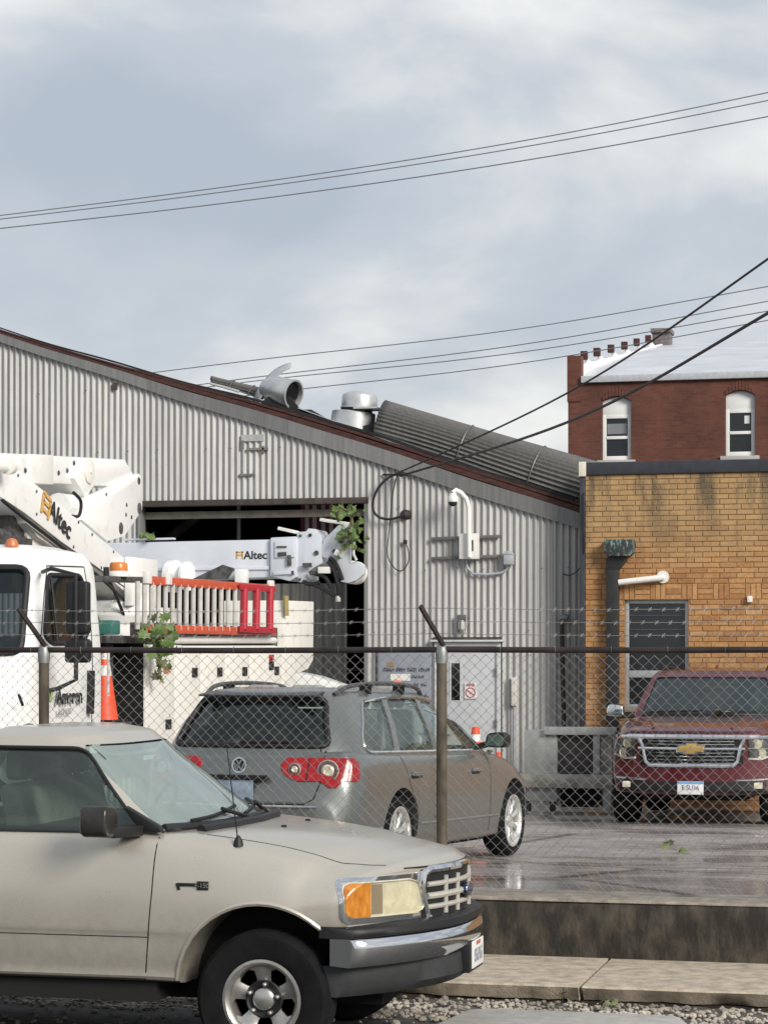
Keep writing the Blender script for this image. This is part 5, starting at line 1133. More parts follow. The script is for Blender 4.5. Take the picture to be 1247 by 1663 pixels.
wgh = [(.95, [(-.28, 0), (-.33, .45), (-.52, .76), (-.64, .84), (-1.6, .865), (-3.15, .845), (-3.55, .74), (-3.71, .42), (-3.735, 0)]),
       (1.2, [(-.80, 0), (-.84, .42), (-1.0, .68), (-1.1, .735), (-1.7, .765), (-3.05, .745), (-3.42, .66), (-3.58, .38), (-3.61, 0)]),
       (1.41, [(-1.30, 0), (-1.33, .38), (-1.44, .58), (-1.52, .635), (-1.9, .66), (-2.95, .64), (-3.27, .56), (-3.42, .34), (-3.45, 0)]),
       (1.463, [(-1.45, 0), (-1.48, .36), (-1.56, .53), (-1.64, .58), (-1.95, .60), (-2.9, .585), (-3.16, .51), (-3.30, .32), (-3.33, 0)]),
       (1.488, [(-1.65, 0), (-1.67, .30), (-1.73, .42), (-1.8, .46), (-2.0, .48), (-2.8, .465), (-2.98, .42), (-3.06, .28), (-3.08, 0)])]
wsides = [rnd([(-.74, .975), (-1.24, 1.355), (-1.74, 1.40), (-1.77, .975)], .04), rnd([(-1.86, .98), (-1.83, 1.405), (-2.45, 1.40), (-2.60, .985)], .04), rnd([(-2.69, .99), (-2.54, 1.395), (-2.93, 1.365), (-3.19, 1.10), (-3.22, 1.03), (-3.17, 1.0)], .05)]
wws = rnd([(-.70, .985), (.70, .985), (.57, 1.395), (-.57, 1.395)], .05); wrw = rnd([(-.655, 1.035), (.655, 1.035), (.52, 1.40), (-.52, 1.40)], .06)
wb, wc, wt = shell(WG, wst, wbend, [(0, .335, .365), (-2.71, .335, .365)], wgh, wsides, wws, wrw, wg_paint, m_gl_car, m_gl_ws, glass('rear_glass', (.33, .42, .40), opacity=.15, dark=(.03, .045, .045)))
wout = rnd([(-.72, .965), (-1.22, 1.365), (-1.75, 1.41), (-2.45, 1.41), (-2.95, 1.375), (-3.22, 1.10), (-3.245, 1.02), (-3.18, .985)], .05)
for s in (-1, 1):
    seam(WG, wt, wout+wout[:1], s, .011, m_chrome, 'window_trim', off=.004)
    for p in ([(-.62, .93), (-.66, .6), (-.62, .26)], [(-1.815, .95), (-1.82, .6), (-1.80, .26)], [(-2.66, .96), (-2.55, .72), (-2.36, .5), (-2.34, .30)]): seam(WG, wt, p, s, .004)
    seam(WG, wt, [(-2.30, .40), (-.42, .39)], s, .010, mat('trim_strip_grey', (.30, .31, .31), .3, .6), 'rub_strip', off=.004)
    seam(WG, wt, [(-3.62, .40), (-3.10, .40)], s, .010, MATS['trim_strip_grey'], 'rub_strip', off=.004)
    for x in (-1.02, -2.42):
        q = side_pts(wt, [(x-.09, .80), (x+.09, .80)], s, .02); part('door_handle', m_chrome, WG, lambda b: b.tube(q, .014, 8))
        part('handle_cup', m_trim, WG, lambda b: b.tube([p-Vector((0, s*.018, .012)) for p in q], .024, 8))
    for x in (0, -2.71): wheel(WG, x, s*.795, .317, .317, .215, .225, 9, mat('bright_alloy', (.62, .62, .60), .28, .6), 'twin', sgn=s)
    part('mirror', wg_paint if 0 else m_trim, WG, lambda b: b.prism(rnd([(.90, .99), (1.09, .985), (1.10, 1.09), (1.05, 1.125), (.92, 1.11)], .04) if s > 0 else rnd([(-1.09, .985), (-.90, .99), (-.92, 1.11), (-1.05, 1.125), (-1.10, 1.09)], .04), 'x', -.80, -.66), bevel=.02, seg=3)
    part('mirror_glass', mat('mirror_green', (.35, .48, .42), .06, .9), WG, lambda b: b.prism(rnd([(s*.925, 1.005), (s*1.075, 1.0), (s*1.082, 1.08), (s*1.04, 1.105), (s*.935, 1.095)], .03), 'x', -.806, -.8005), smooth=0)
    part('mirror_foot', m_trim, WG, lambda b: b.bar((-.72, s*.80, .985), (-.73, s*.92, 1.02), .08, .05), bevel=.01)
    # roof rail
    rp = [Vector((-1.55, s*.60, 1.44)), Vector((-1.75, s*.61, 1.505)), Vector((-2.4, s*.605, 1.525)), Vector((-3.0, s*.585, 1.50)), Vector((-3.25, s*.55, 1.43))]
    part('roof_rail', mat('rail_grey', (.085, .085, .085), .4, .5), WG, lambda b: b.tube([Vector(cr([tuple(p) for p in rp], i/6)) for i in range(25)], .018, 8))
    for x in (-2.05, -2.75): part('rail_foot', m_trim, WG, lambda b: b.bar((x, s*.60, 1.44), (x, s*.605, 1.52), .10, .02, up=(1, 0, 0)))
    # tail lamp wrapping the corner: rounded red lens, two round lamps with dark rings
    dv, lv = (1, -s, 0), (1, s, 0)
    zz_ = [.775+.175*i/14 for i in range(15)]
    ie = lambda z: .085*abs((z-.868)/.0925)**2.6; oe = lambda z: .045*abs((z-.862)/.0925)**4
    tl = dpatch(wt, [(z, -2.415+ie(z), -1.862-oe(z)) for z in zz_], dv, lv, .014, 30).build('tail_light', m_redl, WG, smooth=50)
    dpatch(wt, [(.728+.052*i/6, -2.215+.09*(1-i/6)**.7*.8+.02, -2.015-.09*(1-i/6)**.7*.8+.02) for i in range(7)], dv, lv, .014, 12).build('lens_lobe', m_redl, tl, smooth=50)
    part('lens_split', m_gap, tl, lambda b: b.tube([wt.ray_cast(Vector((-9, s*.555, z)), Vector((1, 0, 0)))[0]+Vector((-.016, 0, 0)) for z in (.77, .82, .87, .92, .945)], .004, 6))
    for (y, z, r_) in ((s*.455, .862, .048), (s*.70, .855, .082)):
        h = wt.ray_cast(Vector((-9, y, z)), Vector((1, 0, 0))); c0 = h[0]; nn = h[1] if h[1].x < 0 else -h[1]
        nn = Vector((nn.x, nn.y*.6, 0)).normalized()
        part('lamp', m_refl, tl, lambda b: b.lathe([(r_*.62, .0), (r_*.62, .022), (r_*.4, .032), (r_*.25, .026), (0, .028)], c0, nn, 22))
        part('lamp_ring', mat('lamp_grey', (.16, .11, .11), .3, .4), tl, lambda b: b.lathe([(r_*.62, .0), (r_*.66, .030), (r_*.92, .028), (r_, 0)], c0, nn, 26, close=True))
        part('lamp_rim', mat('lamp_pale', (.55, .45, .44), .3, .3), tl, lambda b: b.lathe([(r_*.92, .012), (r_*.93, .030), (r_, .028), (r_*1.02, .012)], c0, nn, 26, close=True))
# tailgate details
part('rear_seal', m_seal, WG, lambda b: b.tube(side_pts(wt, wrw+wrw[:1], -1, .002, .04, 'x'), .022, 8))
seam(WG, wt, [(-.60, 1.03), (-.62, .95)], -1, .005, axis='x'); 
for s in (-1, 1): seam(WG, wt, [(s*.64, 1.0), (s*.655, .96), (s*.66, .78), (s*.62, .64), (s*.55, .60), (0, .595)], -1, .006, axis='x')
part('rear_strip', m_chrome, WG, lambda b: b.tube(side_pts(wt, [(i/20, .585) for i in range(-13, 14)], -1, .006, .05, 'x'), .011, 8))
part('spoiler', mat('spoiler_dark', (.03, .032, .033), .4), WG, lambda b: b.prism([(-3.30, 1.455), (-3.50, 1.425), (-3.50, 1.41), (-3.35, 1.41)], 'y', -.50, .50), bevel=.008)
eh = wt.ray_cast(Vector((-9, 0, .885)), Vector((1, 0, 0)))[0]
emb = part('emblem', m_trim, WG, lambda b: b.lathe([(.054, 0), (.054, .012), (0, .014)], eh, (-1, 0, .1), 24))
part('emblem_ring', m_chrome, emb, lambda b: b.lathe([(.050, .010), (.062, .010), (.062, .022), (.050, .022)], eh, (-1, 0, .1), 28, close=True))
ex = eh.x-.018
part('emblem_letters', m_chrome, emb, lambda b: [b.bar((ex, y0, eh.z+z0), (ex, y1, eh.z+z1), .012, .010, up=(1, 0, 0)) for y0, z0, y1, z1 in ((.022, .045, 0, .006), (-.022, .045, 0, .006), (.044, .022, .02, -.042), (.02, -.042, 0, 0), (0, 0, -.02, -.042), (-.02, -.042, -.044, .022))])
ph = wt.ray_cast(Vector((-9, 0, .70)), Vector((1, 0, 0)))[0]
pw = plate(WG, (ph.x-.02, 0, .70), R(-90), '', m_blue_ink); pw.data.materials[0] = mat('plate_bluegrey', (.26, .33, .42), .5, vary=.2, scale=14)
part('plate_shade', m_trim, WG, lambda b: b.bb((ph.x-.045, -.27, .785), (ph.x+.02, .27, .815)), bevel=.01)
part('rear_wiper', m_trim, WG, lambda b: b.tube([wt.ray_cast(Vector((-9, y, 1.062+.012*abs(y))), Vector((1, 0, 0)))[0]+Vector((-.02, 0, 0)) for y in (.02, -.1, -.2, -.3, -.4)], .012, 6))
part('rear_bumper_lower', m_trim, WG, lambda b: b.bb((-3.80, -.62, .23), (-3.70, .62, .31)), bevel=.02)
part('underside', m_under, WG, lambda b: (b.bb((-3.5, -.7, .16), (.7, .7, .24)), b.tube([(0, -.7, .31), (0, .7, .31)], .04), b.tube([(-2.71, -.7, .31), (-2.71, .7, .31)], .04)), smooth=0)
seats(WG, [(-1.6, -.36), (-1.6, .36), (-2.45, -.40), (-2.45, .40), (-2.45, 0)], .98, mat('pale_seat', (.30, .30, .28), .9))
part('dashboard', m_dash, WG, lambda b: b.prism([(-.5, .93), (-.55, 1.0), (-.85, 1.0), (-1.0, .93)], 'y', -.7, .7), bevel=.02)
part('cabin_floor', m_dash, WG, lambda b: b.bb((-3.5, -.70, .90), (-.6, .70, 1.0)), smooth=0)
# ---------------------------------------------------------------- SUV
sv_paint = mat('maroon_metallic', (.095, .008, .015), .26, .30, vary=.06, scale=200, coat=.9)
wet(sv_paint, 240, .025, (.08, .05, .05), .35, .8, .1)
SV = thing('suv', 'dark red sport utility vehicle with chrome grille facing the fence', 'suv', (-2.97, 27.72, lot(27.72)), R(-90))
SV.rotation_euler = (0, R(-1.2), R(-90))
sst = [(-4.12, sec(1.00, .7, .995, .85, .98, .92, .90, .95, .80, .96, .70, .95, .60, .92, .48, .42, .40)),
       (-4.02, sec(1.28, .72, 1.278, .90, 1.26, .97, 1.12, 1.0, .95, 1.005, .78, .99, .62, .96, .46, .38, .36)),
       (-3.0, sec(1.29, .80, 1.288, .93, 1.265, .985, 1.14, 1.015, .96, 1.02, .80, 1.0, .62, .97, .46, .36, .34)),
       (-1.2, sec(1.29, .80, 1.288, .93, 1.265, .985, 1.14, 1.015, .96, 1.02, .80, 1.0, .62, .97, .46, .36, .34)),
       (-.55, sec(1.30, .78, 1.285, .91, 1.25, .975, 1.13, 1.01, .96, 1.02, .80, 1.0, .62, .97, .46, .36, .34)),
       (0, sec(1.275, .74, 1.27, .89, 1.22, .96, 1.10, 1.005, .95, 1.02, .80, 1.0, .64, .97, .48, .38, .36)),
       (.55, sec(1.22, .70, 1.225, .86, 1.18, .93, 1.08, .985, .93, 1.0, .78, .985, .62, .95, .46, .38, .36)),
       (.86, sec(1.165, .66, 1.165, .82, 1.135, .90, 1.05, .96, .92, .98, .78, .97, .62, .94, .46, .38, .36)),
       (.97, sec(1.12, .62, 1.12, .78, 1.10, .87, 1.02, .93, .90, .955, .76, .945, .60, .92, .46, .40, .38)),
       (1.01, sec(1.06, .58, 1.06, .74, 1.045, .84, .98, .91, .88, .93, .76, .925, .61, .90, .48, .43, .41))]
def sbend(x, y, z):
    f = smoothstep(.1, 1.0, x); r_ = smoothstep(-3.7, -4.1, x); return (x-.26*f*(abs(y)/.95)**2.6+.12*r_*(abs(y)/.95)**3, y, z)
sgh = [(1.27, [(-.50, 0), (-.55, .5), (-.74, .84), (-.88, .935), (-2, .955), (-3.55, .94), (-3.95, .84), (-4.06, .5), (-4.08, 0)]),
       (1.55, [(-.88, 0), (-.92, .48), (-1.08, .78), (-1.2, .855), (-2.1, .875), (-3.5, .86), (-3.86, .78), (-3.96, .48), (-3.98, 0)]),
       (1.79, [(-1.20, 0), (-1.23, .44), (-1.36, .70), (-1.46, .765), (-2.2, .785), (-3.4, .775), (-3.74, .70), (-3.84, .44), (-3.86, 0)]),
       (1.855, [(-1.33, 0), (-1.36, .42), (-1.48, .64), (-1.57, .70), (-2.2, .72), (-3.35, .71), (-3.66, .64), (-3.76, .42), (-3.78, 0)]),
       (1.888, [(-1.56, 0), (-1.58, .36), (-1.66, .52), (-1.74, .58), (-2.3, .60), (-3.2, .59), (-3.48, .52), (-3.56, .36), (-3.58, 0)])]
ssides = [rnd([(-.98, 1.30), (-1.36, 1.74), (-1.95, 1.765), (-1.97, 1.30)], .05), rnd([(-2.07, 1.30), (-2.05, 1.765), (-2.85, 1.765), (-2.90, 1.30)], .05), rnd([(-3.0, 1.31), (-2.96, 1.76), (-3.6, 1.74), (-3.72, 1.32)], .05)]
sws = rnd([(-.82, 1.315), (.82, 1.315), (.695, 1.775), (-.695, 1.775)], .05); srw = rnd([(-.72, 1.35), (.72, 1.35), (.64, 1.74), (-.64, 1.74)], .05)
sb, sc_, stt = shell(SV, sst, sbend, [(0, .41, .47), (-2.95, .41, .47)], sgh, ssides, sws, srw, sv_paint, m_gl_dk, glass('suv_windshield', (.36, .42, .42), opacity=.22, dark=(.10, .14, .15)))
for s in (-1, 1):
    for x in (0, -2.95): wheel(SV, x, s*.875, .402, .402, .275, .265, 6, m_alloy, 'five', sgn=s)
    seam(SV, stt, ssides[0]+ssides[0][:1], s, .010, m_seal, 'window_seal')
    for p in ([(-.70, 1.26), (-.72, .8), (-.68, .42)], [(-2.02, 1.27), (-2.02, .42)], [(-2.95, 1.27), (-2.8, .9), (-2.5, .6), (-2.5, .42)]): seam(SV, stt, p, s, .004)
    mr = part('mirror', m_chrome, SV, lambda b: b.prism(rnd([(s*1.04, 1.27), (s*1.25, 1.275), (s*1.26, 1.37), (s*1.22, 1.43), (s*1.05, 1.41)], .04), 'x', -.92, -.76), bevel=.03, seg=3)
    part('mirror_foot', m_trim, SV, lambda b: b.bar((-.86, s*.92, 1.285), (-.86, s*1.10, 1.275), .12, .06), bevel=.01)
    # headlamp: clear cover over two projector cells, chrome lower edge
    hr = lambda z0, z1, y0, y1: [(z0+(z1-z0)*i/5, s*(y0+.02*(1-i/5)), s*y1) for i in range(6)]
    hl = patch(stt, hr(.795, 1.035, .655, .93), 1, .014, 'x', 14).build('headlight', mat('lamp_dark', (.10, .10, .10), .25, .6), SV, smooth=50)
    for (y, z) in ((.75, .97), (.80, .86)):
        h = stt.ray_cast(Vector((9, s*y, z)), Vector((-1, 0, 0)))[0]
        part('projector', m_refl, hl, lambda b: b.lathe([(.055, -.02), (.058, .024), (.035, .018), (0, .026)], h, (1, s*.25, 0), 18))
    part('lamp_strip', m_chrome, hl, lambda b: b.tube(side_pts(stt, [(s*.655, .922), (s*.93, .915)], 1, .016, .04, 'x'), .010, 6))
    part('lamp_strip', m_white, hl, lambda b: b.tube(side_pts(stt, [(s*.66, .80), (s*.80, .795), (s*.925, .84)], 1, .012, .04, 'x'), .013, 6))
    patch(stt, hr(.80, 1.03, .66, .925), 1, .036, 'x', 14).build('lens', m_lens, hl, smooth=50)
    fg = side_pts(stt, [(s*.52, .545), (s*.70, .55), (s*.90, .565)], 1, .012, .04, 'x'); part('fog_trim', m_chrome, SV, lambda b: b.tube(fg, .017, 6))
    h = stt.ray_cast(Vector((9, s*.74, .485)), Vector((-1, 0, 0)))[0]; part('fog_light', m_refl, SV, lambda b: b.box(h+Vector((.0, 0, 0)), (.05, .16, .075)), bevel=.015)
part('bumper_lower', m_trim, SV, lambda b: patch(stt, [(.40+.13*i/5, -.86, .86) for i in range(6)], 1, .016, 'x', 24).__class__ and b.add(*(lambda q: (q.v, q.f))(patch(stt, [(.40+.125*i/5, -.86, .86) for i in range(6)], 1, .016, 'x', 24))))
gr = patch(stt, [(.72+.325*i/8, -.60, .60) for i in range(9)], 1, .012, 'x', 24).build('grille', m_under, SV, smooth=50)
def gp(y0, y1, z, off): return side_pts(stt, [(y0, z), (0, z-.004), (y1, z)], 1, off, .06, 'x')
for z in (.745, .785, .825, .865, .965, 1.0): part('grille_bar', m_chrome, gr, lambda b: b.tube(gp(-.50, .50, z, .02), .0095, 6))
part('grille_bar', m_chrome, gr, lambda b: b.tube(gp(-.62, .62, .915, .022), .019, 8))
part('grille_surround', m_chrome, gr, lambda b: b.tube(side_pts(stt, [(-.62, 1.045), (-.57, .95), (-.555, .88), (-.53, .76), (-.48, .715), (.48, .715), (.53, .76), (.555, .88), (.57, .95), (.62, 1.045), (-.62, 1.045)], 1, .014, .05, 'x'), .026, 8))
part('chrome_brow', m_chrome, SV, lambda b: b.tube(side_pts(stt, [(i/20, 1.048) for i in range(-18, 19)], 1, .012, .05, 'x'), .030, 8))
ec = stt.ray_cast(Vector((9, 0, .915)), Vector((-1, 0, 0)))[0]+Vector((.03, 0, 0))
bow = [(-.155, -.034), (-.06, -.034), (-.066, -.058), (.05, -.058), (.056, -.034), (.14, -.034), (.165, .034), (.066, .034), (.072, .058), (-.044, .058), (-.05, .034), (-.13, .034)]
em = part('emblem', mat('gold_emblem', (.62, .42, .14), .3, .6, vary=.1), gr, lambda b: b.prism([(y, ec.z+z) for y, z in bow], 'x', ec.x, ec.x+.022), bevel=.004)
part('emblem_rim', m_chrome, em, lambda b: b.tube([(ec.x+.016, y*1.06, ec.z+z*1.12) for y, z in bow+bow[:1]], .007, 6))
ph = stt.ray_cast(Vector((9, 0, .47)), Vector((-1, 0, 0)))[0]
pl = plate(SV, (ph.x+.035, 0, .455), R(90), '', m_blue_ink)
part('plate_band', mat('plate_sky', (.16, .36, .62), .5), pl, lambda b: b.bb((ph.x+.0385, -.15, .50), (ph.x+.0405, .15, .529)), smooth=0)
text('lettering', 'E SU16', .082, mat('plate_navy', (.06, .10, .25), .6), pl, frame((ph.x+.0415, 0, .455), (0, 1, 0), (0, 0, 1)), .002, .85)
part('cowl', m_trim, SV, lambda b: b.tube(side_pts(stt, [(-.70, -.80), (-.53, -.42), (-.49, 0), (-.53, .42), (-.70, .80)], 1, .006, .05, 'z'), .026, 8))
def sw_(y, z): h = stt.ray_cast(Vector((4, y, z)), Vector((-1, 0, 0))); return h[0]+Vector((.02, 0, .01))
for (a, c) in ((-.70, -.02), (.02, .66)): part('wiper', m_trim, SV, lambda b: b.tube([sw_(a+(c-a)*i/8, 1.325+.02*i/8) for i in range(9)], .012, 6))
for s in (-1, 1): part('bonnet_ridge', sv_paint, SV, lambda b: b.tube(side_pts(stt, [(-.35, s*.60), (.2, s*.56), (.7, s*.50), (.86, s*.46)], 1, -.006, .05, 'z'), .022, 8))
part('bonnet_gap', m_gap, SV, lambda b: b.tube(side_pts(stt, [(i/20, 1.098) for i in range(-15, 16)], 1, 0, .05, 'x'), .006, 6))
part('roof_antenna', sv_paint, SV, lambda b: b.prism([(-1.9, 1.885), (-2.1, 1.885), (-2.08, 1.95)], 'y', -.02, .02), bevel=.008)
for s in (-1, 1): part('roof_rail', m_trim, SV, lambda b: b.tube([(-1.7, s*.66, 1.87), (-1.85, s*.67, 1.92), (-3.2, s*.66, 1.92), (-3.35, s*.65, 1.87)], .016, 8))
part('chassis', m_under, SV, lambda b: (b.bb((-4.0, -.6, .30), (.7, .6, .45)), b.bb((-2.4, -.95, .34), (-.55, .95, .42)), b.tube([(0, -.8, .40), (0, .8, .40)], .05), b.tube([(-2.95, -.8, .40), (-2.95, .8, .40)], .06)), smooth=0)
seats(SV, [(-1.75, -.42), (-1.75, .42), (-2.7, -.45), (-2.7, .45)], 1.27, m_dash)
part('dashboard', m_dash, SV, lambda b: b.prism([(-.7, 1.27), (-.75, 1.34), (-1.1, 1.34), (-1.2, 1.27)], 'y', -.8, .8), bevel=.02)
part('cabin_floor', m_dash, SV, lambda b: b.bb((-3.8, -.82, 1.2), (-.85, .82, 1.30)), smooth=0)
part('steering_wheel', m_trim, SV, lambda b: b.tube([(-1.3+.05*math.sin(a), .42+.19*math.cos(a), 1.40+.18*math.sin(a)) for a in [2*math.pi*i/24 for i in range(25)]], .014, 6))
# ---------------------------------------------------------------- BUCKET TRUCK (faces the street)
m_tw = mat('truck_white', (.82, .82, .80), .35, col2=(.62, .60, .55), scale=5, coat=.3, lo=.56, hi=.80); m_cream = mat('body_cream', (.77, .75, .69), .42, col2=(.55, .52, .45), scale=5, lo=.56, hi=.82, stretch=(2, 2, .7)); m_grime = mat('grimy_steel', (.09, .088, .085), .6, .4, vary=.5, scale=14)
m_or = mat('orange_rail', (.52, .085, .040), .45, vary=.12); m_rung = mat('fibre_grey', (.50, .48, .45), .5, vary=.12); m_redr = mat('red_rail', (.40, .02, .035), .4)
BX, BYY = -8.95, 18.45; bz = lot(18.45)
BT = thing('bucket_truck', 'white utility bucket truck with folded boom and cream tool bins behind the fence', 'truck', (BX, BYY, bz), R(-90))
def bl_(p): return Vector((-(p.y-BYY), p.x-BX, p.z-bz))      # world point -> truck space (x forward, y left)
def bX(u, v, X): return bl_(onX(u, v, X))
def face(uv, X, th): # outline seen on a plane X=const, pushed th inward
    q = [bX(u, v, X) for u, v in uv]; return [(p.x, p.z) for p in q], X-BX, X-BX-th
def slab(name, m, uv, X, th, parent=None, bevel=.02):
    o, y1, y0 = face(uv, X, th); return part(name, m, parent or BT, lambda b: b.prism(o, 'y', y0, y1), bevel=bevel)
cg = [(.85, [(.16, 0), (.14, .7), (.02, 1.08), (-.12, 1.17), (-.9, 1.19), (-1.62, 1.18), (-1.74, 1.10), (-1.76, .6), (-1.76, 0)]),
      (1.76, [(.14, 0), (.12, .7), (.0, 1.07), (-.14, 1.17), (-.9, 1.20), (-1.62, 1.19), (-1.74, 1.10), (-1.76, .6), (-1.76, 0)]),
      (2.20, [(-.06, 0), (-.08, .68), (-.20, 1.02), (-.32, 1.13), (-.95, 1.17), (-1.62, 1.16), (-1.73, 1.07), (-1.75, .6), (-1.75, 0)]),
      (2.58, [(-.26, 0), (-.28, .64), (-.38, .96), (-.48, 1.08), (-.98, 1.13), (-1.62, 1.12), (-1.73, 1.03), (-1.75, .6), (-1.75, 0)]),
      (2.71, [(-.40, 0), (-.42, .6), (-.52, .88), (-.62, .99), (-1.0, 1.05), (-1.58, 1.04), (-1.68, .95), (-1.70, .55), (-1.70, 0)]),
      (2.76, [(-.62, 0), (-.64, .5), (-.70, .72), (-.78, .82), (-1.05, .87), (-1.45, .86), (-1.54, .78), (-1.56, .5), (-1.56, 0)])]
cabm = ghouse(cg).build('cab', m_tw, BT, weld=True); ctree = bvh(cabm)
inn = ghouse(cg, inset=.045, low=1.55).build('cut', m_tw, BT, smooth=0, weld=True)
dw = rnd([(-.34, 1.93), (-.56, 2.48), (-1.25, 2.50), (-1.33, 2.42), (-1.36, 1.98), (-1.20, 1.87), (-.5, 1.86)], .07)
cwin = [inn, part('cut', None, BT, lambda b: b.prism(dw, 'y', -2, 2), smooth=0), part('cut', None, BT, lambda b: b.prism(rnd([(-1.10, 1.78), (1.10, 1.78), (1.01, 2.54), (-1.01, 2.54)], .10), 'x', -.52, 2), smooth=0), part('cut', None, BT, lambda b: b.prism(rnd([(-.5, 1.95), (.5, 1.95), (.5, 2.35), (-.5, 2.35)], .05), 'x', -3, -1.3), smooth=0)]
boolean(cabm, cwin)
m_tg = glass('truck_glass', (.16, .20, .22), opacity=.2)
g = ghouse(cg, inset=.02, low=1.6); gl = {'windshield': MB(), 'side_window': MB(), 'side_window_': MB()}
for f in g.f:
    c = sum((Vector(g.v[i]) for i in f), Vector())/len(f)
    if not 1.7 < c.z < 2.62: continue
    k = 'windshield' if c.x > -.26-.60*(c.z-2.2) else None
    if k is None and abs(c.y) > .95: k = 'side_window' if c.y > 0 else 'side_window_'
    if k: gl[k].add([g.v[i] for i in f], [tuple(range(len(f)))])
for k, q in gl.items(): q.build(k.rstrip('_'), m_tg, BT, smooth=60, weld=True)
for s in (-1, 1):
    seam(BT, ctree, dw+dw[:1], s, .022, m_seal, 'window_seal'); seam(BT, ctree, [(-.26, 1.82), (-.30, 1.2), (-.36, .90)], s, .006); seam(BT, ctree, [(-.26, 1.86), (-.45, 2.30), (-.58, 2.56), (-1.40, 2.58), (-1.44, 2.3), (-1.44, .92), (-.36, .90)], s, .007)
    part('window_divider', m_seal, BT, lambda b: b.tube([ctree.ray_cast(Vector((-.62, s*3, z)), Vector((0, -s, 0)))[0] for z in (1.87, 2.1, 2.3, 2.49)], .012, 6))
    hp = [ctree.ray_cast(Vector((x, s*3, z)), Vector((0, -s, 0)))[0]+Vector((0, s*.02, 0)) for x, z in ((-1.34, 1.62), (-1.34, 1.40), (-1.33, 1.22))]
    part('door_handle', m_trim, BT, lambda b: b.tube(hp, .045, 8))
    # mirror arms and heads
    yo = s*1.62; mx_ = .02
    part('mirror_arm', m_trim, BT, lambda b: (b.tube([(-.42, s*1.13, 2.50), (-.2, s*1.3, 2.52), (mx_, yo, 2.46), (mx_, yo, 1.55), (-.1, s*1.4, 1.47), (-.40, s*1.2, 1.45)], .02, 8),))
    mh = part('mirror', m_trim, BT, lambda b: b.box((mx_-.05, yo, 2.17), (.10, .21, .46)), bevel=.035, seg=3)
    part('mirror_glass', m_chrome, mh, lambda b: b.box((mx_-.102, yo, 2.17), (.004, .17, .41)), smooth=0)
    part('mirror', m_trim, BT, lambda b: b.box((mx_-.05, yo, 1.80), (.13, .22, .21)), bevel=.045, seg=3)
    part('step', m_grime, BT, lambda b: b.box((-.9, s*1.02, .55), (1.0, .3, .08)), bevel=.01)
    wheel(BT, 0, s*1.03, .50, .50, .28, .29, 8, m_alloy, 'five', sgn=s)
    for x in (-5.2,): wheel(BT, x, s*.95, .50, .50, .50, .29, 8, m_alloy, 'five', sgn=s)
ws_o = rnd([(-1.10, 1.78), (1.10, 1.78), (1.01, 2.54), (-1.01, 2.54)], .10); part('windshield_seal', m_seal, BT, lambda b: b.tube(side_pts(ctree, ws_o+ws_o[:1], 1, .004, .05, 'x'), .03, 8))
hs_ = [(.05, sec(1.74, .72, 1.72, .88, 1.66, 1.0, 1.45, 1.10, 1.25, 1.16, 1.05, 1.17, .90, 1.16, .75, .62, .6)), (.6, sec(1.66, .68, 1.63, .84, 1.56, .97, 1.38, 1.10, 1.20, 1.16, 1.02, 1.17, .88, 1.16, .72, .60, .58)),
       (1.02, sec(1.56, .64, 1.53, .80, 1.45, .93, 1.30, 1.06, 1.14, 1.13, .98, 1.14, .85, 1.12, .70, .60, .58)), (1.18, sec(1.42, .58, 1.39, .72, 1.32, .86, 1.20, .98, 1.06, 1.05, .94, 1.06, .82, 1.04, .70, .62, .6))]
hood = loft(hs_, 5, 4).build('hood', m_tw, BT, weld=True)
boolean(hood, [part('cut', m_well, BT, lambda q: q.lathe([(.60, 0), (.60, .9)], (0, s*.62, .52), (0, s, 0), 36), smooth=0) for s in (-1, 1)])
for s in (-1, 1):
    part('fender_flare', m_trim, BT, lambda b: b.tube([(math.cos(a)*.61, s*1.175, .52+math.sin(a)*.61) for a in [R(5+150*i/16) for i in range(17)]], .04, 8))
    part('grab_handle', m_trim, BT, lambda b: b.tube([(.1, s*1.16, 1.33), (.25, s*1.19, 1.42)], .014, 6))
    part('hood_vent', m_trim, BT, lambda b: b.box((.62, s*1.0, 1.47), (.20, .06, .10), Matrix.Rotation(-s*.5, 3, 'X')), bevel=.02)
    part('lamp_panel', mat('panel_blue_white', (.62, .64, .66), .4), BT, lambda b: b.box((1.05, s*1.16, 1.10), (.10, .22, .68)), bevel=.02)
    for z in (1.24, .98): part('marker_light', m_amber, BT, lambda b: b.box((1.00, s*1.275, z), (.09, .02, .085)), bevel=.004)
part('bumper', m_chrome, BT, lambda b: b.bb((1.2, -1.15, .45), (1.42, 1.15, .75)), bevel=.03)
part('grille', m_trim, BT, lambda b: b.bb((1.17, -.5, .82), (1.22, .5, 1.32)), bevel=.02)
for y in (-.6, 0, .6): part('roof_marker', mat('marker_orange', (.55, .16, .06), .3), BT, lambda b: b.lathe([(.06, 0), (.06, .03), (.04, .07), (0, .08)], (-.62, y+.15, 2.735), (0, 0, 1), 12))
part('chassis', m_under, BT, lambda b: (b.bb((-8.9, -.45, .55), (1.2, .45, .95)), b.bb((-2.75, -1.0, .5), (-1.8, 1.0, 1.0)), b.tube([(0, -1, .5), (0, 1, .5)], .07), b.tube([(-5.2, -.9, .5), (-5.2, .9, .5)], .09)), smooth=0)
dl = frame(bX(112, 1132, -7.73)+Vector((0, .012, 0)), (-1, 0, 0), (0, 0, 1))
text('lettering', 'Ameren', .185, mat('logo_black', (.02, .02, .02), .5), BT, dl, .004, 1.0, bold=.007)
text('lettering', 'ILLINOIS', .085, mat('logo_grey', (.38, .38, .36), .5), BT, frame(bX(104, 1156, -7.73)+Vector((0, .012, 0)), (-1, 0, 0), (0, 0, 1)), .004, .95)
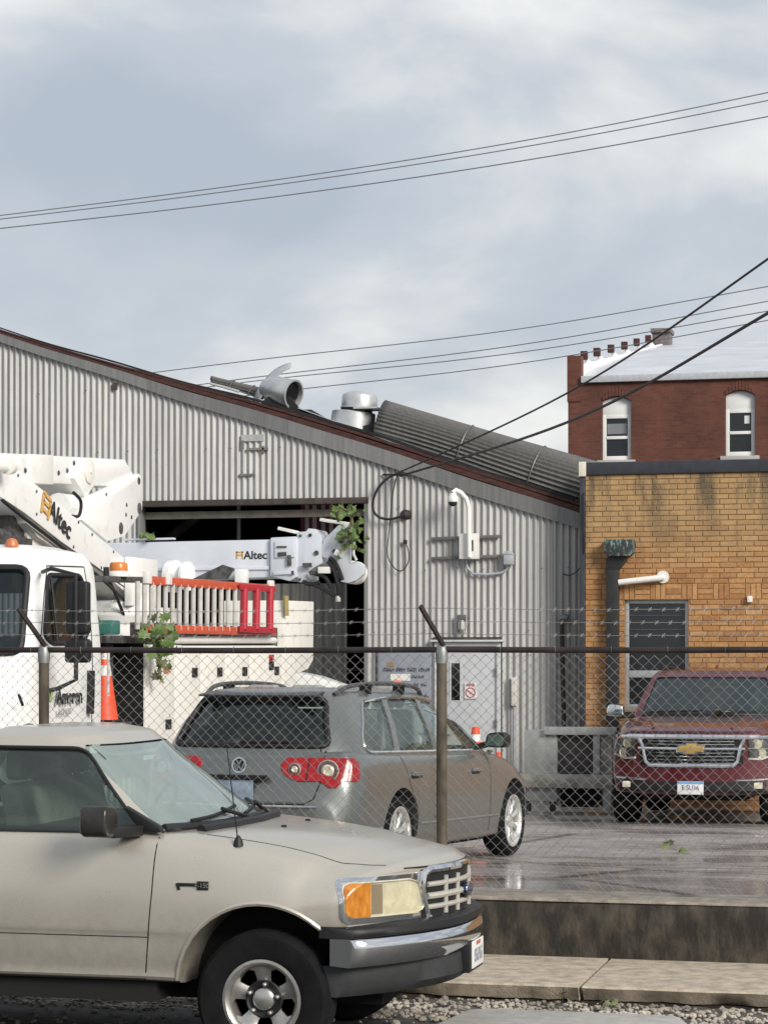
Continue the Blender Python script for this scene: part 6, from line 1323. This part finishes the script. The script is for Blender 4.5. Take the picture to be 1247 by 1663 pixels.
part('logo_swoosh', mat('logo_green', (.35, .50, .12), .5), BT, lambda b: b.tube([bX(u, v, -7.72) for u, v in ((82, 1140), (84, 1126), (90, 1118))], .014, 6))
# utility body: bins left and right, deck between
X0 = -7.75
ex0, ex1 = bX(234, 1100, X0).x, bX(458, 1100, X0).x; zt_ = 1.86
for s in (-1, 1):
    bo_ = part('tool_bins', m_cream, BT, lambda b: b.bb((ex1, s*.72, .72), (ex0, s*1.195, zt_)), bevel=.02)
    if s > 0 or 1:
        for i, u in enumerate((234, 283, 325, 365, 405, 456)[:-1]):
            u2 = (234, 283, 325, 365, 405, 456)[i+1]; xa, xb = bX(u, 1100, X0).x-.02, bX(u2, 1100, X0).x+.02
            dd = part('bin_door', m_cream, bo_, lambda b: b.bb((xa, s*1.19, .80), (xb, s*1.212, zt_-.06)), bevel=.008)
            part('latch', m_trim, dd, lambda b: b.box((xb+.20, s*1.218, 1.06 if i == 0 else 1.58), (.16, .016, .10)), bevel=.006)
part('deck', m_grime, BT, lambda b: b.bb((-8.9, -.715, .96), (-1.95, .715, 1.10)), smooth=0)
part('deck_edge', m_grime, BT, lambda b: (b.bb((ex0+.04, -1.1, 1.88), (-2.0, 1.12, 1.95)),), smooth=0)
part('side_rail_tube', m_white, BT, lambda b: b.tube([bX(262, 1040, X0+.02), bX(446, 1040, X0+.02)], .035, 10))
part('side_rail_tube', m_white, BT, lambda b: b.tube([bX(262, 1054, X0+.02), bX(446, 1053, X0+.02)], .035, 10))
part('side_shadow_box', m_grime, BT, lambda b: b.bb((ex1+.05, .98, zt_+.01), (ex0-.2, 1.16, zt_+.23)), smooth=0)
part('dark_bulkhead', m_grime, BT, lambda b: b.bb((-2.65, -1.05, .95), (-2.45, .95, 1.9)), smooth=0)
# rear cabinet with sloped underside
slab('rear_cabinet', m_cream, [(461, 975), (510, 977), (509, 1072), (501, 1086), (480, 1096), (466, 1112), (461, 1112)], X0+.02, .75, bevel=.015)
part('cabinet_post', mat('brass_yellow', (.42, .33, .14), .4, .3), BT, lambda b: b.tube([bX(465, 1000, X0+.05), bX(464, 968, X0+.05)], .035, 8))
part('rear_marker', m_redl, BT, lambda b: b.box(bX(441, 1068, X0+.02), (.16, .02, .07)), bevel=.004)
part('rear_reflector', m_trim, BT, lambda b: b.box(bX(441, 1081, X0+.02), (.16, .02, .10)), bevel=.004)
part('bin_label', mat('label_orange', (.50, .16, .05), .5), BT, lambda b: b.box(bX(272, 1089, X0+.03), (.14, .012, .04)), smooth=0)
# clutter behind the cab
part('pump_unit', m_grime, BT, lambda b: (b.bb((-2.4, .1, 1.11), (-1.95, .9, 1.75)), b.bar((-2.2, .3, 1.7), (-2.0, .9, 2.15), .12, .2)), bevel=.03)
part('hose', m_trim, BT, lambda b: b.tube([Vector(cr([(-2.1, .9, 1.3), (-2.0, 1.0, 1.8), (-2.2, .9, 2.2), (-2.35, .95, 1.9), (-2.3, 1.0, 1.5)], i/8)) for i in range(33)], .03, 8))
part('green_case', mat('green_plastic', (.04, .16, .13), .5), BT, lambda b: b.bb((-2.4, .86, 1.96), (-2.15, 1.12, 2.10)), bevel=.02)
part('bracket_plate', m_tw, BT, lambda b: b.prism([(-2.6, 1.9), (-2.2, 1.95), (-2.3, 2.35), (-2.55, 2.3)], 'y', .7, .78), bevel=.01)
part('rack_arm', m_grime, BT, lambda b: b.bar(bX(150, 940, -7.9), bX(238, 942, -7.9), .10, .06), bevel=.01)
bp_ = bX(193, 935, -7.9)
part('beacon_base', m_white, BT, lambda b: b.lathe([(.11, -.02), (.11, .01), (.09, .035), (0, .035)], bp_+Vector((0, 0, .01)), (0, 0, 1), 18))
part('beacon', mat('beacon_amber', (.62, .20, .04), .25), BT, lambda b: b.lathe([(.088, .04), (.09, .06), (.086, .115), (.075, .13), (0, .135)], bp_, (0, 0, 1), 18))
part('rack_post', m_trim, BT, lambda b: b.tube([bX(173, 938, -7.9), bX(173, 921, -7.9)], .03, 8))
# turret and booms
tp = bX(222, 948, -8.72)
part('turret', m_tw, BT, lambda b: (b.lathe([(.55, 1.10), (.55, 1.22), (.40, 1.3), (.36, 2.1), (.42, 2.2), (.42, 2.35)], (tp.x, 0, 0), (0, 0, 1), 28), b.bb((tp.x-.45, -.30, 2.30), (tp.x+.40, -.22, tp.z+.28)), b.bb((tp.x-.45, .24, 2.30), (tp.x+.40, .32, tp.z+.28))), bevel=.01)
LB = slab('lower_boom', m_tw, [(-60, 690), (20, 754), (42, 771), (113, 830), (170, 878), (221, 920), (232, 950), (220, 975), (175, 937), (141, 912), (85, 868), (42, 834), (0, 806), (-60, 762)], -8.72, .46, bevel=.03)
slab('boom_underplate', m_cream, [(40, 834), (85, 869), (141, 913), (118, 896), (96, 895), (62, 872), (44, 850)], -8.78, .36, bevel=.01)
slab('boom_bracket', m_tw, [(44, 842), (62, 858), (100, 888), (112, 896), (70, 896), (52, 888), (44, 870)], -8.85, .2, bevel=.01)
UB = slab('upper_boom', m_tw, [(-60, 735), (0, 735), (203, 746), (203, 792), (121, 787), (0, 782), (-60, 780)], -9.02, .40, bevel=.03)
slab('boom_sleeve', m_white, [(51, 737), (88, 739), (88, 787), (51, 785)], -8.998, .445, UB, bevel=.015)
K1 = slab('knuckle_link', m_tw, [(121, 776), (133, 748), (203, 746), (218, 771), (195, 781), (181, 789), (154, 789), (140, 808)], -8.97, .5, bevel=.015)
kc = bX(144, 764, -8.97); part('pivot_pin', m_cream, K1, lambda b: b.lathe([(.14, 0), (.14, .02), (.10, .03), (.04, .03), (.03, .045), (0, .045)], kc, (0, 1, 0), 22))
K2 = slab('knuckle_plate', m_tw, [(141, 808), (226, 769), (232, 776), (232, 828), (203, 871), (175, 879), (150, 858), (133, 844), (140, 830)], -8.93, .06, bevel=.012)
slab('knuckle_plate', m_tw, [(141, 808), (226, 769), (232, 776), (232, 828), (203, 871), (175, 879), (150, 858), (133, 844), (140, 830)], -9.42, .06, bevel=.012)
for (u, v, r_) in ((227, 826, .07), (197, 858, .07), (226, 781, .045), (206, 820, .025), (214, 840, .025), (205, 836, .025), (173, 803, .02)): part('hole', m_grime, K2, lambda b: b.lathe([(r_, 0), (r_*.9, .004), (0, .005)], bX(u, v, -8.93), (0, 1, 0), 14))
for (u, v) in ((42, 764), (96, 768), (110, 764), (121, 752)): part('bolt', m_grime, UB, lambda b: b.lathe([(.03, 0), (.02, .008), (0, .01)], bX(u, v, -9.015), (0, 1, 0), 8))
part('lift_cylinder', m_tw, BT, lambda b: b.tube([bX(95, 822, -9.1), bX(138, 826, -9.1)], .14, 14))
part('cylinder_collar', m_trim, BT, lambda b: b.tube([bX(134, 828, -9.1), bX(140, 830, -9.1)], .155, 14))
part('boom_tip_fitting', m_cream, BT, lambda b: (b.tube([bX(-30, 757, -8.6), bX(14, 757, -8.6)], .06, 12), b.tube([bX(12, 757, -8.58), bX(18, 757, -8.58)], .08, 12)))
part('winch_gear', m_grime, BT, lambda b: (b.bar(bX(0, 850, -9.0), bX(34, 872, -9.0), .25, .22), b.tube([bX(-10, 870, -8.9), bX(24, 876, -8.9)], .09, 8)), bevel=.02)
part('boom_rest', m_grime, BT, lambda b: (b.tube([bX(4, 893, -9.0), bX(4, 850, -9.0)], .05, 8), b.bar(bX(-10, 878, -8.9), bX(30, 884, -8.9), .3, .1)))
for pts in (((4, 812), (42, 843), (90, 880), (130, 912), (170, 944), (205, 978)), ((120, 800), (132, 815), (128, 838), (110, 836)), ((176, 940), (186, 960), (196, 985), (204, 1005)), ((210, 955), (214, 985), (205, 1010))):
    q = [tuple(bX(u, v, -8.74)) for u, v in pts]; part('hydraulic_hose', m_trim, BT, lambda b: b.tube([Vector(cr(q, i/16*(len(q)-1))) for i in range(17)], .018, 7))
for (u, v) in ((30, 772), (60, 798), (128, 848), (150, 868), (185, 896), (205, 915), (60, 835), (120, 888), (165, 922)): part('rivet', m_grime, LB, lambda b: b.lathe([(.018, 0), (.014, .006), (0, .008)], bX(u, v, -8.718), (0, 1, 0), 8))
part('boom_seam', m_grime, LB, lambda b: b.bar(bX(88, 872, -8.716), bX(205, 955, -8.716), .006, .012))
# logo on the lower boom
p0, p1 = bX(84, 824, -8.715), bX(113, 858, -8.715); dr_ = (p1-p0).normalized(); upv = Vector((dr_.z, 0, -dr_.x)) if dr_.x < 0 else Vector((-dr_.z, 0, dr_.x))
cen = bX(98, 845, -8.712)+Vector((0, .006, 0))
m_lg = mat('logo_amber', (.62, .36, .10), .5)
text('lettering', 'Altec', .27, MATS['logo_black'], LB, frame(cen, dr_, upv), .005, 1.05, bold=.004)
lc = bX(75, 823, -8.712)+Vector((0, .006, 0)); lm = frame(lc, dr_, upv)
part('logo_mark', m_lg, LB, lambda b: [b.box(lm @ Vector(c), d_, lm.to_3x3()) for c, d_ in (((0, .11, 0), (.22, .04, .006)), ((-.09, 0, 0), (.04, .2, .006)), ((.09, .0, 0), (.04, .2, .006)), ((0, .03, 0), (.18, .035, .006)), ((.0, -.05, 0), (.12, .035, .006)))], smooth=0)
# ladders hung on the truck side: one orange-railed grey ladder, one red ladder
LX = X0+.10
def wl(u, v, X=LX): return onX(u, v, X)
la = wl(240, 1022); LD = thing('ladder', 'orange railed ladder with grey rungs hung on the side of the bucket truck', 'ladder', tuple(la))
for (ua, va, ub, vb) in ((238, 942, 446, 956), (236, 1021, 446, 1026)): part('rail', m_or, LD, lambda b: b.bar(wl(ua, va)-la, wl(ub, vb)-la, .045, .085, up=(0, 0, 1)), bevel=.008)
for i in range(16):
    u = 224+11.3*i; part('rung', m_rung, LD, lambda b: b.tube([wl(u, 944+.068*(u-224))-la, wl(u-.5, 1022+.02*(u-224))-la], .026, 8))
for (u, v) in ((240, 938), (273, 940), (440, 951)): part('rack_hook', m_white, LD, lambda b: b.box(wl(u, v, LX+.02)-la, (.05, .14, .12)), bevel=.01)
lb = wl(396, 1022, LX+.06); L2 = thing('ladder', 'short red ladder section at the rear end of the orange ladder', 'ladder', tuple(lb))
for u in (397, 417, 439): part('rung', m_redr, L2, lambda b: b.tube([wl(u, 956, LX+.06)-lb, wl(u-1, 1022, LX+.06)-lb], .045, 10))
for v0, v1 in ((953, 957), (1021, 1024)): part('rail', m_redr, L2, lambda b: b.bar(wl(390, v0, LX+.06)-lb, wl(447, v1, LX+.06)-lb, .03, .07), bevel=.006)
# big traffic cone hung behind the cab
def cone(label, loc, h, m, bands=True, base=True, group=None):
    t = thing('traffic_cone', label, 'traffic cone', loc, 0, group); r0, r1 = h*.19, h*.04
    part('cone_body', m, t, lambda b: b.lathe([(r0, .03*h), (r0*.98, .05*h), (r1, h), (r1*.7, h*1.005), (0, h*1.0)], (0, 0, 0), (0, 0, 1), 24))
    if bands:
        for a, c in ((.62, .76), (.84, .92)): part('reflective_band', m_white, t, lambda b: b.lathe([(r0+(r1-r0)*a+.003, a*h), (r0+(r1-r0)*c+.003, c*h), (r0+(r1-r0)*c-.004, c*h), (r0+(r1-r0)*a-.004, a*h)], (0, 0, 0), (0, 0, 1), 24, close=True))
    if base: part('cone_base', m_blk, t, lambda b: b.box((0, 0, .015*h), (h*.5, h*.5, .03*h)), bevel=.006)
    return t
m_cone = mat('cone_orange', (.75, .075, .02), .5, vary=.08)
cq = onX(170, 1172, -7.97); cone('tall orange traffic cone with white bands standing beside the bucket truck cab', (cq.x, cq.y, cq.z), .72, m_cone)
part('cone_shelf', m_grime, BT, lambda b: b.box(bl_(cq)+Vector((0, -.1, -.025)), (.42, .6, .045)), smooth=0)
part('gap_shade_panel', m_under, BT, lambda b: (b.bb((ex0+.006, .70, .70), (ex0+.03, 1.20, zt_+.02)), b.bb((-2.75, -1.1, .6), (-2.70, .69, 1.85))), smooth=0)  # black panels added to give the shade in the gap behind the cab
part('cone_post', m_rung, BT, lambda b: b.tube([bX(176, 1130, -7.42), bX(176.5, 1058, -7.42)], .014, 6))
# ---------------------------------------------------------------- DERRICK TRUCK behind it, parallel to the shed
DY = 30.0; dz_ = lot(DY); dX = onY(300, 1100, DY).x
DT = thing('derrick_truck', 'white digger derrick truck with horizontal boom reaching across the shed bay', 'truck', (dX, DY, dz_))
def dl_(u, v, y=0.): p = onY(u, v, DY+y); return Vector((p.x-dX, y, p.z-dz_))
def dslab(name, m, uv, y0, y1, parent=None, bevel=.012):
    q = [dl_(u, v, y0) for u, v in uv]; return part(name, m, parent or DT, lambda b: b.prism([(p.x, p.z) for p in q], 'y', y0, y1), bevel=bevel)
m_bm = mat('boom_bluewhite', (.58, .61, .66), .38, vary=.06, scale=2, coat=.2)
DB = dslab('boom', m_bm, [(60, 884), (440, 876), (440, 938), (240, 944), (60, 948)], -.28, .28, bevel=.03)
dslab('boom_ledge', m_bm, [(180, 922), (438, 919), (438, 925), (180, 928)], -.305, -.281, DB, bevel=.006)
dslab('boom_top_rail', m_bm, [(200, 878), (282, 876), (282, 873), (200, 875)], -.2, -.1, DB, bevel=.004)
tc_ = dl_(415, 902, -.283); text('lettering', 'Altec', .155, MATS['logo_black'], DB, frame(tc_, (1, 0, 0), (0, 0, 1)), .004, 1.0, bold=.003)
lc = dl_(389.5, 901.5, -.284); part('logo_mark', m_lg, DB, lambda b: (b.box(lc+Vector((0, 0, .04)), (.10, .006, .02)), b.box(lc+Vector((-.04, 0, 0)), (.02, .006, .10)), b.box(lc+Vector((.04, 0, 0)), (.02, .006, .10)), b.box(lc, (.08, .006, .018))), smooth=0)
HD = dslab('head_block', m_bm, [(439, 873), (482, 871), (482, 937), (470, 944), (439, 936)], -.34, .34, bevel=.02)
dslab('head_panel', m_bm, [(446, 879), (478, 877), (478, 905), (446, 906)], -.362, -.341, HD, bevel=.008)
dslab('latch', m_grime, [(451, 897), (465, 896), (465, 903), (451, 904)], -.375, -.363, HD, bevel=.004)
dslab('lower_bracket', m_bm, [(444, 928), (478, 926), (478, 932), (444, 934)], -.37, -.343, HD, bevel=.005)
HP = dslab('head_plate', m_bm, [(482, 864), (497, 863), (500, 858), (511, 859), (516, 866), (521, 868), (522, 915), (510, 922), (498, 930), (499, 940), (490, 947), (484, 944), (482, 930)], -.30, .30, bevel=.015)
JW = dslab('jaw_plate', m_bm, [(521, 892), (526, 876), (538, 864), (549, 853), (572, 850), (574, 866), (569, 868), (568, 915), (578, 911), (592, 920), (591, 932), (580, 942), (565, 947), (553, 945), (545, 925), (535, 908), (524, 905)], -.26, -.16, bevel=.012)
dslab('jaw_plate', m_bm, [(521, 892), (526, 876), (538, 864), (549, 853), (572, 850), (574, 866), (569, 868), (568, 915), (578, 911), (592, 920), (591, 932), (580, 942), (565, 947), (553, 945), (545, 925), (535, 908), (524, 905)], .14, .24, bevel=.012)
part('sheave', m_cream, JW, lambda b: b.lathe([(.12, -.14), (.16, -.12), (.12, 0), (.16, .12), (.12, .14)], dl_(575, 930, 0), (0, 1, 0), 20))
for (u, v, r_) in ((554, 877, .05), (561, 887, .03), (504, 869, .025), (514, 898, .035), (488, 870, .02), (543, 895, .03), (548, 902, .03), (487, 941, .02)): part('pin', m_grime, DT, lambda b: b.lathe([(r_, 0), (r_*.9, .02), (0, .022)], dl_(u, v, -.30 if u < 522 else -.26), (0, -1, 0), 12))
part('pole_guide', m_white, DT, lambda b: b.bar(dl_(453, 858, -.2), dl_(484, 865, -.2), .12, .045), bevel=.008)
part('pole_guide', m_white, DT, lambda b: b.bar(dl_(521, 844, -.2), dl_(573, 852, -.2), .12, .045), bevel=.008)
part('guide_link', m_white, DT, lambda b: (b.tube([dl_(570, 852, -.3), dl_(575, 880, -.3), dl_(574, 900, -.3), dl_(579, 910, -.3)], .02, 6), b.bar(dl_(545, 896, -.31), dl_(556, 902, -.31), .1, .08)), bevel=.005)
part('valve_block', m_white, DT, lambda b: b.box(dl_(527, 926, -.33), (.16, .1, .09)), bevel=.01)
for pts in (((535, 906), (543, 912), (550, 925), (556, 942)), ((532, 912), (540, 920), (546, 938), (551, 962), (548, 975)), ((500, 948), (512, 950), (530, 960), (545, 968)), ((505, 930), (520, 934), (530, 940), (538, 955)), ((492, 944), (502, 949), (520, 947))):
    q = [tuple(dl_(u, v, -.33)) for u, v in pts]; part('hose', m_trim, DT, lambda b: b.tube([Vector(cr(q, i/6*(len(q)-1)/1.0)) for i in range(7)], .03, 7))
part('pole_tail', m_rung, DT, lambda b: b.tube([dl_(549, 968, -.33), dl_(549, 977, -.33)], .035, 8))
for (u, v, w_, h_) in ((470, 910, .05, .14), (458, 888, .14, .02), (499, 918, .12, .06), (508, 930, .09, .05), (476, 930, .03, .05)): part('fitting', m_grime, DT, lambda b: b.box(dl_(u, v, -.36), (w_, .04, h_)), smooth=0)
# turret, winch drum, bed
part('turret', m_tw, DT, lambda b: b.lathe([(.6, .95), (.6, 1.1), (.42, 1.2), (.40, 2.2), (.3, 2.45)], dl_(250, 1065, 0)*1+Vector((0, 0, -dl_(250, 1065, 0).z)), (0, 0, 1), 28))
dc_ = dl_(287, 936, -.42); part('winch_drum', m_tw, DT, lambda b: b.lathe([(.22, -.10), (.22, .0), (.14, .02), (.14, .14), (.20, .15), (.20, .19), (0, .19)], dc_, (.9, -.2, 0), 28))
part('mesh_guard', m_grime, DT, lambda b: b.prism([(dl_(330, 942).x, dl_(330, 942).z), (dl_(378, 919).x, dl_(378, 919).z), (dl_(396, 925).x, dl_(396, 925).z), (dl_(385, 942).x, dl_(385, 942).z)], 'y', -.45, -.40), smooth=0)
part('control_box', m_tw, DT, lambda b: b.box(dl_(393, 938, -.45), (.14, .2, .22)), bevel=.01)
xe = dl_(440, 1100).x
part('bed', m_tw, DT, lambda b: b.bb((-6.2, -1.15, .95), (xe, 1.15, 1.15)), bevel=.02)
part('side_bin', m_cream, DT, lambda b: b.bb((-5.0, -1.18, .55), (xe-.4, -.8, .945)), bevel=.02)
part('chassis', m_under, DT, lambda b: b.bb((-8.2, -.45, .5), (xe-.1, .45, .94)), smooth=0)
part('boom_pedestal', m_tw, DT, lambda b: b.bb((dl_(250, 1065).x-.3, -.35, 2.2), (dl_(250, 1065).x+.3, .35, 2.75)), bevel=.03)
part('cab', m_tw, DT, lambda b: b.prism([(-6.4, .7), (-6.4, 2.6), (-7.3, 2.65), (-7.75, 1.75), (-8.7, 1.6), (-8.9, .7)], 'y', -1.1, 1.1), bevel=.06)
part('cab_window', m_wg, DT, lambda b: b.prism([(-6.6, 1.8), (-6.6, 2.45), (-7.25, 2.45), (-7.5, 1.8)], 'y', -1.11, -1.09), smooth=0)
for x in (xe-1.0, -7.9):
    for s in (-1, 1): wheel(DT, x, s*.92, .5, .5, .3, .29, 8, m_alloy, 'five', sgn=s)
# ---------------------------------------------------------------- steel skid against the brick wall
SKY = 29.6; k0, k1 = onY(849, 1300, SKY), onY(999, 1300, SKY); sk = thing('steel_skid', 'grey steel equipment skid with dark square opening beside the brick wall', 'equipment', (k0.x, SKY, lot(SKY)))
m_sk = mat('skid_grey', (.30, .32, .31), .6, .1, vary=.18, scale=5, bump=.1); m_skd = mat('skid_beam', (.29, .28, .25), .7, vary=.35, scale=7)
def kl(u, v): p = onY(u, v, SKY); return (p.x-k0.x, p.z-lot(SKY))
def kb(name, m, u0, u1, v0, v1, y0, y1, **kw):
    a, c = kl(u0, v1), kl(u1, v0); return part(name, m, sk, lambda b: b.bb((a[0], y0, a[1]), (c[0], y1, c[1])), **kw)
kb('side_panel', m_sk, 851, 904, 1187, 1258, .0, .7, bevel=.008); kb('back_panel', m_skd, 904, 992, 1195, 1258, .5, .7, bevel=.01)
kb('top_beam', m_sk, 884, 1000, 1181, 1193, -.06, .06, bevel=.01); kb('mesh_screen', mat('dark_screen', (.03, .03, .034), .6, vary=.6, scale=18), 905, 962, 1194, 1259, .06, .1, smooth=0)
kb('upright', m_sk, 963, 974, 1193.5, 1258, -.03, .08, bevel=.008); kb('upright_board', m_skd, 974.5, 993, 1193.5, 1262, .02, .1, bevel=.008)
kb('base_beam', m_skd, 840, 996, 1258.5, 1278, -.12, .1, bevel=.012); kb('lower_tank', m_sk, 846, 905, 1278.5, 1301, -.05, .6, bevel=.02)
kb('leg', m_sk, 980, 993, 1278.5, 1319, -.08, .06, bevel=.008); kb('leg', m_sk, 966, 977, 1278.5, 1318, .55, .68, bevel=.008); kb('leg', m_grime, 850, 858, 1301.5, 1319, .1, .2, bevel=.004); kb('leg', m_grime, 890, 898, 1301.5, 1319, .1, .2, bevel=.004)
kb('dark_housing', m_under, 906, 964, 1279, 1312, .2, .66, smooth=0)
# ---------------------------------------------------------------- small things around the door and bay
def tick(u, v, y, h, label): p = onY(u, v, y); return cone(label, (p.x, y, lot(y)), h, m_cone, False, True)
p = onY(772, 1181, 28.6); cone('slim orange delineator cone standing behind the wagon mirror', (p.x, 28.6, lot(28.6)), p.z-lot(28.6), m_cone)
p = onY(809, 1222, 27.4); cone('shorter orange cone standing behind the wagon bonnet', (p.x, 27.4, lot(27.4)), p.z-lot(27.4), m_cone)
p = onY(641, 1103, 31.6); t_ = thing('orange_flag', 'small orange marker flag on a thin stake before the notice board', 'flag', (p.x, 31.6, lot(31.6)))
hh_ = p.z-lot(31.6); part('stake', m_rung, t_, lambda b: b.tube([(0, 0, 0), (0, 0, hh_)], .012, 6)); part('cloth', mat('flag_orange', (.70, .17, .10), .7), t_, lambda b: b.add([(.0, 0, hh_), (.09, .02, hh_-.02), (.07, -.01, hh_-.17), (.0, 0, hh_-.19), (.0, .008, hh_), (.09, .028, hh_-.02), (.07, -.002, hh_-.17), (0, .008, hh_-.19)], [(0, 1, 2, 3), (7, 6, 5, 4), (0, 4, 5, 1), (1, 5, 6, 2), (2, 6, 7, 3), (3, 7, 4, 0)]), smooth=0)
# white vehicle cover sloping down behind the wagon roof
q0 = onY(480, 1092, 27.9); q1 = onY(572, 1120, 27.9); wp_ = thing('white_panel', 'white sloping panel standing behind the wagon roof before the open bay', 'panel', (q1.x, 27.9, lot(27.9)))
part('sheet', m_tw, wp_, lambda b: b.prism([(q0.x-q1.x-.7, 0), (0, 0), (0, q1.z-lot(27.9)), (q0.x-q1.x+.25, q0.z-lot(27.9)-.05), (q0.x-q1.x, q0.z-lot(27.9)), (q0.x-q1.x-.7, q0.z-lot(27.9)+.02)], 'y', -.02, .5), bevel=.05)
part('stand', m_grime, wp_, lambda b: b.bb((q0.x-q1.x-.5, .51, 0), (-.2, .6, .8)), smooth=0)
# striped cloth hanging in the bay
fy = 34.2; f0, f1 = onY(488, 828, fy), onY(548, 858, fy); fg = thing('striped_flag', 'maroon and white striped flag hanging inside the open bay', 'flag', (f0.x, fy, f1.z-.2))
n = 9; wv = (f1.x-f0.x)/n
for i in range(n): part('stripe', m_redr if 0 else mat('maroon_cloth', (.13, .03, .045), .9) if i % 2 == 0 else mat('pale_cloth', (.42, .39, .40), .9), fg, lambda b: b.bb((wv*i, .02*math.sin(i*1.3), -.25), (wv*(i+1)-.001, .02*math.sin(i*1.3)+.012, f0.z-f1.z+.55)), smooth=0)
part('hanger', m_grime, fg, lambda b: b.tube([(-.05, .01, f0.z-f1.z+.56), (wv*n+.05, .01, f0.z-f1.z+.56)], .02))
# shelving and clutter in the dark bay
cx_ = onY(545, 1000, 38); shf = thing('storage_rack', 'dim storage rack standing inside the shed bay', 'rack', (cx_.x, 38., gb))
part('frame', m_grime, shf, lambda b: [b.bb((x, y, 0), (x+.05, y+.05, 2.6)) for x in (-1, 1.2) for y in (0, .6)], smooth=0)
for z in (.5, 1.2, 1.9): part('shelf', m_inner, shf, lambda b: b.bb((-1, 0, z), (1.25, .65, z+.04)), smooth=0)
# ---------------------------------------------------------------- storm leaves
def leaf_mesh(name, s):
    prof = [(0, 0), (.18, .10), (.42, .02), (.36, .22), (.52, .42), (.30, .42), (.26, .66), (.12, .60), (0, 1.0)]
    pts = prof+[(-x, y) for x, y in prof[-2:0:-1]]; n = len(pts); c = (0, .38)
    vs = [(x*s, y*s, .10*s*abs(x)*2-.12*s*y*y) for x, y in pts]+[(c[0], c[1]*s, .02*s)]
    me = bpy.data.meshes.new(name); me.from_pydata(vs, [], [(i, (i+1) % n, n) for i in range(n)]); return me
def leafm(name, c1, c2):
    m = mat(name, c1, .55, col2=c2, scale=3); b = m.node_tree.nodes['Principled BSDF']; b.inputs['Subsurface Weight'].default_value = 0; return m
m_leaf = leafm('maple_leaf', (.07, .12, .03), (.20, .27, .08)); m_leafp = leafm('pale_leaf', (.16, .19, .08), (.28, .30, .15)); m_stem = mat('leaf_stem', (.16, .15, .06), .7)
LM = leaf_mesh('leaf', .13); LM.materials.append(m_leaf); LP = leaf_mesh('leaf', .11); LP.materials.append(m_leafp)
def branch(label, loc, n, rx, ry, rz_, me=LM, sc_r=(.75, 1.35), stem=True, name='leaf_sprig', hang=True):
    t = thing(name, label, 'branch', loc); rnd_ = random.Random(hash(label) % 997 if 0 else len(label)*31+n)
    tips = []
    for i in range(n):
        gs_ = lambda: max(-.85, min(.85, rnd_.gauss(0, .45))); p = Vector((gs_()*rx, gs_()*ry, gs_()*rz_)); s = rnd_.uniform(*sc_r)
        o = linkmesh('leaf', me, t, p, (rnd_.uniform(.6, 2.2) if hang else rnd_.uniform(-.5, .5), rnd_.uniform(-.8, .8), rnd_.uniform(-1.2, 1.2) if hang else rnd_.uniform(0, 6.3)), (s, s, s)); tips.append(p)
    if stem:
        for k in range(min(9, n)): part('twig', m_stem, t, lambda b: b.tube([(0, 0, rz_*.6), tips[k]*.5+Vector((0, 0, rz_*.1)), tips[k]], [.008, .006, .003], 5))
    return t
p = onX(258, 1040, X0+.22); branch('green maple leaf cluster caught on the bucket truck below the ladder', tuple(p), 46, .18, .34, .24)
p = onX(262, 1088, X0+.16); branch('drooping pale leaf sprig under the maple cluster on the bin door', tuple(p), 8, .08, .2, .14, LP)
p = onY(572, 868, 29.6); branch('green leafy branch hanging on the derrick boom head', tuple(p), 60, .22, .16, .38, LM, (.55, .95))
p = onY(553, 833, 29.8); branch('small leafy tuft above the derrick boom head', tuple(p), 22, .24, .15, .13, LM, (.6, .9))
p = onY(243, 872, 29.7); branch('small green leaf sprig lying on the derrick boom', tuple(p), 8, .14, .1, .05, LM, (.7, 1.1))
def ground_leaf(u, v, label, n, me, sz, y=None):
    k = _k(u)
    Yq = 18.
    for _ in range(30): t = (E-lot(Yq))*F/(v-HZ); Yq = t*(C_+S_*k)
    P_ = Vector((t*(-S_+C_*k), Yq, lot(Yq)+.05)); return branch(label, tuple(P_), n, sz, sz*.8, .05, me, (.9, 1.5), False, 'fallen_leaves', False)
ground_leaf(1094, 1386, 'small clump of pale green leaves fallen on the wet yard', 5, LP, .09)
h = SV.matrix_world; bpy.context.view_layer.update()
q = SV.matrix_world @ side_pts(stt, [(-.42, .21), (-.41, .21)], 1, .02, .05, 'z')[0].to_4d(); branch('pale leaves lying on the dark red bonnet', (q.x, q.y, q.z+.02), 6, .14, .08, .03, LP, (.7, 1.1), False, 'fallen_leaves', False)
q = WG.matrix_world @ side_pts(wt, [(-.35, -.82), (-.34, -.82)], 1, .01, .05, 'z')[0].to_4d(); branch('yellow green leaf stuck on the wagon fender', (q.x, q.y, q.z+.01), 3, .05, .05, .03, LP, (.6, .9), False, 'fallen_leaves', False)
def weed(u, v, label, n, s):
    k = _k(u); t = E*F/(v-HZ); P_ = Vector((t*(-S_+C_*k), t*(C_+S_*k), .03)); return branch(label, tuple(P_), n, s, s*.5, .05, LP, (.35, .7), False, 'weed', False)
weed(1125, 1633, 'small green weed growing at the foot of the kerb', 9, .12); weed(915, 1627, 'mossy green tuft in the sidewalk joint', 12, .13); weed(985, 1638, 'sparse little weed sprouting in the gravel before the kerb', 6, .16)
